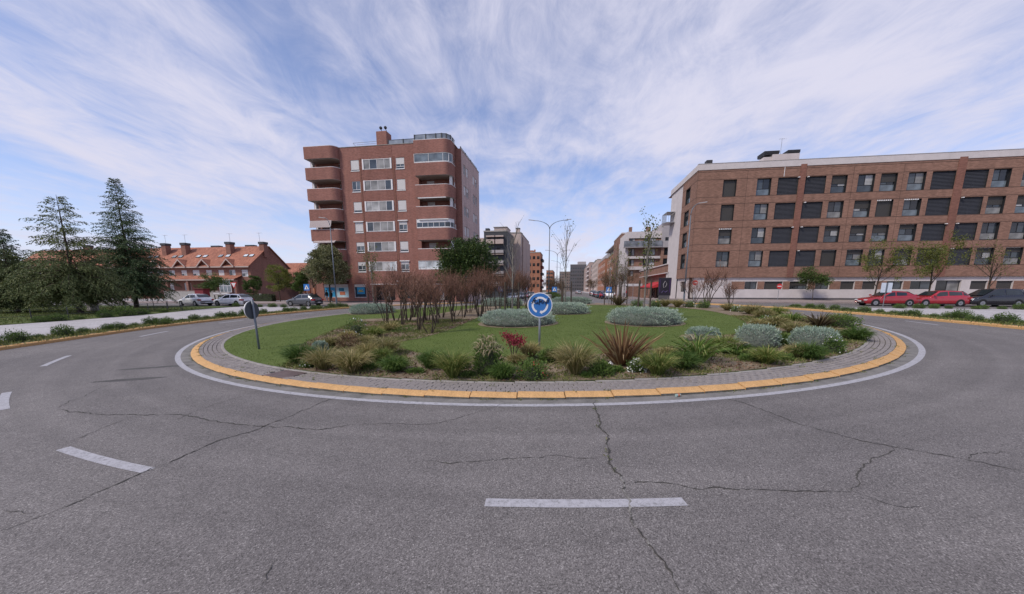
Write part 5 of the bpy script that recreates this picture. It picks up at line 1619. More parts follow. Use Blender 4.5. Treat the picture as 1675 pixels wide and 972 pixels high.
for i, (b, lab) in enumerate(((55.2, 'nearest tall double armed street lamp on the median'), (93.5, 'second double armed street lamp down the median'), (128, 'third double armed street lamp down the median'), (165, 'farthest double armed street lamp on the median'))):
    x, y, z = ctT(-2.85, b)
    lamp_post('street_lamp', lab, x, y, z + .14, 11.4, (-1, 1), GROT + R(4), 'double armed lamps along the median', 2.3)
x, y = 19.5, 42.0
lamp_post('street_lamp', 'single armed street lamp before the white corner of the brown block', x, y, T(x, y) + .12, 10.6, (1,), GROT, None, .8)
x, y = -23.2, 48.9
lamp_post('street_lamp', 'thin street lamp standing before the left balconies of the brick tower', x, y, T(x, y) + .12, 10.9, (-1,), GROT, None, .7)
# litter bin ring at the foot of the near lamp
x, y, z = ctT(-2.85, 53.6)
bn = thing('planter_bin', 'grey concrete bin on the median before the nearest lamp', 'bin', (x, y, z + .14))
MB().lathe([(.42, 0), (.5, .1), (.5, .8), (.44, .86)], 14).build('body', M_CONC, bn); MB().lathe([(.38, .86), (.38, .9)], 12).build('rim', M_DMETAL, bn)

psign('red and white no entry sign in front of the brown block base windows', 32.6, 45.4, 3.22, 'noentry', .62)
psign('red no entry sign by the white corner of the brown block', 21.6, 44.0, 3.6, 'noentry', .6)
psign('pale plate sign on a post before the first red car', 33.2, 33.0, 3.1, 'white', .85)
psign('blue crossing sign behind the dark car near the tower', -24.6, 44.6, 3.15, 'zebra', .75)
psign('blue crossing sign on the median to the right of the nearest lamp', 6.9, 60.5, 2.95, 'zebra', .8)
psign('blue crossing sign by the parked cars on the right of the street', 14.2, 54.5, 2.9, 'zebra', .8)
psign('red and white yield sign behind the white car at the left', -36.2, 48.5, 3.5, 'yield', .9)
psign('yield sign on the left carriageway beyond the shrubs', 2.6, 66, 3.0, 'yield', .9)
psign('low green direction board beside the yield sign at the left', -37.8, 48.2, 2.2, 'board', .4)
psign('grey direction board on posts at the right street corner', 18.4, 56.5, 3.4, 'board', .4)
psign('blue crossing sign seen by the bare birch on the left', -1.6, 54.0, 3.0, 'zebra', .75)

# advertising totem
x, y = 19.05, 46.5
tt = thing('advertising_totem', 'dark advertising totem with purple edges beside the red awning', 'totem', (x, y, T(x, y) + .13), GROT)
MB().bbox(-.65, .65, -.15, .15, 0, .5, .03).build('base', M_PLINTH, tt)
MB().bbox(-.75, .75, -.12, .12, .5, 2.7, .03).build('cabinet', M_DFRAME, tt)
pn = MB().box(-.68, .68, -.13, -.121, .58, 2.62).build('poster', plain('poster_black', (.016, .012, .02), .3), tt)
for s_ in (-1, 1): MB().box(s_ * .6 - .06, s_ * .6 + .06, -.136, -.131, .9, 2.5).build('purple_strip', plain('purple_ink', (.04, .014, .07), .4), pn)
MB().tube([(-.2, -.134, 1.9), (0, -.134, 2.3), (.22, -.134, 1.95), (.1, -.134, 1.6), (-.15, -.134, 1.5), (-.2, -.134, 1.9)], .03, 4).build('pale_mark', M_GREYP, pn)
MB().tube([(-.35, -.134, .85), (-.15, -.134, 1.1), (.1, -.134, .9), (.35, -.134, 1.1)], .04, 4).build('violet_mark', plain('violet_ink', (.07, .045, .14), .4), pn)

# park furniture at the left: utility cabinets, red box
for (px_, py_, w, h_, lab) in ((-47.6, 31.2, 1.1, 1.55, 'tall white utility cabinet at the left edge of the park'), (-40.0, 35.2, .75, 1.05, 'small white utility cabinet beside the cedar trunk')):
    t = thing('utility_cabinet', lab, 'cabinet', (px_, py_, T(px_, py_) + .16), R(-25))
    MB().bbox(-w / 2, w / 2, -.3, .3, .18, h_, .03).build('body', M_WHITE, t); MB().box(-w / 2 - .04, w / 2 + .04, -.34, .34, 0, .18).build('plinth', M_CONC, t)
    MB().box(-w / 2 - .04, w / 2 + .04, -.34, .34, h_, h_ + .06).build('lid', M_GREYP, t); MB().box(-.012, .012, -.306, -.3, .25, h_ - .08).build('door_gap', M_PLINTH, t)
x, y, z = ctT(-52.5, 46.6)
t = thing('red_kiosk', 'small dark red box beside the white cars at the left', 'kiosk', (x, y, z + .12), GROT)
MB().bbox(-.75, .75, -.5, .5, 0, 1.9, .04).build('body', plain('kiosk_red', (.20, .022, .03), .6), t); MB().box(-.85, .85, -.6, .6, 1.9, 2.0).build('roof', plain('kiosk_red2', (.14, .02, .025), .6), t)
# low wire fence of the park
pf = thing('wire_fence', 'low wire fence on thin posts along the park edge', 'fence', (0, 0, 0))
pth = smooth_path([(-34.4, 22, 0), (-32.6, 28, 0), (-32.1, 33, 0), (-33.0, 37, 0), (-40, 38.6, 0)], 1.8)
for p in pth: MB().tube([(p.x, p.y, T(p.x, p.y) + .1), (p.x, p.y, T(p.x, p.y) + 1.05)], .03, 5).build('post', M_DMETAL, pf)
for z_ in (.55, .98):
    MB().tube([(p.x, p.y, T(p.x, p.y) + z_) for p in pth], .012, 4).build('wire', M_DMETAL, pf)
# park bench silhouettes and rust-brown bar at the far left
x, y = -46.5, 27.0
sw_ = thing('timber_frame', 'rust brown timber beam of a park frame at the far left edge', 'frame', (x, y, T(x, y) + .15), R(4))
MB().box(-9, 2.6, -.09, .09, 3.05, 3.3).build('beam', plain('rust_timber', (.10, .038, .028), .8), sw_)
for dx in (-8.5, -3.2): MB().box(dx, dx + .16, -.08, .08, 0, 3.05).build('post', plain('rust_timber', (.10, .038, .028), .8), sw_)

# ------------------------------------------------------------------ litter on the ground
x, y = 2.78, 10.15
t = tag(MB(Matrix.Translation((0, 0, .05))).add([(-.09, -.03, 0), (.0, -.07, .03), (.09, -.02, -.01), (.06, .06, .05), (-.05, .07, .01), (0, 0, .1), (-.02, .0, -.04)], [(0, 1, 5), (1, 2, 5), (2, 3, 5), (3, 4, 5), (4, 0, 5), (1, 0, 6), (2, 1, 6), (3, 2, 6), (4, 3, 6), (0, 4, 6)]).build('crumpled_paper', M_WFRAME, None, (x, y, TI(x, y))), 'crumpled white paper lying in the front bed', 'litter')
x, y = 3.63, 7.72
t = thing('flattened_can', 'small flattened drink can on the gutter before the kerb', 'litter', (x, y, T(x, y) + .035), R(20))
MB().tube([(-.06, 0, 0), (.06, 0, 0)], [.033, .026], 10).build('body', plain('can_grey', (.3, .4, .38), .35), t)
MB().tube([(-.02, 0, 0), (.03, 0, 0)], [.035, .032], 10).build('band', M_ORNG, t)
x, y = 30.4, 21.2
t = tag(MB().add([(-.25, -.1, .02), (.2, -.15, .0), (.3, .1, .03), (-.1, .2, .0), (0, 0, .14)], [(0, 1, 4), (1, 2, 4), (2, 3, 4), (3, 0, 4)]).build('plastic_bag', M_WFRAME, None, (x, y, T(x, y) + .14)), 'white plastic bag on the right verge', 'litter')

# ------------------------------------------------------------------ cars
M_TYRE = plain('tyre_rubber', (.012, .012, .013), .8); M_RIM = plain('alloy_rim', (.36, .36, .38), .35, .1, 8, metal=.7)
M_CARGL = glass('car_glass', (.02, .026, .03), .04, .8); M_BUMP = plain('black_trim', (.014, .014, .015), .6)
M_HEADL = glass('head_lamp', (.62, .64, .66), .08, .8); M_TAIL = plain('tail_lamp', (.30, .015, .018), .25); M_PLATE = plain('number_plate', (.68, .68, .66), .4)


def carpaint(name, col, metal=.0):
    if name in MATS: return MATS[name]
    m, t, b = newmat(name)
    n = noise(t, 3., 4)
    link(t, ramp(t, n, [(.3, tuple(c * .9 for c in col)), (.7, tuple(c * 1.08 for c in col))]), b.inputs['Base Color'])
    b.inputs['Roughness'].default_value = .25
    b.inputs['Metallic'].default_value = metal
    b.inputs['Coat Weight'].default_value = 1.0
    b.inputs['Coat Roughness'].default_value = .06
    MATS[name] = m
    return m


CARK = {
    # L, W, belt stations (x as fraction of L from the nose, z belt), roof stations (x, z): screen base .. rear window base
    'hatch': (4.1, 1.74, [(0, .50), (.03, .68), (.10, .78), (.26, .92), (.45, .94), (.70, .98), (.90, 1.02), (.97, .95), (1, .62)], [(.26, .92), (.44, 1.42), (.60, 1.47), (.80, 1.42), (.94, .99)]),
    'saloon': (4.35, 1.74, [(0, .46), (.03, .62), (.10, .74), (.30, .88), (.5, .92), (.72, .95), (.90, .98), (.97, .92), (1, .58)], [(.29, .88), (.46, 1.36), (.58, 1.41), (.76, 1.36), (.92, .97)]),
    'estate': (4.55, 1.79, [(0, .46), (.03, .64), (.10, .77), (.28, .90), (.5, .94), (.72, .97), (.92, 1.0), (.98, .92), (1, .58)], [(.27, .90), (.43, 1.40), (.58, 1.45), (.84, 1.41), (.965, .98)]),
    'mpv': (4.5, 1.85, [(0, .52), (.03, .74), (.10, .88), (.22, .99), (.5, 1.02), (.72, 1.05), (.93, 1.08), (.985, .98), (1, .62)], [(.19, .97), (.40, 1.58), (.56, 1.66), (.86, 1.60), (.975, 1.08)]),
}


def interp(P_, x):
    for (x0, z0), (x1, z1) in zip(P_, P_[1:]):
        if x <= x1: return z0 + (z1 - z0) * (x - x0) / max(1e-6, x1 - x0)
    return P_[-1][1]


CARM = {}


def car_meshes(kind):
    if kind in CARM: return CARM[kind]
    L, W, belt, roof = CARK[kind]
    hw = W / 2
    sx = [0, .015, .04, .08, .13, .2, .26, .34, .44, .55, .66, .76, .85, .92, .96, .985, 1]
    pw = lambda f: hw * (.80 + .20 * min(1, (f / .09)) ** .5) if f < .09 else hw * (.84 + .16 * min(1, ((1 - f) / .07)) ** .5) if f > .93 else hw
    wl = .30 if kind != 'mpv' else .32
    wx = (.185, .80) if kind != 'mpv' else (.18, .79)
    low = MB()
    V = []
    for f in sx:
        w = pw(f); zt = interp(belt, f)
        zb_ = .20 + (.08 if f < .03 or f > .97 else 0)
        sec = [(w * .90, zb_), (w, zb_ + .12), (w * 1.0, .52), (w * .995, zt * .55 + .52 * .45), (w * .955, zt - .035), (w * .88, zt), (w * .4, zt + .025), (0, zt + .03)]
        for s_ in (1, -1):
            V += [((f - .5) * L, s_ * y_, z_) for y_, z_ in sec]
    k = 8
    F = []
    for i in range(len(sx) - 1):
        for s_ in (0, 1):
            for j in range(k - 1):
                a = i * 2 * k + s_ * k + j
                q = (a, a + 1, a + 1 + 2 * k, a + 2 * k)
                F.append(q if s_ else q[::-1])
    for i, flip in ((0, False), (len(sx) - 1, True)):
        o = i * 2 * k
        ring_ = [o + j for j in range(k)] + [o + k + j for j in range(k - 1, -1, -1)]
        F.append(tuple(ring_ if flip else ring_[::-1]))
    low.add(V, F)
    # greenhouse
    V = []
    rs = []
    n = 14
    for i in range(n + 1):
        f = roof[0][0] + (roof[-1][0] - roof[0][0]) * i / n
        rs.append(f)
    for f in rs:
        zt, zb_ = interp(roof, f), interp(belt, f) - .03
        zt = max(zt, zb_ + .01)
        fr = (zt - zb_) / (roof[2][1] - zb_)
        wb, wt = hw * .90, hw * (.90 - .17 * fr)
        for s_ in (1, -1): V += [((f - .5) * L, s_ * y_, z_) for y_, z_ in [(wb, zb_), (wt * .985 + .015 * wb, zt - .05 * fr), (wt * .90, zt - .008), (wt * .45, zt + .018 * fr), (0, zt + .022 * fr)]]
    k = 5
    F = []
    for i in range(n):
        for s_ in (0, 1):
            for j in range(k - 1):
                a = i * 2 * k + s_ * k + j
                q = (a, a + 1, a + 1 + 2 * k, a + 2 * k)
                F.append(q if s_ else q[::-1])
    low.add(V, F)

    def side_pt(f, t_, s_, off=.012):
        zt, zb_ = interp(roof, f), interp(belt, f) - .03
        fr = (zt - zb_) / (roof[2][1] - zb_)
        wb, wt = hw * .90, hw * (.90 - .17 * fr)
        z_ = zb_ + (zt - .05 * fr - zb_) * t_
        y_ = wb + (wt * .985 + .015 * wb - wb) * t_
        return ((f - .5) * L, s_ * (y_ + off), z_ + off * .3)

    r0, r1, r2, r3, r4 = [p[0] for p in roof]
    post = r0 + (r3 - r0) * .56
    wins = [[(r0 + .05, .14), (post - .012, .14), (post - .012, .90), (r1 + .012, .88), (r0 + .10, .6)], [(post + .012, .14), (r3 - .01 if kind != 'mpv' else r3, .16), (r3 - .015, .86), (post + .012, .90)]]
    if kind in ('estate', 'mpv'): wins.append([(r3 + .012, .18), (r4 - .025, .30), (r3 + .05, .80), (r3 + .005, .84)])
    ws = []
    for wn in wins:
        for s_ in (1, -1):
            mb_ = MB(); p_ = [side_pt(f, t_, s_) for f, t_ in wn]
            mb_.add(p_, [tuple(range(len(p_))) if s_ < 0 else tuple(range(len(p_) - 1, -1, -1))])
            ws.append(('side_window', mb_.mesh('side_window', M_CARGL)))

    def screen_(fa_, fb_, sgn):
        mb_ = MB()
        p_ = []
        for f, ww in ((fa_, .80), (fb_, .70)):
            z_ = interp(roof, f) + .028
            for s_ in (-1, 1): p_.append(((f - .5) * L + sgn * .02, s_ * hw * ww, z_))
        mb_.add([p_[0], p_[1], p_[3], p_[2]], [(0, 1, 2, 3) if sgn < 0 else (3, 2, 1, 0)])
        return mb_
    ws.append(('windscreen', screen_(r0 + .02, r1 - .012, -1).mesh('windscreen', M_CARGL)))
    ws.append(('rear_window', screen_(r4 - .02, r3 + .01, 1).mesh('rear_window', M_CARGL)))
    # trims
    zb0, zb1 = interp(belt, .02), interp(belt, .98)
    tr = MB(); tr.bbox(-L / 2 - .015, -L / 2 + .1, -hw * .66, hw * .66, .24, .36, .03); tr.bbox(-L / 2 - .012, -L / 2 + .08, -hw * .4, hw * .4, .44, .52, .02)
    tr.bbox(L / 2 - .1, L / 2 + .015, -hw * .78, hw * .78, .24, .40, .03)
    for s_ in (1, -1): tr.box(-L * .28, L * .27, s_ * hw * .985 - .012, s_ * hw * .985 + .012, .17, .25)
    wheels = []
    ty = MB(Matrix.Rotation(math.pi / 2, 4, 'X')); ty.lathe([(wl * .6, -.1), (wl * .95, -.1), (wl, -.07), (wl, .07), (wl * .95, .1), (wl * .6, .1)], 20)
    tym = ty.mesh('tyre', M_TYRE)
    rm = MB(Matrix.Rotation(math.pi / 2, 4, 'X')); rm.lathe([(wl * .62, -.102), (wl * .60, -.09), (wl * .56, -.075), (wl * .12, -.085), (.02, -.10)], 20)
    for q in range(5):
        a = 2 * math.pi * q / 5
        rm.add([(.05 * math.cos(a + 1.5), .05 * math.sin(a + 1.5), -.104), (.05 * math.cos(a - 1.5), .05 * math.sin(a - 1.5), -.104), (wl * .58 * math.cos(a - .14), wl * .58 * math.sin(a - .14), -.1), (wl * .58 * math.cos(a + .14), wl * .58 * math.sin(a + .14), -.1)], [(0, 1, 2, 3), (3, 2, 1, 0)])
    rmm = rm.mesh('rim', M_RIM)
    ar = MB(Matrix.Rotation(math.pi / 2, 4, 'X')); ar.lathe([(wl + .055, -.006), (wl + .055, .006)], 22)
    CARM[kind] = dict(L=L, W=W, low=low, wins=ws, trim=tr.mesh('trim', M_BUMP), tyre=tym, rim=rmm, arch=ar.mesh('wheel_arch', M_BUMP), wl=wl, wx=wx, belt=belt)
    return CARM[kind]


def car(label, kind, paint, x, y, heading, group=None, detail=True, z=None):
    """heading: direction of the nose, radians"""
    d = car_meshes(kind)
    z = T(x, y) if z is None else z
    t = thing('parked_car', label, 'car', (x, y, z), heading + math.pi, group)
    key = ('body', kind, paint.name)
    obj('body', cached(key, lambda: d['low'].mesh('body', paint, True)), t)
    L, hw = d['L'], d['W'] / 2
    for nm, me in d['wins']: obj(nm, me, t)
    obj('trim', d['trim'], t)
    for fx in d['wx']:
        for s_ in (1, -1):
            xx = (fx - .5) * L
            obj('wheel_arch', d['arch'], t, (xx, s_ * (hw * .998), d['wl'] + .01))
            w_ = obj('wheel', None, t, (xx, s_ * (hw - .075), d['wl']), 0 if s_ > 0 else math.pi)
            obj('tyre', d['tyre'], w_); obj('rim', d['rim'], w_)
    for s_ in (1, -1):
        zf_ = interp(d['belt'], .05)
        obj('headlight', cached(('hl', kind, s_), lambda: MB().add([(-L * .487, s_ * hw * .58, zf_ - .16), (-L * .455, s_ * hw * .93, zf_ - .12), (-L * .405, s_ * hw * .985, zf_ + .01), (-L * .465, s_ * hw * .62, zf_ - .03), (-L * .46, s_ * hw * .6, zf_ - .1)], [(0, 1, 2, 3), (3, 2, 1, 0)]).bbox(-L * .495, -L * .44, min(s_ * hw * .55, s_ * hw * .9), max(s_ * hw * .55, s_ * hw * .9), zf_ - .14, zf_ - .03, .02).mesh('headlight', M_HEADL)), t)
        zr_ = interp(d['belt'], .95)
        obj('tail_light', cached(('tl', kind, s_), lambda: MB().bbox(L * .40, L * .502, min(s_ * hw * .68, s_ * hw * 1.0), max(s_ * hw * .68, s_ * hw * 1.0), zr_ - .30, zr_ - .12, .03).mesh('tail_light', M_TAIL)), t)
        obj('mirror', cached(('mi', kind, s_, paint.name), lambda: MB().bbox(-L * .20, -L * .165, min(s_ * hw, s_ * (hw + .17)), max(s_ * hw, s_ * (hw + .17)), .95, 1.08, .02).mesh('mirror', paint)), t)
    for e_ in (-1, 1): obj('number_plate', cached(('np', kind, e_), lambda: MB().box(e_ * L / 2 + e_ * .018 - .006, e_ * L / 2 + e_ * .018 + .006, -.26, .26, .40, .51).mesh('number_plate', M_PLATE)), t)
    return t


P_WHITE = carpaint('paint_white', (.82, .81, .83)); P_RED = carpaint('paint_red', (.30, .012, .020)); P_RED2 = carpaint('paint_bright_red', (.36, .014, .026)); P_BLACK = carpaint('paint_black', (.008, .008, .014))
P_GREY = carpaint('paint_dark_grey', (.10, .105, .12), 0); P_SILVER = carpaint('paint_silver', (.42, .43, .45), .4); P_BLUE = carpaint('paint_navy', (.02, .03, .08)); P_TEAL = carpaint('paint_teal', (.03, .10, .14))
W_ = math.pi + GROT       # nose towards -a


def carc(label, kind, paint, u, depth, heading, group=None): return car(label, kind, paint, u, depth, heading, group)


carc('white estate car, right one of the two white cars by the houses', 'estate', P_WHITE, -35.2, 46.7, math.pi + GROT - R(2), 'cars parked at the left')
carc('leftmost white hatchback parked beside the park', 'hatch', P_WHITE, -39.6, 46.3, math.pi + GROT - R(10), 'cars parked at the left')
carc('dark grey hatchback parked in front of the brick tower', 'hatch', P_GREY, -25.9, 46.2, math.pi + GROT - R(3), 'cars parked at the left')
carc('older red saloon car in front of the brown block, left of two red cars', 'saloon', P_RED, 36.1, 35.7, math.pi + GROT - R(4), 'cars parked at the right')
carc('red estate car parked between the red saloon and the black car', 'estate', P_RED2, 40.3, 35.3, math.pi + GROT, 'cars parked at the right')
carc('black people carrier parked right of the red cars', 'mpv', P_BLACK, 44.6, 34.5, math.pi + GROT, 'cars parked at the right')
carc('black car at the right edge of the frame behind the black people carrier', 'saloon', P_BLACK, 49.6, 33.8, math.pi + GROT, 'cars parked at the right')
HD = math.atan2(EY[1], EY[0])
cp = [P_WHITE, P_BLUE, P_RED, P_TEAL, P_SILVER, P_GREY, P_BLUE, P_WHITE, P_SILVER, P_BLACK]
cn = ['white', 'navy', 'red', 'teal', 'silver', 'grey', 'dark blue', 'pale', 'light silver', 'black']
kk = ['hatch', 'estate', 'hatch', 'mpv', 'hatch', 'saloon', 'hatch', 'estate', 'mpv', 'hatch']
for i in range(10):
    x, y = city(7.1 + .05 * i, 65.5 + i * 5.9)
    car(f'{cn[i]} car, {ordn(i)} in the row parked along the right side of the street', kk[i], cp[i], x, y, HD + R(-6), 'cars parked along the right of the street')
for i in range(6):
    x, y = city(4.4, 150 + i * 7.0)
    car(f'far {["silver", "white", "grey", "black", "silver grey", "pale grey"][i]} car, {ordn(i)} of the distant cars on the right carriageway', 'hatch', [P_SILVER, P_WHITE, P_GREY, P_BLACK, P_SILVER, P_SILVER][i], x, y, HD, 'distant cars on the right carriageway')
lc = [('silver', P_SILVER), ('white', P_WHITE), ('dark blue', P_BLUE), ('grey', P_GREY), ('red', P_RED), ('pale silver', P_SILVER), ('black', P_BLACK), ('white', P_WHITE)]
for i, (n_, p_) in enumerate(lc):
    x, y = city(-11.2, 74 + i * 6.0)
    car(f'{n_} car, {ordn(i)} in the row parked along the left side of the street', ['hatch', 'estate', 'mpv'][i % 3], p_, x, y, HD + math.pi + R(5), 'cars parked along the left of the street')

# ------------------------------------------------------------------ people
def zone_mat(name, zones):
    """clothing by height on the body: (z, colour) steps"""
    m, t, b = newmat(name)
    tcn = t.nodes.new('ShaderNodeTexCoord'); sp = t.nodes.new('ShaderNodeSeparateXYZ'); link(t, tcn.outputs['Object'], sp.inputs[0])
    dv = t.nodes.new('ShaderNodeMath'); dv.operation = 'DIVIDE'; dv.inputs[1].default_value = 2.0
    link(t, sp.outputs[2], dv.inputs[0])
    link(t, ramp(t, dv.outputs[0], [(z_ / 2, c) for z_, c in zones], 'CONSTANT'), b.inputs['Base Color'])
    b.inputs['Roughness'].default_value = .85
    return m


def person(label, x, y, z, rz, jacket, trousers, hair, stride=.14, shoes=(.5, .5, .5), armb=.1, H=1.72):
    J = {'pel': (0, 0, .92), 'sp': (0, -.01, 1.15), 'ch': (0, -.01, 1.36), 'nk': (0, .0, 1.48), 'hd': (0, .01, 1.56), 'hd2': (0, .015, 1.66), 'tp': (0, .01, 1.72),
         'hL': (.09, 0, .88), 'kL': (.10, stride * .55, .50), 'aL': (.10, stride * .9, .09), 'tL': (.11, stride * .9 + .15, .045), 'hR': (-.09, 0, .88), 'kR': (-.10, -stride * .2, .50), 'aR': (-.10, -stride, .10), 'tR': (-.11, -stride + .15, .05),
         'sL': (.17, -.01, 1.40), 'eL': (.215, -.03 - armb * .4, 1.13), 'wL': (.21, .08 - armb, .90), 'fL': (.205, .11 - armb, .80), 'sR': (-.17, -.01, 1.40), 'eR': (-.215, .0 + armb * .3, 1.13), 'wR': (-.21, .12 + armb, .92), 'fR': (-.205, .16 + armb, .83)}
    rad = dict(pel=.14, sp=.125, ch=.145, nk=.055, hd=.078, hd2=.095, tp=.06, hL=.095, kL=.062, aL=.042, tL=.035, hR=.095, kR=.062, aR=.042, tR=.035, sL=.075, eL=.05, wL=.036, fL=.028, sR=.075, eR=.05, wR=.036, fR=.028)
    E_ = [('pel', 'sp'), ('sp', 'ch'), ('ch', 'nk'), ('nk', 'hd'), ('hd', 'hd2'), ('hd2', 'tp'), ('pel', 'hL'), ('hL', 'kL'), ('kL', 'aL'), ('aL', 'tL'), ('pel', 'hR'), ('hR', 'kR'), ('kR', 'aR'), ('aR', 'tR'), ('ch', 'sL'), ('sL', 'eL'), ('eL', 'wL'), ('wL', 'fL'), ('ch', 'sR'), ('sR', 'eR'), ('eR', 'wR'), ('wR', 'fR')]
    names = list(J)
    me = bpy.data.meshes.new('body')
    s_ = H / 1.72
    me.from_pydata([tuple(c * s_ for c in J[n_]) for n_ in names], [(names.index(a), names.index(b)) for a, b in E_], [])
    skin = (.36, .2, .14)
    me.materials.append(zone_mat('clothes_' + label[:18].replace(' ', '_'), [(0, shoes), (.11, trousers), (.90, jacket), (1.49, skin)]))
    t = thing('person', label, 'person', (x, y, z), rz)
    o = obj('body', me, t)
    md = o.modifiers.new('skin', 'SKIN')
    md.use_smooth_shade = True
    for i, n_ in enumerate(names):
        r_ = rad[n_] * s_
        me.skin_vertices[0].data[i].radius = (r_ * (1.25 if n_ in ('ch', 'pel', 'sp') else 1), r_ * (.85 if n_ in ('ch', 'pel', 'sp') else 1))
    me.skin_vertices[0].data[0].use_root = True
    o.modifiers.new('sub', 'SUBSURF').levels = 1
    o.modifiers['sub'].render_levels = 1
    hm = MB(Matrix.Translation((0, -.012, 1.67 * s_)) @ Matrix.Diagonal((.103, .118, .115, 1)))
    hm.lathe([(.35, -.75), (.85, -.55), (1.0, -.1), (.98, .3), (.75, .7), (.4, .93), (.05, 1.0)], 12)
    hm.build('hair', hair, t, smooth=True)
    fm_ = MB()
    for sx_ in (-1, 1): fm_.bbox(sx_ * .032 - .012, sx_ * .032 + .012, .098, .108, 1.625 * s_, 1.64 * s_, .003)
    fm_.build('eyes', M_BLACK, t)
    MB().add([(-.012, .09, 1.585), (.012, .09, 1.585), (0, .125, 1.59), (0, .09, 1.63)], [(0, 1, 2), (0, 2, 3), (1, 3, 2)]).build('nose', plain('skin', (.36, .2, .14), .6), t)
    return t


M_HAIR = plain('dark_hair', (.014, .011, .01), .6); M_HAIRB = plain('brown_hair', (.06, .035, .02), .6)
zp = .86
x, y = city(-35.6, 50.6)
person('person in black top and pale trousers walking left of another by the tower', x, y, T(x, y) + .13, GROT + R(70), (.012, .012, .013), (.40, .38, .40), M_HAIR)
x, y = city(-34.75, 50.5)
person('person in black coat walking beside the tree trunk before the blue poster', x, y, T(x, y) + .13, GROT + R(100), (.010, .010, .011), (.015, .015, .018), M_HAIR, .1, (.5, .5, .5), .05, 1.66)
x, y = city(15.0, 68.5)
person('person in black standing at the door under the red awning', x, y, T(x, y) + .14, GROT + R(80), (.012, .012, .013), (.013, .013, .015), M_HAIRB, .03)
x, y = city(13.3, 88)
person('distant person in red jacket on the right pavement of the street', x, y, T(x, y) + .14, GROT + R(170), (.30, .03, .04), (.03, .035, .06), M_HAIRB, .15)
x, y = city(12.4, 86)
person('distant person in white shirt and dark trousers on the right pavement', x, y, T(x, y) + .14, GROT + R(0), (.55, .55, .57), (.02, .025, .05), M_HAIR, .15)

# ------------------------------------------------------------------ vegetation materials
M_BARK = mottled('bark', [(.3, (.045, .034, .027)), (.6, (.085, .066, .052)), (.8, (.12, .095, .078))], 6, 40)
M_BARKG = mottled('grey_bark', [(.3, (.12, .105, .09)), (.6, (.21, .19, .17)), (.8, (.28, .255, .23))], 6, 40)
M_TWIG = leafmat('rust_twigs', [(0, (.080, .043, .033)), (.5, (.15, .078, .056)), (1, (.23, .13, .092))], 0)
M_SEED = leafmat('rust_seed_heads', [(0, (.11, .048, .034)), (.5, (.22, .100, .068)), (1, (.35, .19, .13))], .2)
M_BTWIG = leafmat('bare_twigs', [(0, (.09, .075, .065)), (1, (.2, .175, .155))], 0)
M_CEDAR = leafmat('cedar_needles', [(0, (0.031, 0.062, 0.027)), (.5, (0.058, 0.101, 0.043)), (.85, (0.094, 0.137, 0.055)), (1, (0.146, 0.166, 0.074))], .12)
M_CEDARG = leafmat('pale_cedar_needles', [(0, (0.066, 0.095, 0.035)), (.5, (0.121, 0.153, 0.058)), (1, (0.205, 0.216, 0.088))], .15)
M_LDARK = leafmat('dark_leaves', [(0, (0.016, 0.034, 0.010)), (.6, (0.039, 0.072, 0.018)), (1, (0.098, 0.137, 0.036))], .15, .45)
M_LPALE = leafmat('pale_leaves', [(0, (.085, .10, .038)), (.5, (.17, .185, .085)), (1, (.33, .32, .20))], .3)
M_LYEL = leafmat('yellow_green_leaves', [(0, (0.078, 0.111, 0.021)), (.5, (0.137, 0.163, 0.034)), (1, (0.221, 0.215, 0.065))], .35)
M_LGREEN = leafmat('green_leaves', [(0, (0.039, 0.075, 0.017)), (.5, (0.072, 0.120, 0.029)), (1, (0.127, 0.176, 0.049))], .25)
M_HEDGE = leafmat('verge_leaves', [(0, (0.038, 0.080, 0.020)), (.5, (0.084, 0.143, 0.033)), (1, (0.154, 0.212, 0.060))], .2)
M_SANT = leafmat('silver_leaves', [(0, (0.167, 0.231, 0.182)), (.5, (0.309, 0.398, 0.318)), (1, (0.501, 0.584, 0.499))], .15, .8)
M_STAN = leafmat('straw_grass', [(0, (.12, .14, .038)), (.4, (.24, .225, .08)), (.75, (.41, .335, .155)), (1, (.56, .47, .27))], .3)
M_SGRN = leafmat('green_grass', [(0, (0.082, 0.138, 0.028)), (.5, (0.154, 0.214, 0.049)), (.85, (0.276, 0.292, 0.085)), (1, (0.518, 0.454, 0.186))], .3)
M_FINE = leafmat('fine_green', [(0, (0.042, 0.092, 0.020)), (.5, (0.084, 0.151, 0.032)), (1, (0.151, 0.218, 0.056))], .25)
M_LEAFY = leafmat('bed_leaves', [(0, (0.056, 0.106, 0.025)), (.5, (0.101, 0.170, 0.037)), (1, (0.179, 0.244, 0.070))], .25)
M_RUSTP = leafmat('rust_plant', [(0, (0.098, 0.056, 0.035)), (.5, (0.196, 0.119, 0.070)), (1, (0.336, 0.238, 0.140))], .2)
M_REDL = leafmat('red_leaves', [(0, (.13, .015, .025)), (.5, (.25, .028, .045)), (1, (.36, .06, .085))], .25)
M_PHORM = leafmat('bronze_leaves', [(0, (.12, .055, .028)), (.4, (.20, .105, .052)), (.75, (.30, .175, .09)), (1, (.44, .33, .19))], .25)
M_PHORMD = leafmat('dark_bronze_leaves', [(0, (.035, .024, .014)), (.5, (.085, .058, .03)), (1, (.24, .19, .11))], .2)
M_STRAP = leafmat('strap_leaves', [(0, (0.062, 0.133, 0.021)), (.6, (0.133, 0.211, 0.045)), (1, (0.312, 0.328, 0.113))], .25)
M_DRY = leafmat('dry_blades', [(0, (.20, .155, .085)), (.5, (.34, .275, .175)), (1, (.46, .40, .28))], .2)
M_FLW = plain('white_petals', (.72, .72, .70), .7); M_FLR = plain('red_petals', (.42, .05, .04), .7)
M_LITTER = leafmat('dead_leaves', [(0, (.09, .05, .03)), (.5, (.18, .105, .065)), (1, (.30, .20, .14))], .1)
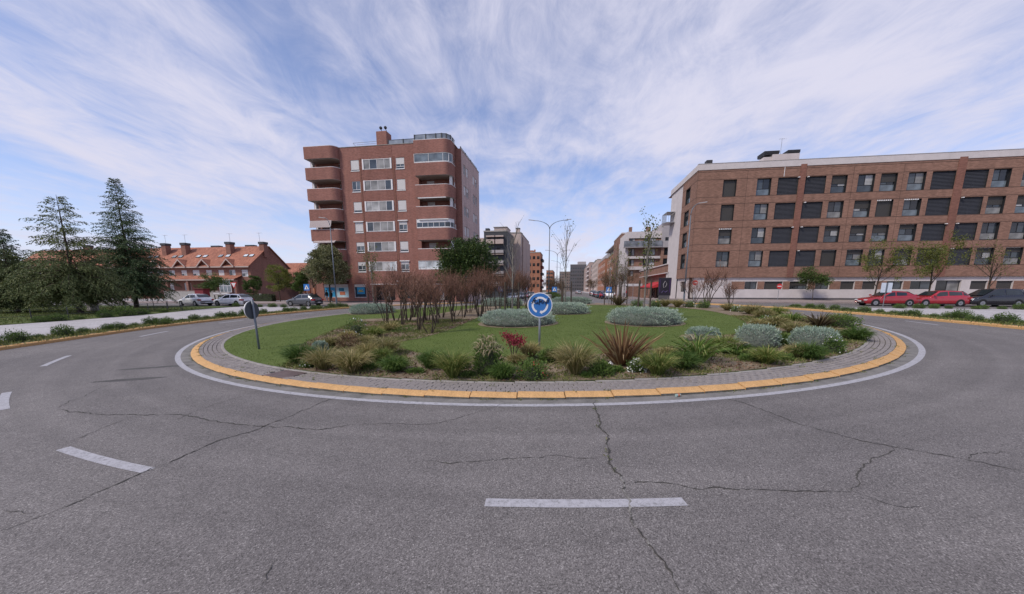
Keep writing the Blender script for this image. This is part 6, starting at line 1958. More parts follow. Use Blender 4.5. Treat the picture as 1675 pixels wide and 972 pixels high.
M_BLADE = leafmat('lawn_blades', [(0, (0.0592, 0.0880, 0.0167)), (.5, (0.0835, 0.1200, 0.0228)), (1, (0.1175, 0.1520, 0.0342))], .25)
M_WEED = leafmat('weeds', [(0, (0.070, 0.102, 0.026)), (.5, (0.133, 0.164, 0.045)), (1, (0.250, 0.234, 0.090))], .25)


def unit(v): return v / np.maximum(np.linalg.norm(v, axis=1, keepdims=True), 1e-9)


def cards(C_, D, ln, wd, g_):
    """one rhombic leaf per centre C_, pointing along D"""
    n = len(C_)
    D = unit(D)
    S = unit(np.cross(D, unit(g_.normal(size=(n, 3)))))
    ln = np.broadcast_to(np.asarray(ln, float), (n,))[:, None]; wd = np.broadcast_to(np.asarray(wd, float), (n,))[:, None]
    V = np.stack([C_, C_ + D * ln * .5 + S * wd * .5, C_ + D * ln, C_ + D * ln * .5 - S * wd * .5], 1).reshape(-1, 3)
    return V, np.arange(4 * n).reshape(n, 4)


def blades(base, D, ln, wd, droop, g_):
    """curved strip blades: base points, start directions, droop pulls the tip down"""
    n = len(base)
    D = unit(D)
    S = unit(np.cross(D, np.array([0, 0, 1.]) + g_.normal(size=(n, 3)) * .4))
    ln = np.broadcast_to(np.asarray(ln, float), (n,))[:, None]; wd = np.broadcast_to(np.asarray(wd, float), (n,))[:, None]
    droop = np.broadcast_to(np.asarray(droop, float), (n,))[:, None]
    out_ = D.copy(); out_[:, 2] = 0; out_ = unit(out_)
    p0 = base
    p1 = base + D * ln * .45
    D2 = unit(D + out_ * droop * .5 - np.array([0, 0, 1.]) * droop * .55)
    p2 = p1 + D2 * ln * .33
    D3 = unit(D2 + out_ * droop * .3 - np.array([0, 0, 1.]) * droop * 1.0)
    p3 = p2 + D3 * ln * .25
    V = np.stack([p0 - S * wd * .35, p0 + S * wd * .35, p1 - S * wd * .5, p1 + S * wd * .5, p2 - S * wd * .4, p2 + S * wd * .4, p3 - S * wd * .08, p3 + S * wd * .08], 1).reshape(-1, 3)
    o = np.arange(n)[:, None] * 8
    F = np.concatenate([o + np.array([[0, 1, 3, 2]]), o + np.array([[2, 3, 5, 4]]), o + np.array([[4, 5, 7, 6]])], 0)
    return V, F


def join(*VF):
    Vs, Fs, o = [], [], 0
    for V, F in VF:
        Vs.append(V); Fs.append(F + o); o += len(V)
    return np.concatenate(Vs), np.concatenate(Fs)


def grow(p, d, L, r, lvl, cfg, rg, segs, tips):
    """recursive limb: cfg[lvl] = (children, spread, length ratio, upward pull, bend)"""
    n = 4 if lvl == 0 else 3
    pts = [Vector(p)]
    dd = Vector(d).normalized()
    bend = cfg[min(lvl, len(cfg) - 1)][4]
    for i in range(n):
        dd = (dd + Vector((rg.uniform(-1, 1), rg.uniform(-1, 1), rg.uniform(-.6, .8))) * bend).normalized()
        pts.append(pts[-1] + dd * (L / n))
    rad_ = [r * (1 - .5 * i / n) for i in range(n + 1)]
    segs.append((pts, rad_, lvl))
    if lvl >= len(cfg):
        tips.append((pts[-1], dd, L)); return
    k, spread, lr, up, _ = cfg[lvl]
    k = k if isinstance(k, int) else rg.randint(*k)
    for c in range(k):
        f = (.35 + .65 * (c + rg.random()) / k) if lvl else (.42 + .58 * (c + rg.random()) / k)
        f = min(f, .999)
        i = int(f * n); q = pts[i] + (pts[i + 1] - pts[i]) * (f * n - i)
        a = rg.uniform(0, 2 * math.pi)
        u = dd.orthogonal().normalized(); w = dd.cross(u)
        nd_ = (dd * (1 - spread * .5) + (u * math.cos(a) + w * math.sin(a)) * spread + Vector((0, 0, up))).normalized()
        grow(q, nd_, L * lr * rg.uniform(.75, 1.15), rad_[i] * .55, lvl + 1, cfg, rg, segs, tips)


def limbs_mesh(segs, name, mat, minr=.004):
    mb = MB()
    for pts, rad_, lvl in segs: mb.tube(pts, [max(minr, r_) for r_ in rad_], 7 if lvl == 0 else 4 if lvl == 1 else 3, 0, False)
    return mb.mesh(name, mat, True)


def leaf_tree(name, label, x, y, z, H, crown_r, trunk_h, leafm, barkm, seed, nl=9000, ls=.12, dens=1., group=None, shape='round', trunk_r=.14, cz=None, ry=None):
    """tapered trunk with limbs; crown of many leaves gathered in uneven clumps"""
    rg = random.Random(seed); g_ = np.random.default_rng(seed)
    segs, tips = [], []
    cfg = [(9, .75, .55, .25, .10), (4, .7, .6, .15, .18), (3, .7, .6, .1, .2)]
    grow((0, 0, 0), (0, 0, 1), H * .82, trunk_r, 0, cfg, rg, segs, tips)
    t = thing(name, label, 'tree', (x, y, z), rg.uniform(0, 6), group)
    zc_ = (H + trunk_h) / 2; rz_ = (H - trunk_h) / 2
    keep = []
    for s_ in segs:
        q = s_[0][-1]
        if s_[2] == 0 or (q.x ** 2 + q.y ** 2) / crown_r ** 2 + ((q.z - zc_) / rz_) ** 2 < .9: keep.append(s_)
    obj('trunk', limbs_mesh(keep, 'trunk', barkm), t)
    nc = max(24, int(nl / 130))
    dirs = unit(g_.normal(size=(nc, 3)))
    rr_ = g_.random(nc) ** .42
    if shape == 'cone': taper = lambda zz_: np.clip(1.15 - zz_ * .9, .08, 1)
    cc = dirs * rr_[:, None] * np.array([crown_r, crown_r, rz_])
    if shape == 'egg': cc[:, :2] *= np.clip(1.05 - .45 * (cc[:, 2:3] / rz_), .3, 1.3)
    cc[:, 2] += zc_
    cs = g_.uniform(.16, .34, nc) * crown_r * dens
    idx = g_.integers(0, nc, nl)
    P_ = cc[idx] + unit(g_.normal(size=(nl, 3))) * (g_.random(nl) ** .5 * cs[idx])[:, None] * np.array([1, 1, .75])
    P_ = P_[P_[:, 2] > trunk_h * .88]
    D = unit(P_ - np.array([0, 0, zc_ - rz_ * .4])) + g_.normal(size=(len(P_), 3)) * .7
    V, F = cards(P_, D, ls * g_.uniform(.6, 1.3, len(P_)), ls * .62, g_)
    obj('crown', npmesh('crown', V, F, leafm), t)
    return t


def cedar(name, label, x, y, H, Rb, seed, leafm, sparse_top=.0, group=None, lowest=.9, droop=.28):
    rg = random.Random(seed); g_ = np.random.default_rng(seed)
    z0 = T(x, y) + .12
    t = thing(name, label, 'tree', (x, y, z0), 0, group)
    segs = [([Vector((0, 0, -.2)), Vector((.03, 0, H * .35)), Vector((-.04, .02, H * .7)), Vector((0, 0, H))], [.24, .15, .06, .012], 0)]
    pts_all, dir_all, len_all = [], [], []
    z = lowest
    ph = 0.
    while z < H - .1:
        f = (z - lowest) / (H - lowest)
        nb = rg.randint(5, 6) if f < .5 else rg.randint(3, 4)
        ph += rg.uniform(.5, 1.3)
        for k in range(nb):
            a = ph + k * 2 * math.pi / nb + rg.uniform(-.35, .35)
            Lb = (Rb * (1 - f) ** .95 * rg.uniform(.72, 1.08) + .22) * (.8 if f < .06 else 1)
            if f > .3 and sparse_top:
                if rg.random() < sparse_top: continue
                Lb *= rg.uniform(.8, 1.35)
            el = (.10 + .55 * f) + rg.uniform(-.1, .12)
            d = Vector((math.cos(a), math.sin(a), el)).normalized()
            p = [Vector((0, 0, z))]
            n = 5
            for i in range(n):
                d = (d + Vector((0, 0, -droop * (i / n) * (1.25 - .6 * f))) + Vector((rg.uniform(-.06, .06), rg.uniform(-.06, .06), 0))).normalized()
                p.append(p[-1] + d * Lb / n)
            segs.append((p, [.04 * (1 - f) + .012] + [.026 * (1 - f) + .008] * 3 + [.011, .006], 2))
            ns = int(5 + Lb * 6)
            side = Vector((-math.sin(a), math.cos(a), 0))
            for s_ in range(ns):
                q = .02 + .98 * (s_ + rg.random()) / ns
                i = min(n - 1, int(q * n)); o_ = p[i] + (p[i + 1] - p[i]) * (q * n - i)
                sg_ = 1 if s_ % 2 else -1
                dd = (d * .8 + side * sg_ * rg.uniform(.35, 1.0) + Vector((0, 0, rg.uniform(-.3, .15)))).normalized()
                Ls = (.20 + .30 * Lb * (1 - q * .7)) * rg.uniform(.6, 1.1)
                m = max(6, int(Ls * (24 - 8 * f)))
                for c in range(m):
                    tt_ = (c + rg.random()) / m
                    pts_all.append(o_ + dd * Ls * tt_ + Vector((rg.gauss(0, .03), rg.gauss(0, .03), rg.gauss(0, .03) - .28 * Ls * tt_ * tt_)))
                    dir_all.append(dd + Vector((rg.gauss(0, .45), rg.gauss(0, .45), rg.gauss(-.25, .35))))
                    len_all.append(rg.uniform(.09, .20))
        z += (.13 + .07 * f) * rg.uniform(.8, 1.25) * (H / 10)
    obj('trunk', limbs_mesh(segs, 'trunk', M_BARK), t)
    V, F = cards(np.array(pts_all), np.array(dir_all), np.array(len_all), .065, g_)
    obj('crown', npmesh('crown', V, F, leafm), t)
    return t


# ------------------------------------------------------------------ lawn blades, litter, weeds
g0 = np.random.default_rng(4)
n = 150000
rr_ = 17.04 * np.sqrt(g0.random(n)); aa = g0.random(n) * 2 * np.pi
LX, LY = CX + rr_ * np.cos(aa), CY + rr_ * np.sin(aa)
pp = np.array(poly)
inb = np.zeros(n, bool)
j = len(pp) - 1
for i in range(len(pp)):
    xi, yi = pp[i]; xj, yj = pp[j]
    if yi != yj:
        c_ = ((yi > LY) != (yj > LY)) & (LX < (xj - xi) * (LY - yi) / (yj - yi) + xi)
        inb ^= c_
    j = i
near = g0.random(n) < np.clip(17 / np.hypot(LX, LY), .25, 1) ** 1.2
sel = ~inb & near
TIv = np.vectorize(TI)
B_ = np.stack([LX[sel], LY[sel], TIv(LX[sel], LY[sel]) - .004], 1)
m_ = len(B_)
D = np.stack([g0.normal(0, .45, m_), g0.normal(0, .45, m_), np.ones(m_)], 1)
V, F = cards(B_, D, g0.uniform(.018, .042, m_), .015, g0)
struct(tag(obj('lawn_grass', npmesh('lawn_grass', V, F, M_BLADE)), 'short mown grass covering the roundabout island', 'grass'), 'stuff')
sel = np.where(inb & (LY < 24))[0]
sel = sel[:26000]
B_ = np.stack([LX[sel], LY[sel], TIv(LX[sel], LY[sel]) + .02], 1)
keep = (np.sin(B_[:, 0] * 2.1 + 1) + np.sin(B_[:, 1] * 2.7) + g0.normal(0, .8, len(B_))) > .15
Lp = B_[keep][:10000]
D = np.stack([g0.normal(0, 1, len(Lp)), g0.normal(0, 1, len(Lp)), g0.normal(.05, .25, len(Lp))], 1)
V, F = cards(Lp, D, g0.uniform(.04, .11, len(Lp)), .05, g0)
struct(tag(obj('leaf_litter', npmesh('leaf_litter', V, F, M_LITTER)), 'brown dead leaves strewn over the planting bed', 'leaf litter'), 'stuff')
Wp = B_[~keep][:14000]
Wp = np.repeat(Wp, 5, 0) + g0.normal(0, .07, (len(Wp) * 5, 3)) * np.array([1, 1, 0]); Wp[:, 2] -= .03
D = np.stack([g0.normal(0, .7, len(Wp)), g0.normal(0, .7, len(Wp)), np.ones(len(Wp)) * .8], 1)
V, F = cards(Wp, D, g0.uniform(.05, .15, len(Wp)), .022, g0)
struct(tag(obj('bed_weeds', npmesh('bed_weeds', V, F, M_WEED)), 'low green weeds between the plants of the bed', 'weeds'), 'stuff')
# weeds in kerb joints and paving
Wl = []
wg = random.Random(9)
for i in range(150):
    a = wg.uniform(-math.pi * .95, -.1); r_ = wg.choice([17.885, 17.885, 18.135, 18.14, 17.18, wg.uniform(17.2, 17.85)])
    x, y = CX + r_ * math.cos(a), CY + r_ * math.sin(a)
    zz_ = T(x, y) + (.0 if r_ > 18.1 else .10)
    for q in range(wg.randint(6, 26)): Wl.append((x + wg.gauss(0, .05), y + wg.gauss(0, .035), zz_))
for p in CRACKS['a'][:8]:
    for q in range(6): Wl.append((p[0] + wg.gauss(0, .012), p[1] + wg.gauss(0, .06), T(*p) + .002))
Wl = np.array(Wl)
D = np.stack([g0.normal(0, .8, len(Wl)), g0.normal(0, .8, len(Wl)), np.ones(len(Wl)) * .7], 1)
V, F = cards(Wl, D, g0.uniform(.025, .075, len(Wl)), .014, g0)
struct(tag(obj('joint_weeds', npmesh('joint_weeds', V, F, M_WEED)), 'tiny weeds growing from kerb and paving joints', 'weeds'), 'stuff')
# park and verge grass
n = 26000
PX, PY = g0.uniform(-62, -31.5, n), g0.uniform(14, 40, n)
ok = (PX < -32.3) & (PX * EY[0] + PY * EY[1] < 37)
B_ = np.stack([PX[ok], PY[ok], np.vectorize(T)(PX[ok], PY[ok]) + .155], 1)
D = np.stack([g0.normal(0, .5, len(B_)), g0.normal(0, .5, len(B_)), np.ones(len(B_))], 1)
V, F = cards(B_, D, g0.uniform(.06, .16, len(B_)), .05, g0)
struct(tag(obj('park_grass', npmesh('park_grass', V, F, M_WEED)), 'rough grass under the cedars in the park', 'grass'), 'stuff')
vg = []
for P0_, P1_, rng_ in ((VL0, VL1, range(4, nl)), (VR0, VR1, range(nr0, len(VR0)))):
    for i in rng_:
        for q in range(330):
            f = wg.random(); p = P0_[i] + (P1_[i] - P0_[i]) * f
            x, y = p.x + wg.gauss(0, .3), p.y + wg.gauss(0, .3)
            vg.append((x, y, T(x, y) + .12))
vg = np.array(vg)
D = np.stack([g0.normal(0, .6, len(vg)), g0.normal(0, .6, len(vg)), np.ones(len(vg))], 1)
V, F = cards(vg, D, g0.uniform(.05, .20, len(vg)), .035, g0)
struct(tag(obj('verge_grass', npmesh('verge_grass', V, F, M_WEED)), 'thin grass on the verges outside the road', 'grass'), 'stuff')

# ------------------------------------------------------------------ bed plants
def tuft_mesh(w, h_, mat, seed, n=520, stiff=.55, bw=.011):
    """feathery grass tuft"""
    g_ = np.random.default_rng(seed)
    a = g_.random(n) * 2 * np.pi; r_ = g_.random(n) ** .6
    base = np.stack([np.cos(a) * r_ * w * .14, np.sin(a) * r_ * w * .14, np.zeros(n)], 1)
    lean = r_ * w / max(h_, .05) * stiff
    D = np.stack([np.cos(a) * lean + g_.normal(0, .1, n), np.sin(a) * lean + g_.normal(0, .1, n), np.ones(n)], 1)
    V, F = blades(base, D, h_ * g_.uniform(.65, 1.25, n), bw, g_.uniform(.25, .9, n), g_)
    return npmesh('blades', V, F, mat)


def mound_mesh(w, h_, mat, seed, n=1800, ls=.05, dep=None, lw=.4, open_=.0, up=.35):
    """rounded bush of small leaves on its surface and inside"""
    g_ = np.random.default_rng(seed)
    d = unit(g_.normal(size=(n, 3))); d[:, 2] = np.abs(d[:, 2])
    lump = 1 + .14 * np.sin(d[:, 0] * 7 + seed) * np.cos(d[:, 1] * 6 + seed * 2) + .09 * np.sin(d[:, 2] * 9 + d[:, 0] * 5) + .05 * g_.normal(size=n)
    rr = (.62 + .38 * g_.random(n) ** .5) if not open_ else (.25 + .75 * g_.random(n) ** .6)
    sq = np.power(np.abs(d), .8) * np.sign(d)
    P_ = sq * (rr * lump)[:, None] * np.array([w / 2, (dep or w) / 2, h_])
    D = d + np.array([0, 0, up]) + g_.normal(size=(n, 3)) * .45
    V, F = cards(P_, D, ls * g_.uniform(.6, 1.4, n), ls * lw, g_)
    return npmesh('foliage', V, F, mat)


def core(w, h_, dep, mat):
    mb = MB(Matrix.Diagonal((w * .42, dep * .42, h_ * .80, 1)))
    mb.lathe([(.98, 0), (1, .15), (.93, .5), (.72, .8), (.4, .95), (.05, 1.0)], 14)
    return mb.mesh('inner_shade', mat, True)


def cushion_mesh(w, dep, h_, mat, seed, n, ls):
    """steep-sided, flat-topped cushion: bumpy surface of short upright shoots"""
    g_ = np.random.default_rng(seed)
    a = g_.random(n) * 2 * np.pi; q = g_.random(n)
    th_ = q ** .75 * np.pi / 2
    ct_, st_ = np.cos(th_) ** .45, np.sin(th_) ** .8
    bumps = 1 + .05 * np.sin(a * 7 + seed) * np.cos(th_ * 5 + seed) + .045 * np.sin(a * 15 + th_ * 11) + .04 * np.sin(th_ * 16 + a * 5)
    P_ = np.stack([np.cos(a) * ct_ * w / 2, np.sin(a) * ct_ * dep / 2, st_ * h_], 1) * (bumps * g_.uniform(.88, 1.0, n) * np.where(g_.random(n) < .06, g_.uniform(1.0, 1.12, n), 1))[:, None]
    N_ = np.stack([np.cos(a) * np.cos(th_), np.sin(a) * np.cos(th_), np.sin(th_) + .35], 1)
    V, F = cards(P_, N_ + g_.normal(size=(n, 3)) * .38, ls * g_.uniform(.5, 1.7, n), ls * .40, g_)
    return npmesh('foliage', V, F, mat)


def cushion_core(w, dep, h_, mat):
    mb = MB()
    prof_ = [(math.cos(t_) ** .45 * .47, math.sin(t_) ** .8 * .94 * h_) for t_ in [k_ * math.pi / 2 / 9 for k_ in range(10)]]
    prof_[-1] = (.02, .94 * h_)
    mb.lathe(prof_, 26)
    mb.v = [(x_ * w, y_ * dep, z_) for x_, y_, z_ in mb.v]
    return mb.mesh('inner_shade', mat, True)


def flowers_mesh(w, h_, mat, seed, n=60, s_=.03):
    g_ = np.random.default_rng(seed)
    d = unit(g_.normal(size=(n, 3))); d[:, 2] = np.abs(d[:, 2])
    P_ = d * np.array([w / 2, w / 2, h_]) * 1.04
    V, F = cards(P_, d + g_.normal(size=(n, 3)) * .6, s_, s_ * 1.1, g_)
    return npmesh('flowers', V, F, mat)


M_CORE = plain('inner_shade', (.03, .036, .018), .95, .3, 20)  # dark solid inside the bushes, its colour standing for the shade within
M_CORES = plain('silver_inner_shade', (.10, .112, .095), .95, .3, 20)  # same for the silver cushions: inner shade put into a darker colour
NOUN = {'stan': ('feather_grass', 'tan feather grass tuft', 'grass tuft'), 'sgreen': ('green_grass_tuft', 'green feather grass tuft', 'grass tuft'), 'fine': ('broom_bush', 'fine leaved green bush', 'bush'), 'flower': ('daisy_bush', 'green bush dotted with white flowers', 'bush'),
        'grey': ('silver_bush', 'rounded silver grey bush', 'bush'), 'low': ('ground_cover', 'low green ground cover patch', 'plant'), 'leafy': ('leafy_plant', 'leafy green plant', 'plant'), 'strap': ('strap_leaved_plant', 'strap leaved green clump', 'plant'), 'phorm': ('flax_plant', 'spiky bronze flax plant', 'plant'),
        'rust': ('withered_plant', 'withered rust brown plant', 'plant'), 'curly': ('dry_grass_clump', 'tall clump crowned with curled dry blades', 'plant'), 'red': ('red_leaved_shrub', 'crimson leaved shrub', 'shrub'), 'white': ('white_flower_clump', 'low clump covered in white flowers', 'plant'), 'leafyred': ('red_flowered_bush', 'green bush with a few red flowers', 'bush')}
order = {}
for k in NOUN:
    L_ = sorted([i for i, p in enumerate(PLANTS) if p[0] == k], key=lambda i: math.atan2(PLANTS[i][1], PLANTS[i][2]))
    for r_, i in enumerate(L_): order[i] = (r_, len(L_))
for i, (k, x, y, w, h_) in enumerate(PLANTS):
    if k not in ('phorm', 'grey', 'low'): h_ *= 1.14
    nm, noun, cat = NOUN[k]
    r_, tot = order[i]
    lab = f'{ordn(r_)} {noun} from the left on the roundabout island' if tot > 1 else f'{noun} on the roundabout island'
    t = thing(nm, lab, cat, (x, y, TI(x, y) + .005), rnd.uniform(0, 6.28), NOUN[k][1] + 's on the island' if tot > 1 else None)
    sd = 100 + i
    if k == 'stan': obj('blades', tuft_mesh(w * 1.12, h_ * 1.1, M_STAN, sd, 950, .55, .013 if y < 16 else .022), t)
    elif k == 'sgreen': obj('blades', tuft_mesh(w * 1.1, h_ * 1.1, M_SGRN, sd, 950, .5, .013 if y < 16 else .022), t)
    elif k == 'rust': obj('foliage', mound_mesh(w, h_, M_RUSTP, sd, 900, .09, None, .3, .5), t)
    elif k == 'fine':
        obj('foliage', tuft_mesh(w * 1.15, h_ * 1.1, M_FINE, sd, 1100, .75, .012 if y < 16 else .02), t); obj('side_shoots', mound_mesh(w * .95, h_ * .85, M_FINE, sd, 1100, .09, None, .16, .5, .9), t)
    elif k in ('flower', 'leafyred', 'white'):
        obj('foliage', mound_mesh(w, h_, M_LEAFY, sd, 1300, .07, None, .4, .3, .5), t); obj('inner_shade', core(w * .8, h_ * .75, w * .8, M_CORE), t)
        obj('flowers', flowers_mesh(w, h_, M_FLR if k == 'leafyred' else M_FLW, sd, {'flower': 45, 'white': 190, 'leafyred': 10}[k], .045 if y < 14 else .06), t)
    elif k == 'grey':
        obj('foliage', cushion_mesh(w * 1.05, w, h_ * 1.05, M_SANT, sd, 4200, .06), t); obj('inner_shade', cushion_core(w * 1.05, w, h_ * 1.05, M_CORES), t)
    elif k == 'low': obj('foliage', mound_mesh(w, h_, M_LEAFY, sd, 700, .06, w * .7, .45, .4), t)
    elif k == 'leafy':
        obj('foliage', mound_mesh(w, h_, M_LEAFY, sd, 1100, .085, None, .42, .3, .4), t); obj('inner_shade', core(w * .75, h_ * .75, w * .75, M_CORE), t)
    elif k == 'strap':
        g_ = np.random.default_rng(sd); n = 170
        a = g_.random(n) * 6.283; q = g_.random(n) ** .6
        base = np.stack([np.cos(a) * q * w * .18, np.sin(a) * q * w * .18, np.zeros(n)], 1)
        D = np.stack([np.cos(a) * q * .9, np.sin(a) * q * .9, np.ones(n)], 1)
        V, F = blades(base, D, g_.uniform(.75, 1.15, n) * h_ * 1.15, .03, g_.uniform(.5, 1.1, n), g_)
        obj('leaves', npmesh('leaves', V, F, M_STRAP), t)
        n = 50
        a = g_.random(n) * 6.283
        base = np.stack([np.cos(a) * w * .2, np.sin(a) * w * .2, np.full(n, h_ * .7)], 1)
        V, F = blades(base, np.stack([np.cos(a), np.sin(a), np.ones(n) * .9], 1), h_ * .4, .022, .8, g_)
        obj('dry_tips', npmesh('dry_tips', V, F, M_DRY), t)
    elif k == 'phorm':
        g_ = np.random.default_rng(sd); n = 190
        a = g_.random(n) * 6.283; q = g_.random(n) ** .6
        base = np.stack([np.cos(a) * q * w * .10, np.sin(a) * q * w * .10, np.zeros(n)], 1)
        D = np.stack([np.cos(a) * q * 1.05 * w / (2 * h_) * 1.5, np.sin(a) * q * 1.05 * w / (2 * h_) * 1.5, np.ones(n)], 1)
        V, F = blades(base, D, g_.uniform(.4, 1.05, n) * h_ * 1.03, .044 if y < 20 else .06, g_.uniform(.02, .3, n) + (g_.random(n) < .12) * .9, g_)
        obj('leaves', npmesh('leaves', V, F, M_PHORM if y < 14 else M_PHORMD), t)
    elif k == 'curly':
        g_ = np.random.default_rng(sd)
        obj('foliage', mound_mesh(w * .88, h_ * .88, M_FINE, sd, 1500, .12, None, .22, .2, .9), t); obj('inner_shade', core(w * .8, h_ * .8, w * .8, M_CORE), t)
        n = 210
        a = g_.random(n) * 6.283; q = g_.random(n) ** .5
        base = np.stack([np.cos(a) * q * w * .34, np.sin(a) * q * w * .34, h_ * (.98 - .42 * q)], 1)
        D = np.stack([np.cos(a) * .6 + g_.normal(0, .5, n), np.sin(a) * .6 + g_.normal(0, .5, n), g_.uniform(.3, 1, n)], 1)
        V, F = blades(base, D, g_.uniform(.18, .38, n), .016, g_.uniform(.9, 2.2, n), g_)
        obj('dry_blades', npmesh('dry_blades', V, F, M_DRY), t)
    elif k == 'red':
        g_ = np.random.default_rng(sd)
        segs = []
        cl_ = []
        for s_ in range(9):
            a = s_ * .7; tip = Vector((math.cos(a) * w * rnd.uniform(.15, .48), math.sin(a) * w * rnd.uniform(.15, .48), h_ * rnd.uniform(.55, 1.0)))
            segs.append(([Vector((0, 0, 0)), tip * .5 + Vector((0, 0, .05)), tip], [.014, .01, .005], 1)); cl_.append(tip)
        obj('stems', limbs_mesh(segs, 'stems', M_BARK), t)
        cc = np.array([tuple(c) for c in cl_]); idx = g_.integers(0, len(cc), 900)
        P_ = cc[idx] + g_.normal(size=(900, 3)) * np.array([.09, .09, .055])
        V, F = cards(P_, g_.normal(size=(900, 3)) + np.array([0, 0, .3]), .06, .035, g_)
        obj('crown', npmesh('crown', V, F, M_REDL), t)

# santolina beds round the trees
SB_ = [(.35, 20.9, 4.2, 4.0, .72, 'large silver green cushion bed behind the roundabout sign'), (7.3, 20.3, 3.9, 3.8, .78, 'large silver green cushion bed right of the bronze flax'), (3.95, 27.2, 3.4, 3.0, .72, 'smaller silver green cushion bed behind the sign to its right'),
       (-12.2, 32.2, 3.8, 3.2, .75, 'silver green cushion bed at the far left of the island'), (-1.0, 38.6, 4.4, 2.2, .75, 'silver green cushion bed seen through the brown shrub stems'), (6.4, 40.3, 4.6, 1.8, .7, 'silver green cushion bed at the far rim before the street')]
for i, (x, y, w, dp, h_, lab) in enumerate(SB_):
    r_ = math.hypot(x - CX, y - CY)
    t = thing('silver_cushion_bed', lab, 'shrub bed', (x, y, TI(x, y) - .02), 0, 'silver cushion beds on the lawn')
    obj('foliage', cushion_mesh(w, dp, h_, M_SANT, 300 + i, 20000 if y < 24 else 9000, .065 if y < 24 else .09), t)
    obj('inner_shade', cushion_core(w, dp, h_, M_CORES), t)
    V, F = [], []
    rg_ = [(w * .545 * math.cos(k_ * .1963), dp * .545 * math.sin(k_ * .1963)) for k_ in range(32)]
    MB().add([(a, b, .03 + TI(x + a, y + b) - TI(x, y)) for a, b in rg_], [tuple(range(32))]).build('soil_rim', M_SOIL, t)

# ------------------------------------------------------------------ rust-brown multi-stemmed shrubs
def crape_variant(seed, H=3.0):
    rg = random.Random(seed); g_ = np.random.default_rng(seed)
    stems, twigs, seeds, sd_ = [], [], [], []
    for s_ in range(rg.randint(5, 8)):
        a = rg.uniform(0, 6.28); sp = rg.uniform(.15, .62)
        b0 = Vector((math.cos(a) * .10, math.sin(a) * .10, -.05))
        mid = Vector((math.cos(a) * (.10 + sp * .5), math.sin(a) * (.10 + sp * .5), H * .30)) + Vector((rg.gauss(0, .06), rg.gauss(0, .06), 0))
        top = Vector((math.cos(a) * (.14 + sp * 1.2), math.sin(a) * (.14 + sp * 1.2), H * rg.uniform(.55, .68))) + Vector((rg.gauss(0, .1), rg.gauss(0, .1), 0))
        stems.append(([b0, (b0 + mid) / 2 + Vector((rg.gauss(0, .03), rg.gauss(0, .03), 0)), mid, (mid + top) / 2 + Vector((rg.gauss(0, .05), rg.gauss(0, .05), 0)), top], [.028, .025, .021, .016, .010], 1))
        for br in range(rg.randint(4, 6)):
            f = rg.uniform(.45, 1.0)
            q = mid + (top - mid) * max(0, (f - .4) / .6)
            ab_ = rg.uniform(0, 6.28)
            e_ = q + Vector((math.cos(ab_) * rg.uniform(.10, .45), math.sin(ab_) * rg.uniform(.10, .45), rg.uniform(.25, .6)))
            stems.append(([q, (q + e_) / 2 + Vector((rg.gauss(0, .03), rg.gauss(0, .03), 0)), e_], [.013, .010, .007], 2))
            for tw_ in range(rg.randint(8, 12)):
                p = q + (e_ - q) * rg.uniform(.2, 1)
                d = Vector((rg.gauss(0, .34), rg.gauss(0, .34), rg.uniform(.6, 1.1))).normalized()
                l = rg.uniform(.25, .95)
                en = p + d * l
                twigs.append((tuple(p), tuple(d), l))
                for q_ in range(4):
                    seeds.append(tuple(p + d * l * rg.uniform(.45, 1.05) + Vector((rg.gauss(0, .03), rg.gauss(0, .03), 0)))); sd_.append((rg.gauss(0, .6), rg.gauss(0, .6), rg.uniform(.2, 1)))
    st = limbs_mesh(stems, 'stems', M_BARK)
    P_ = np.array([t_[0] for t_ in twigs]); D = np.array([t_[1] for t_ in twigs]); l_ = np.array([t_[2] for t_ in twigs])
    V, F = blades(P_, D, l_, .011, .1, g_)
    tw_m = npmesh('twigs', V, F, M_TWIG)
    V, F = cards(np.array(seeds), np.array(sd_), g_.uniform(.03, .075, len(seeds)), .022, g_)
    return st, tw_m, npmesh('seed_heads', V, F, M_SEED)


CV = [crape_variant(s_) for s_ in (1, 2, 3, 4, 5)]
so_ = sorted(range(len(SHRUBS)), key=lambda i: math.atan2(SHRUBS[i][0], SHRUBS[i][1]))
for rk, i in enumerate(so_):
    x, y = SHRUBS[i]
    s_ = rnd.uniform(.88, 1.12)
    t = thing('bare_shrub', f'{ordn(rk)} rust brown multi stemmed shrub from the left in the island row', 'shrub', (x, y, TI(x, y)), rnd.uniform(0, 6.28), 'rust brown shrubs in the island row')
    t.scale = (s_ * 1.12, s_ * 1.12, s_ * rnd.uniform(1.0, 1.2))
    for nm, me in zip(('stems', 'twigs', 'seed_heads'), CV[i % 5]): obj(nm, me, t)
for (x, y, sc, lab) in ((16.6, 31.7, 1.3, 'wide bare brown shrub at the right rim of the island before the brown block'), (17.5, 29.6, .8, 'slim bare brown shrub right of the wide bare one on the island rim'), (16.0, 32.8, .95, 'bare brown shrub just left of the wide bare one on the island rim')):
    t = thing('bare_shrub', lab, 'shrub', (x, y, TI(x, y) - .02), rnd.uniform(0, 6), 'bare shrubs on the right rim')
    t.scale = (sc * 1.25, sc * 1.25, sc)
    for nm, me in zip(('stems', 'twigs', 'seed_heads'), CV[rnd.randrange(5)]): obj(nm, me, t)

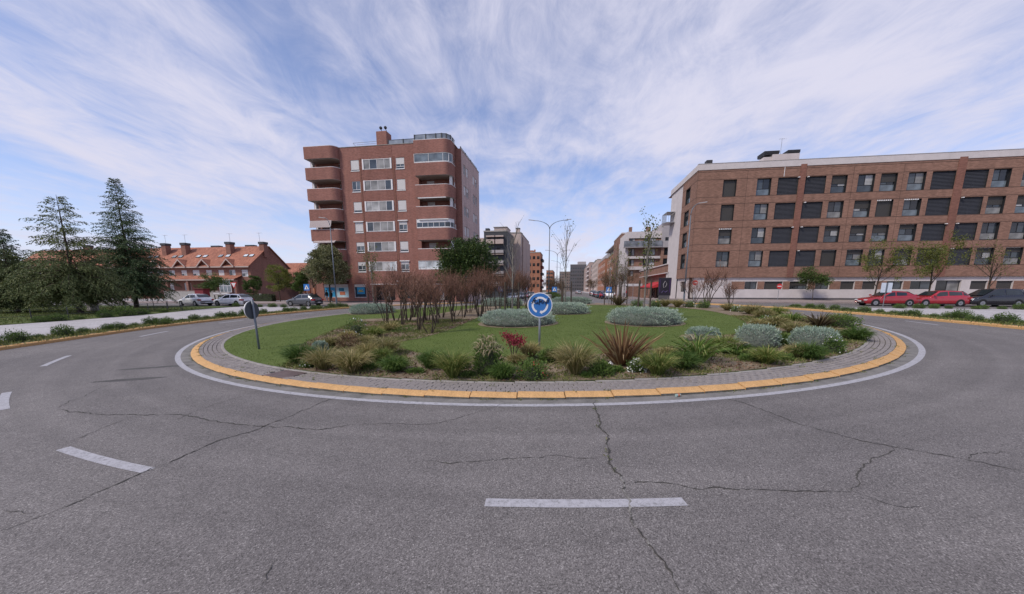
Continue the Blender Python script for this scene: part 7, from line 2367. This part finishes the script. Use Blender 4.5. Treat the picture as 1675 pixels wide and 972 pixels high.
# ------------------------------------------------------------------ staked young trees on the island
def staked_tree(name, label, x, y, H, seed, leaves=None, nl=0, stakes=2, cfg=None, ls=.1, tr=.055):
    rg = random.Random(seed); g_ = np.random.default_rng(seed)
    segs, tips = [], []
    cfg = cfg or [(14, .55, .26, .55, .02), (3, .5, .6, .35, .1)]
    grow((0, 0, 0), (0, 0, 1), H, tr, 0, cfg, rg, segs, tips)
    t = thing(name, label, 'tree', (x, y, TI(x, y)), rg.uniform(0, 6))
    obj('trunk', limbs_mesh(segs, 'trunk', M_BARKG, .006), t)
    if nl:
        tp = np.array([tuple(q[0]) for q in tips] + [tuple(s_[0][2]) for s_ in segs if s_[2]])
        tp = tp[tp[:, 2] > 1.6]
        idx = g_.integers(0, len(tp), nl)
        P_ = tp[idx] + g_.normal(size=(nl, 3)) * .13
        V, F = cards(P_, g_.normal(size=(nl, 3)), ls * g_.uniform(.6, 1.3, nl), ls * .7, g_)
        obj('crown', npmesh('crown', V, F, leaves), t)
    for k in range(stakes):
        a = k * 2 * math.pi / stakes + .3
        MB().tube([(math.cos(a) * .45, math.sin(a) * .45, -.1), (math.cos(a) * .43, math.sin(a) * .43, 2.3)], .05, 7).build('stake', M_BARK, t)
    mb = MB()
    for k in range(stakes):
        a = k * 2 * math.pi / stakes + .3
        mb.tube([(math.cos(a) * .44, math.sin(a) * .44, 1.85), (0, 0, 1.88)], .025, 4)
    mb.build('tie', M_BUMP, t)
    return t


staked_tree('birch_tree', 'tall bare young tree with stakes in the cushion bed behind the sign', .0, 21.3, 4.7, 31, None, 0, 2, [(13, .55, .24, .6, .02), (3, .5, .6, .35, .1)])
staked_tree('young_tree', 'bare young tree with dark stakes right of the roundabout sign', 3.95, 27.5, 5.5, 32, M_LYEL, 60, 3)
staked_tree('poplar_sapling', 'slender staked sapling with first pale green leaves right of centre', 7.4, 20.7, 4.7, 35, M_LYEL, 420, 2, [(12, .40, .22, .8, .015), (3, .45, .6, .3, .1)], .11)
staked_tree('young_tree', 'low young tree with stakes at the far left of the island', -12.2, 32.6, 4.4, 37, M_LYEL, 500, 3, None, .12)
for i, (x, y) in enumerate(((9.9, 37.8), (11.5, 38.2), (10.6, 38.0))):
    staked_tree('young_tree', f'{ordn(i)} thin sapling from the left on the far rim before the awning', x, y, 4.4, 40 + i, M_LYEL, 160, 2, None, .12, .04)

# ------------------------------------------------------------------ verge shrubs
HV = [mound_mesh(1, .62, M_HEDGE, 500 + k_, 1500, .10, None, .3, .25, .9) for k_ in range(4)]
HC = core(.85, .5, .85, M_CORE)


def verge_row(pts, phrase, group, smin=.42, smax=.9):
    for i, (x, y) in enumerate(pts):
        s_ = rnd.uniform(smin, smax) * (1.25 if rnd.random() < .2 else 1)
        t = thing('verge_shrub', f'{ordn(i)} low green shrub from the left {phrase}', 'shrub', (x, y, T(x, y) + .12), rnd.uniform(0, 6.28), group)
        t.scale = (s_, s_, s_ * rnd.uniform(.6, 1.05))
        obj('foliage', HV[rnd.randrange(4)], t); obj('inner_shade', HC, t)


def along(P0_, P1_, n, i0, i1, jit=.25):
    o_ = []
    for k_ in range(n):
        i = i0 + (i1 - i0) * (k_ + rnd.uniform(-.3, .3)) / max(1, n - 1)
        i = int(cl(i, i0, i1))
        f = rnd.uniform(.35, .7)
        p = P0_[i] + (P1_[i] - P0_[i]) * f
        o_.append((p.x + rnd.uniform(-jit, jit), p.y + rnd.uniform(-jit, jit)))
    return o_


iL = min(i for i, p in enumerate(VL0) if p.y > 14); iL1 = nl - 1
key = lambda p: math.atan2(p[0], p[1])
verge_row(sorted(along(VL0, VL1, 32, iL, iL1), key=key), 'along the left verge kerb', 'shrubs on the left verge')
iR1 = max(i for i, p in enumerate(VR0) if p.y > 13)
verge_row(sorted(along(VR0, VR1, 28, nr0, iR1), key=key), 'along the right verge kerb', 'shrubs on the right verge', .4, .9)
verge_row([city(27 + i * 1.15 + rnd.uniform(-.3, .3), 34.4 + rnd.uniform(-.2, .2)) for i in range(17)], 'before the parked cars at the right', 'shrubs before the cars at the right', .45, .8)
verge_row(sorted([(-32.6, 25.4), (-32.4, 26.2), (-32.3, 27.4), (-31.9, 28.8), (-31.8, 30.3), (-31.9, 31.6), (-32.2, 34.0), city(-37.5, 37.0), city(-36.0, 37.1), city(-34.4, 37.0), city(-33.0, 37.2), city(-31.5, 37.1)], key=key), 'along the park side of the pale pavement', 'shrubs along the park edge', .5, 1.0)

# ------------------------------------------------------------------ trees beyond the road
cedar('cedar_tree', 'tallest dark cedar standing right of the other cedars in the park', -41.6, 40.9, 13.4, 4.3, 61, M_CEDAR, .0, 'cedars in the park', 1.7, .34)
cedar('cedar_tree', 'broad pale cedar with open leaning top left of the tallest cedar', -38.6, 32.9, 10.0, 4.3, 62, M_CEDARG, .5, 'cedars in the park', 1.5, .42)
cedar('cedar_tree', 'dark cedar cut by the left edge of the frame', -55.6, 41.5, 8.4, 3.6, 63, M_CEDAR, .2, 'cedars in the park', 1.2)
cedar('cedar_tree', 'low spreading pale cedar between the left edge and the broad cedar', -45.0, 33.5, 5.6, 3.0, 64, M_CEDARG, .3, 'cedars in the park', 1.1, .4)
x, y = city(-33.6, 48.4)
leaf_tree('evergreen_tree', 'rounded pale green tree before the left balconies of the tower', x, y, T(x, y) + .12, 7.9, 2.5, 2.6, M_LPALE, M_BARK, 71, 24000, .20, 1.0, None, 'egg', .13)
x, y = city(-13.1, 47.3)
leaf_tree('dense_tree', 'dense dark green tree at the right foot of the tower', x, y, T(x, y) + .12, 8.2, 4.0, 2.0, M_LDARK, M_BARK, 72, 26000, .22, 1.0, None, 'round', .2)
tl = [(-44.6, 52.0, 5.6, 2.0, M_LYEL, 'yellow green tree before the right gable end of the houses'), (-52.5, 55.5, 4.2, 1.3, M_LGREEN, 'small green tree between the white cars and the conservatory'), (-38.5, 49.0, 4.4, 1.1, M_LGREEN, 'slim green tree left of the brick piers'), (-58.5, 54, 4.4, 2.1, M_LGREEN, 'bushy green tree left of the white hatchback'),
      (-46.8, 56.0, 4.6, 1.8, M_LDARK, 'dark conifer like tree before the houses gable')]
for i, (a, b, H, cr, lm, lab) in enumerate(tl):
    x, y = city(a, b)
    leaf_tree('small_tree', lab, x, y, T(x, y) + .12, H, cr, H * .3, lm, M_BARK, 80 + i, 6500, .16, 1.1, 'small trees before the houses', 'round', .08)
for i, (a, b) in enumerate(((-44.5, 60), (-41.5, 58), (-48.5, 61.5), (-40, 63))):
    x, y = city(a, b)
    leaf_tree('bare_tree', f'{["second", "third", "first", "fourth"][i]} brownish budding tree from the left between houses and tower', x, y, T(x, y), 6.2, 2.4, 1.8, leafmat('bud_brown', [(0, (.06, .045, .03)), (1, (.14, .10, .07))], .2), M_BARK, 90 + i, 4200, .11, 1.2, 'brownish trees between houses and tower')
# clipped hedge by the houses
x, y = city(-56.5, 53)
hd = thing('hedge', 'low dark clipped hedge between the white estate and the brick piers', 'hedge', (x, y, T(x, y) + .1), GROT)
g_ = np.random.default_rng(77); n = 5200
P_ = np.stack([g_.uniform(0, 10, n), g_.uniform(-.5, .5, n), g_.uniform(.1, 1.15, n)], 1)
V, F = cards(P_, g_.normal(size=(n, 3)), .14, .08, g_)
obj('foliage', npmesh('foliage', V, F, M_LDARK), hd); MB().box(.1, 9.9, -.42, .42, 0, 1.0).build('inner_shade', M_CORE, hd)
# sparse street trees before the right block
st_ = [(38.9, 39.8, 5.9, 2.2, 420, 'first leafing street tree from the left behind the red saloon'), (43.3, 38.6, 6.3, 2.6, 560, 'second leafing street tree before the brown block entrance'), (48.2, 37.6, 5.8, 2.1, 70, 'nearly bare street tree behind the black people carrier'), (36.0, 45.0, 4.0, .9, 520, 'small green sapling before the brown block base')]
st_[3] = (35.7, 44.0, 3.6, 1.0, 620, st_[3][5])
for i, (x, y, H, cr, nl_, lab) in enumerate(st_):
    rg = random.Random(200 + i); g_ = np.random.default_rng(200 + i)
    segs, tips = [], []
    grow((0, 0, 0), (.05, 0, 1), H * .62, .085 if i < 3 else .04, 0, [(8, .85, .62, .35, .06), (4, .7, .6, .2, .15), (3, .7, .6, .1, .2)], rg, segs, tips)
    t = thing('street_tree', lab, 'tree', (x, y, T(x, y) + .12), rg.uniform(0, 6), 'street trees before the brown block')
    obj('trunk', limbs_mesh(segs, 'trunk', M_BARK, .008), t)
    tp = np.array([tuple(q[0]) for q in tips])
    m = nl_ * 8
    idx = g_.integers(0, len(tp), m)
    V, F = cards(tp[idx] + g_.normal(size=(m, 3)) * .16, g_.normal(size=(m, 3)), .13 * g_.uniform(.6, 1.3, m), .085, g_)
    obj('crown', npmesh('crown', V, F, M_LYEL if i < 3 else M_LGREEN), t)
# brown street trees along the far street, each its own tree
def brown_variant(seed):
    rg = random.Random(seed); g_ = np.random.default_rng(seed)
    segs, tips = [], []
    grow((0, 0, 0), (0, 0, 1), 3.6, .11, 0, [(9, .8, .6, .35, .05), (5, .65, .62, .3, .12), (4, .6, .6, .25, .15)], rg, segs, tips)
    tr = limbs_mesh(segs, 'trunk', M_BARK, .010)
    tp = np.array([tuple(q[0]) for q in tips]); m = 2600
    idx = g_.integers(0, len(tp), m)
    V, F = cards(tp[idx] + g_.normal(size=(m, 3)) * .22, g_.normal(size=(m, 3)) + np.array([0, 0, .4]), .13, .05, g_)
    return tr, npmesh('crown', V, F, leafmat('street_tree_buds', [(0, (.07, .045, .025)), (.5, (.15, .092, .052)), (1, (.22, .16, .085))], .25))


BV = [brown_variant(s_) for s_ in (1, 2, 3)]
for side, a, nm_ in ((0, -13.6, 'left pavement'), (1, 11.4, 'right pavement'), (2, -3.1, 'median')):
    for i in range(9):
        b = (66, 74, 62)[side] + i * (9.5 if i < 6 else 16) + (5 if side == 2 else 0)
        x, y = city(a + rnd.uniform(-.3, .3), b)
        t = thing('street_tree', f'{ordn(i)} brown budding street tree down the {nm_} of the far street', 'tree', (x, y, T(x, y) + .13), rnd.uniform(0, 6), f'brown street trees on the {nm_}')
        s_ = rnd.uniform(.85, 1.15) * (.72 if side == 2 else 1)
        t.scale = (s_, s_, s_)
        tr, cw_ = BV[(i + side) % 3]
        obj('trunk', tr, t); obj('crown', cw_, t)
# median hedges
for i, b in enumerate((57.5, 61.0, 66.0, 72.0)):
    x, y = city(-2.6, b)
    t = thing('median_bush', f'{ordn(i)} green bush from the near end of the street median', 'bush', (x, y, T(x, y) + .14), GROT, 'green bushes on the median')
    obj('foliage', mound_mesh(2.6, 1.15, M_LGREEN, 700 + i, 1600, .14, 2.6, .5, .2), t); obj('inner_shade', core(2.3, 1.0, 2.3, M_CORE), t)
# dark hill far behind the right buildings
x, y = city(40, 520)
hl = MB(Matrix.Translation((x, y, 0)) @ Matrix.Diagonal((15, 20, 43, 1))); hl.lathe([(1.2, 0), (1, .3), (.85, .62), (.6, .85), (.3, .97), (.03, 1)], 16)
struct(hl.build('wooded_hill', mottled('far_wood', [(.3, (.02, .03, .018)), (.7, (.04, .05, .03))], .2, 1.2), None, smooth=True))
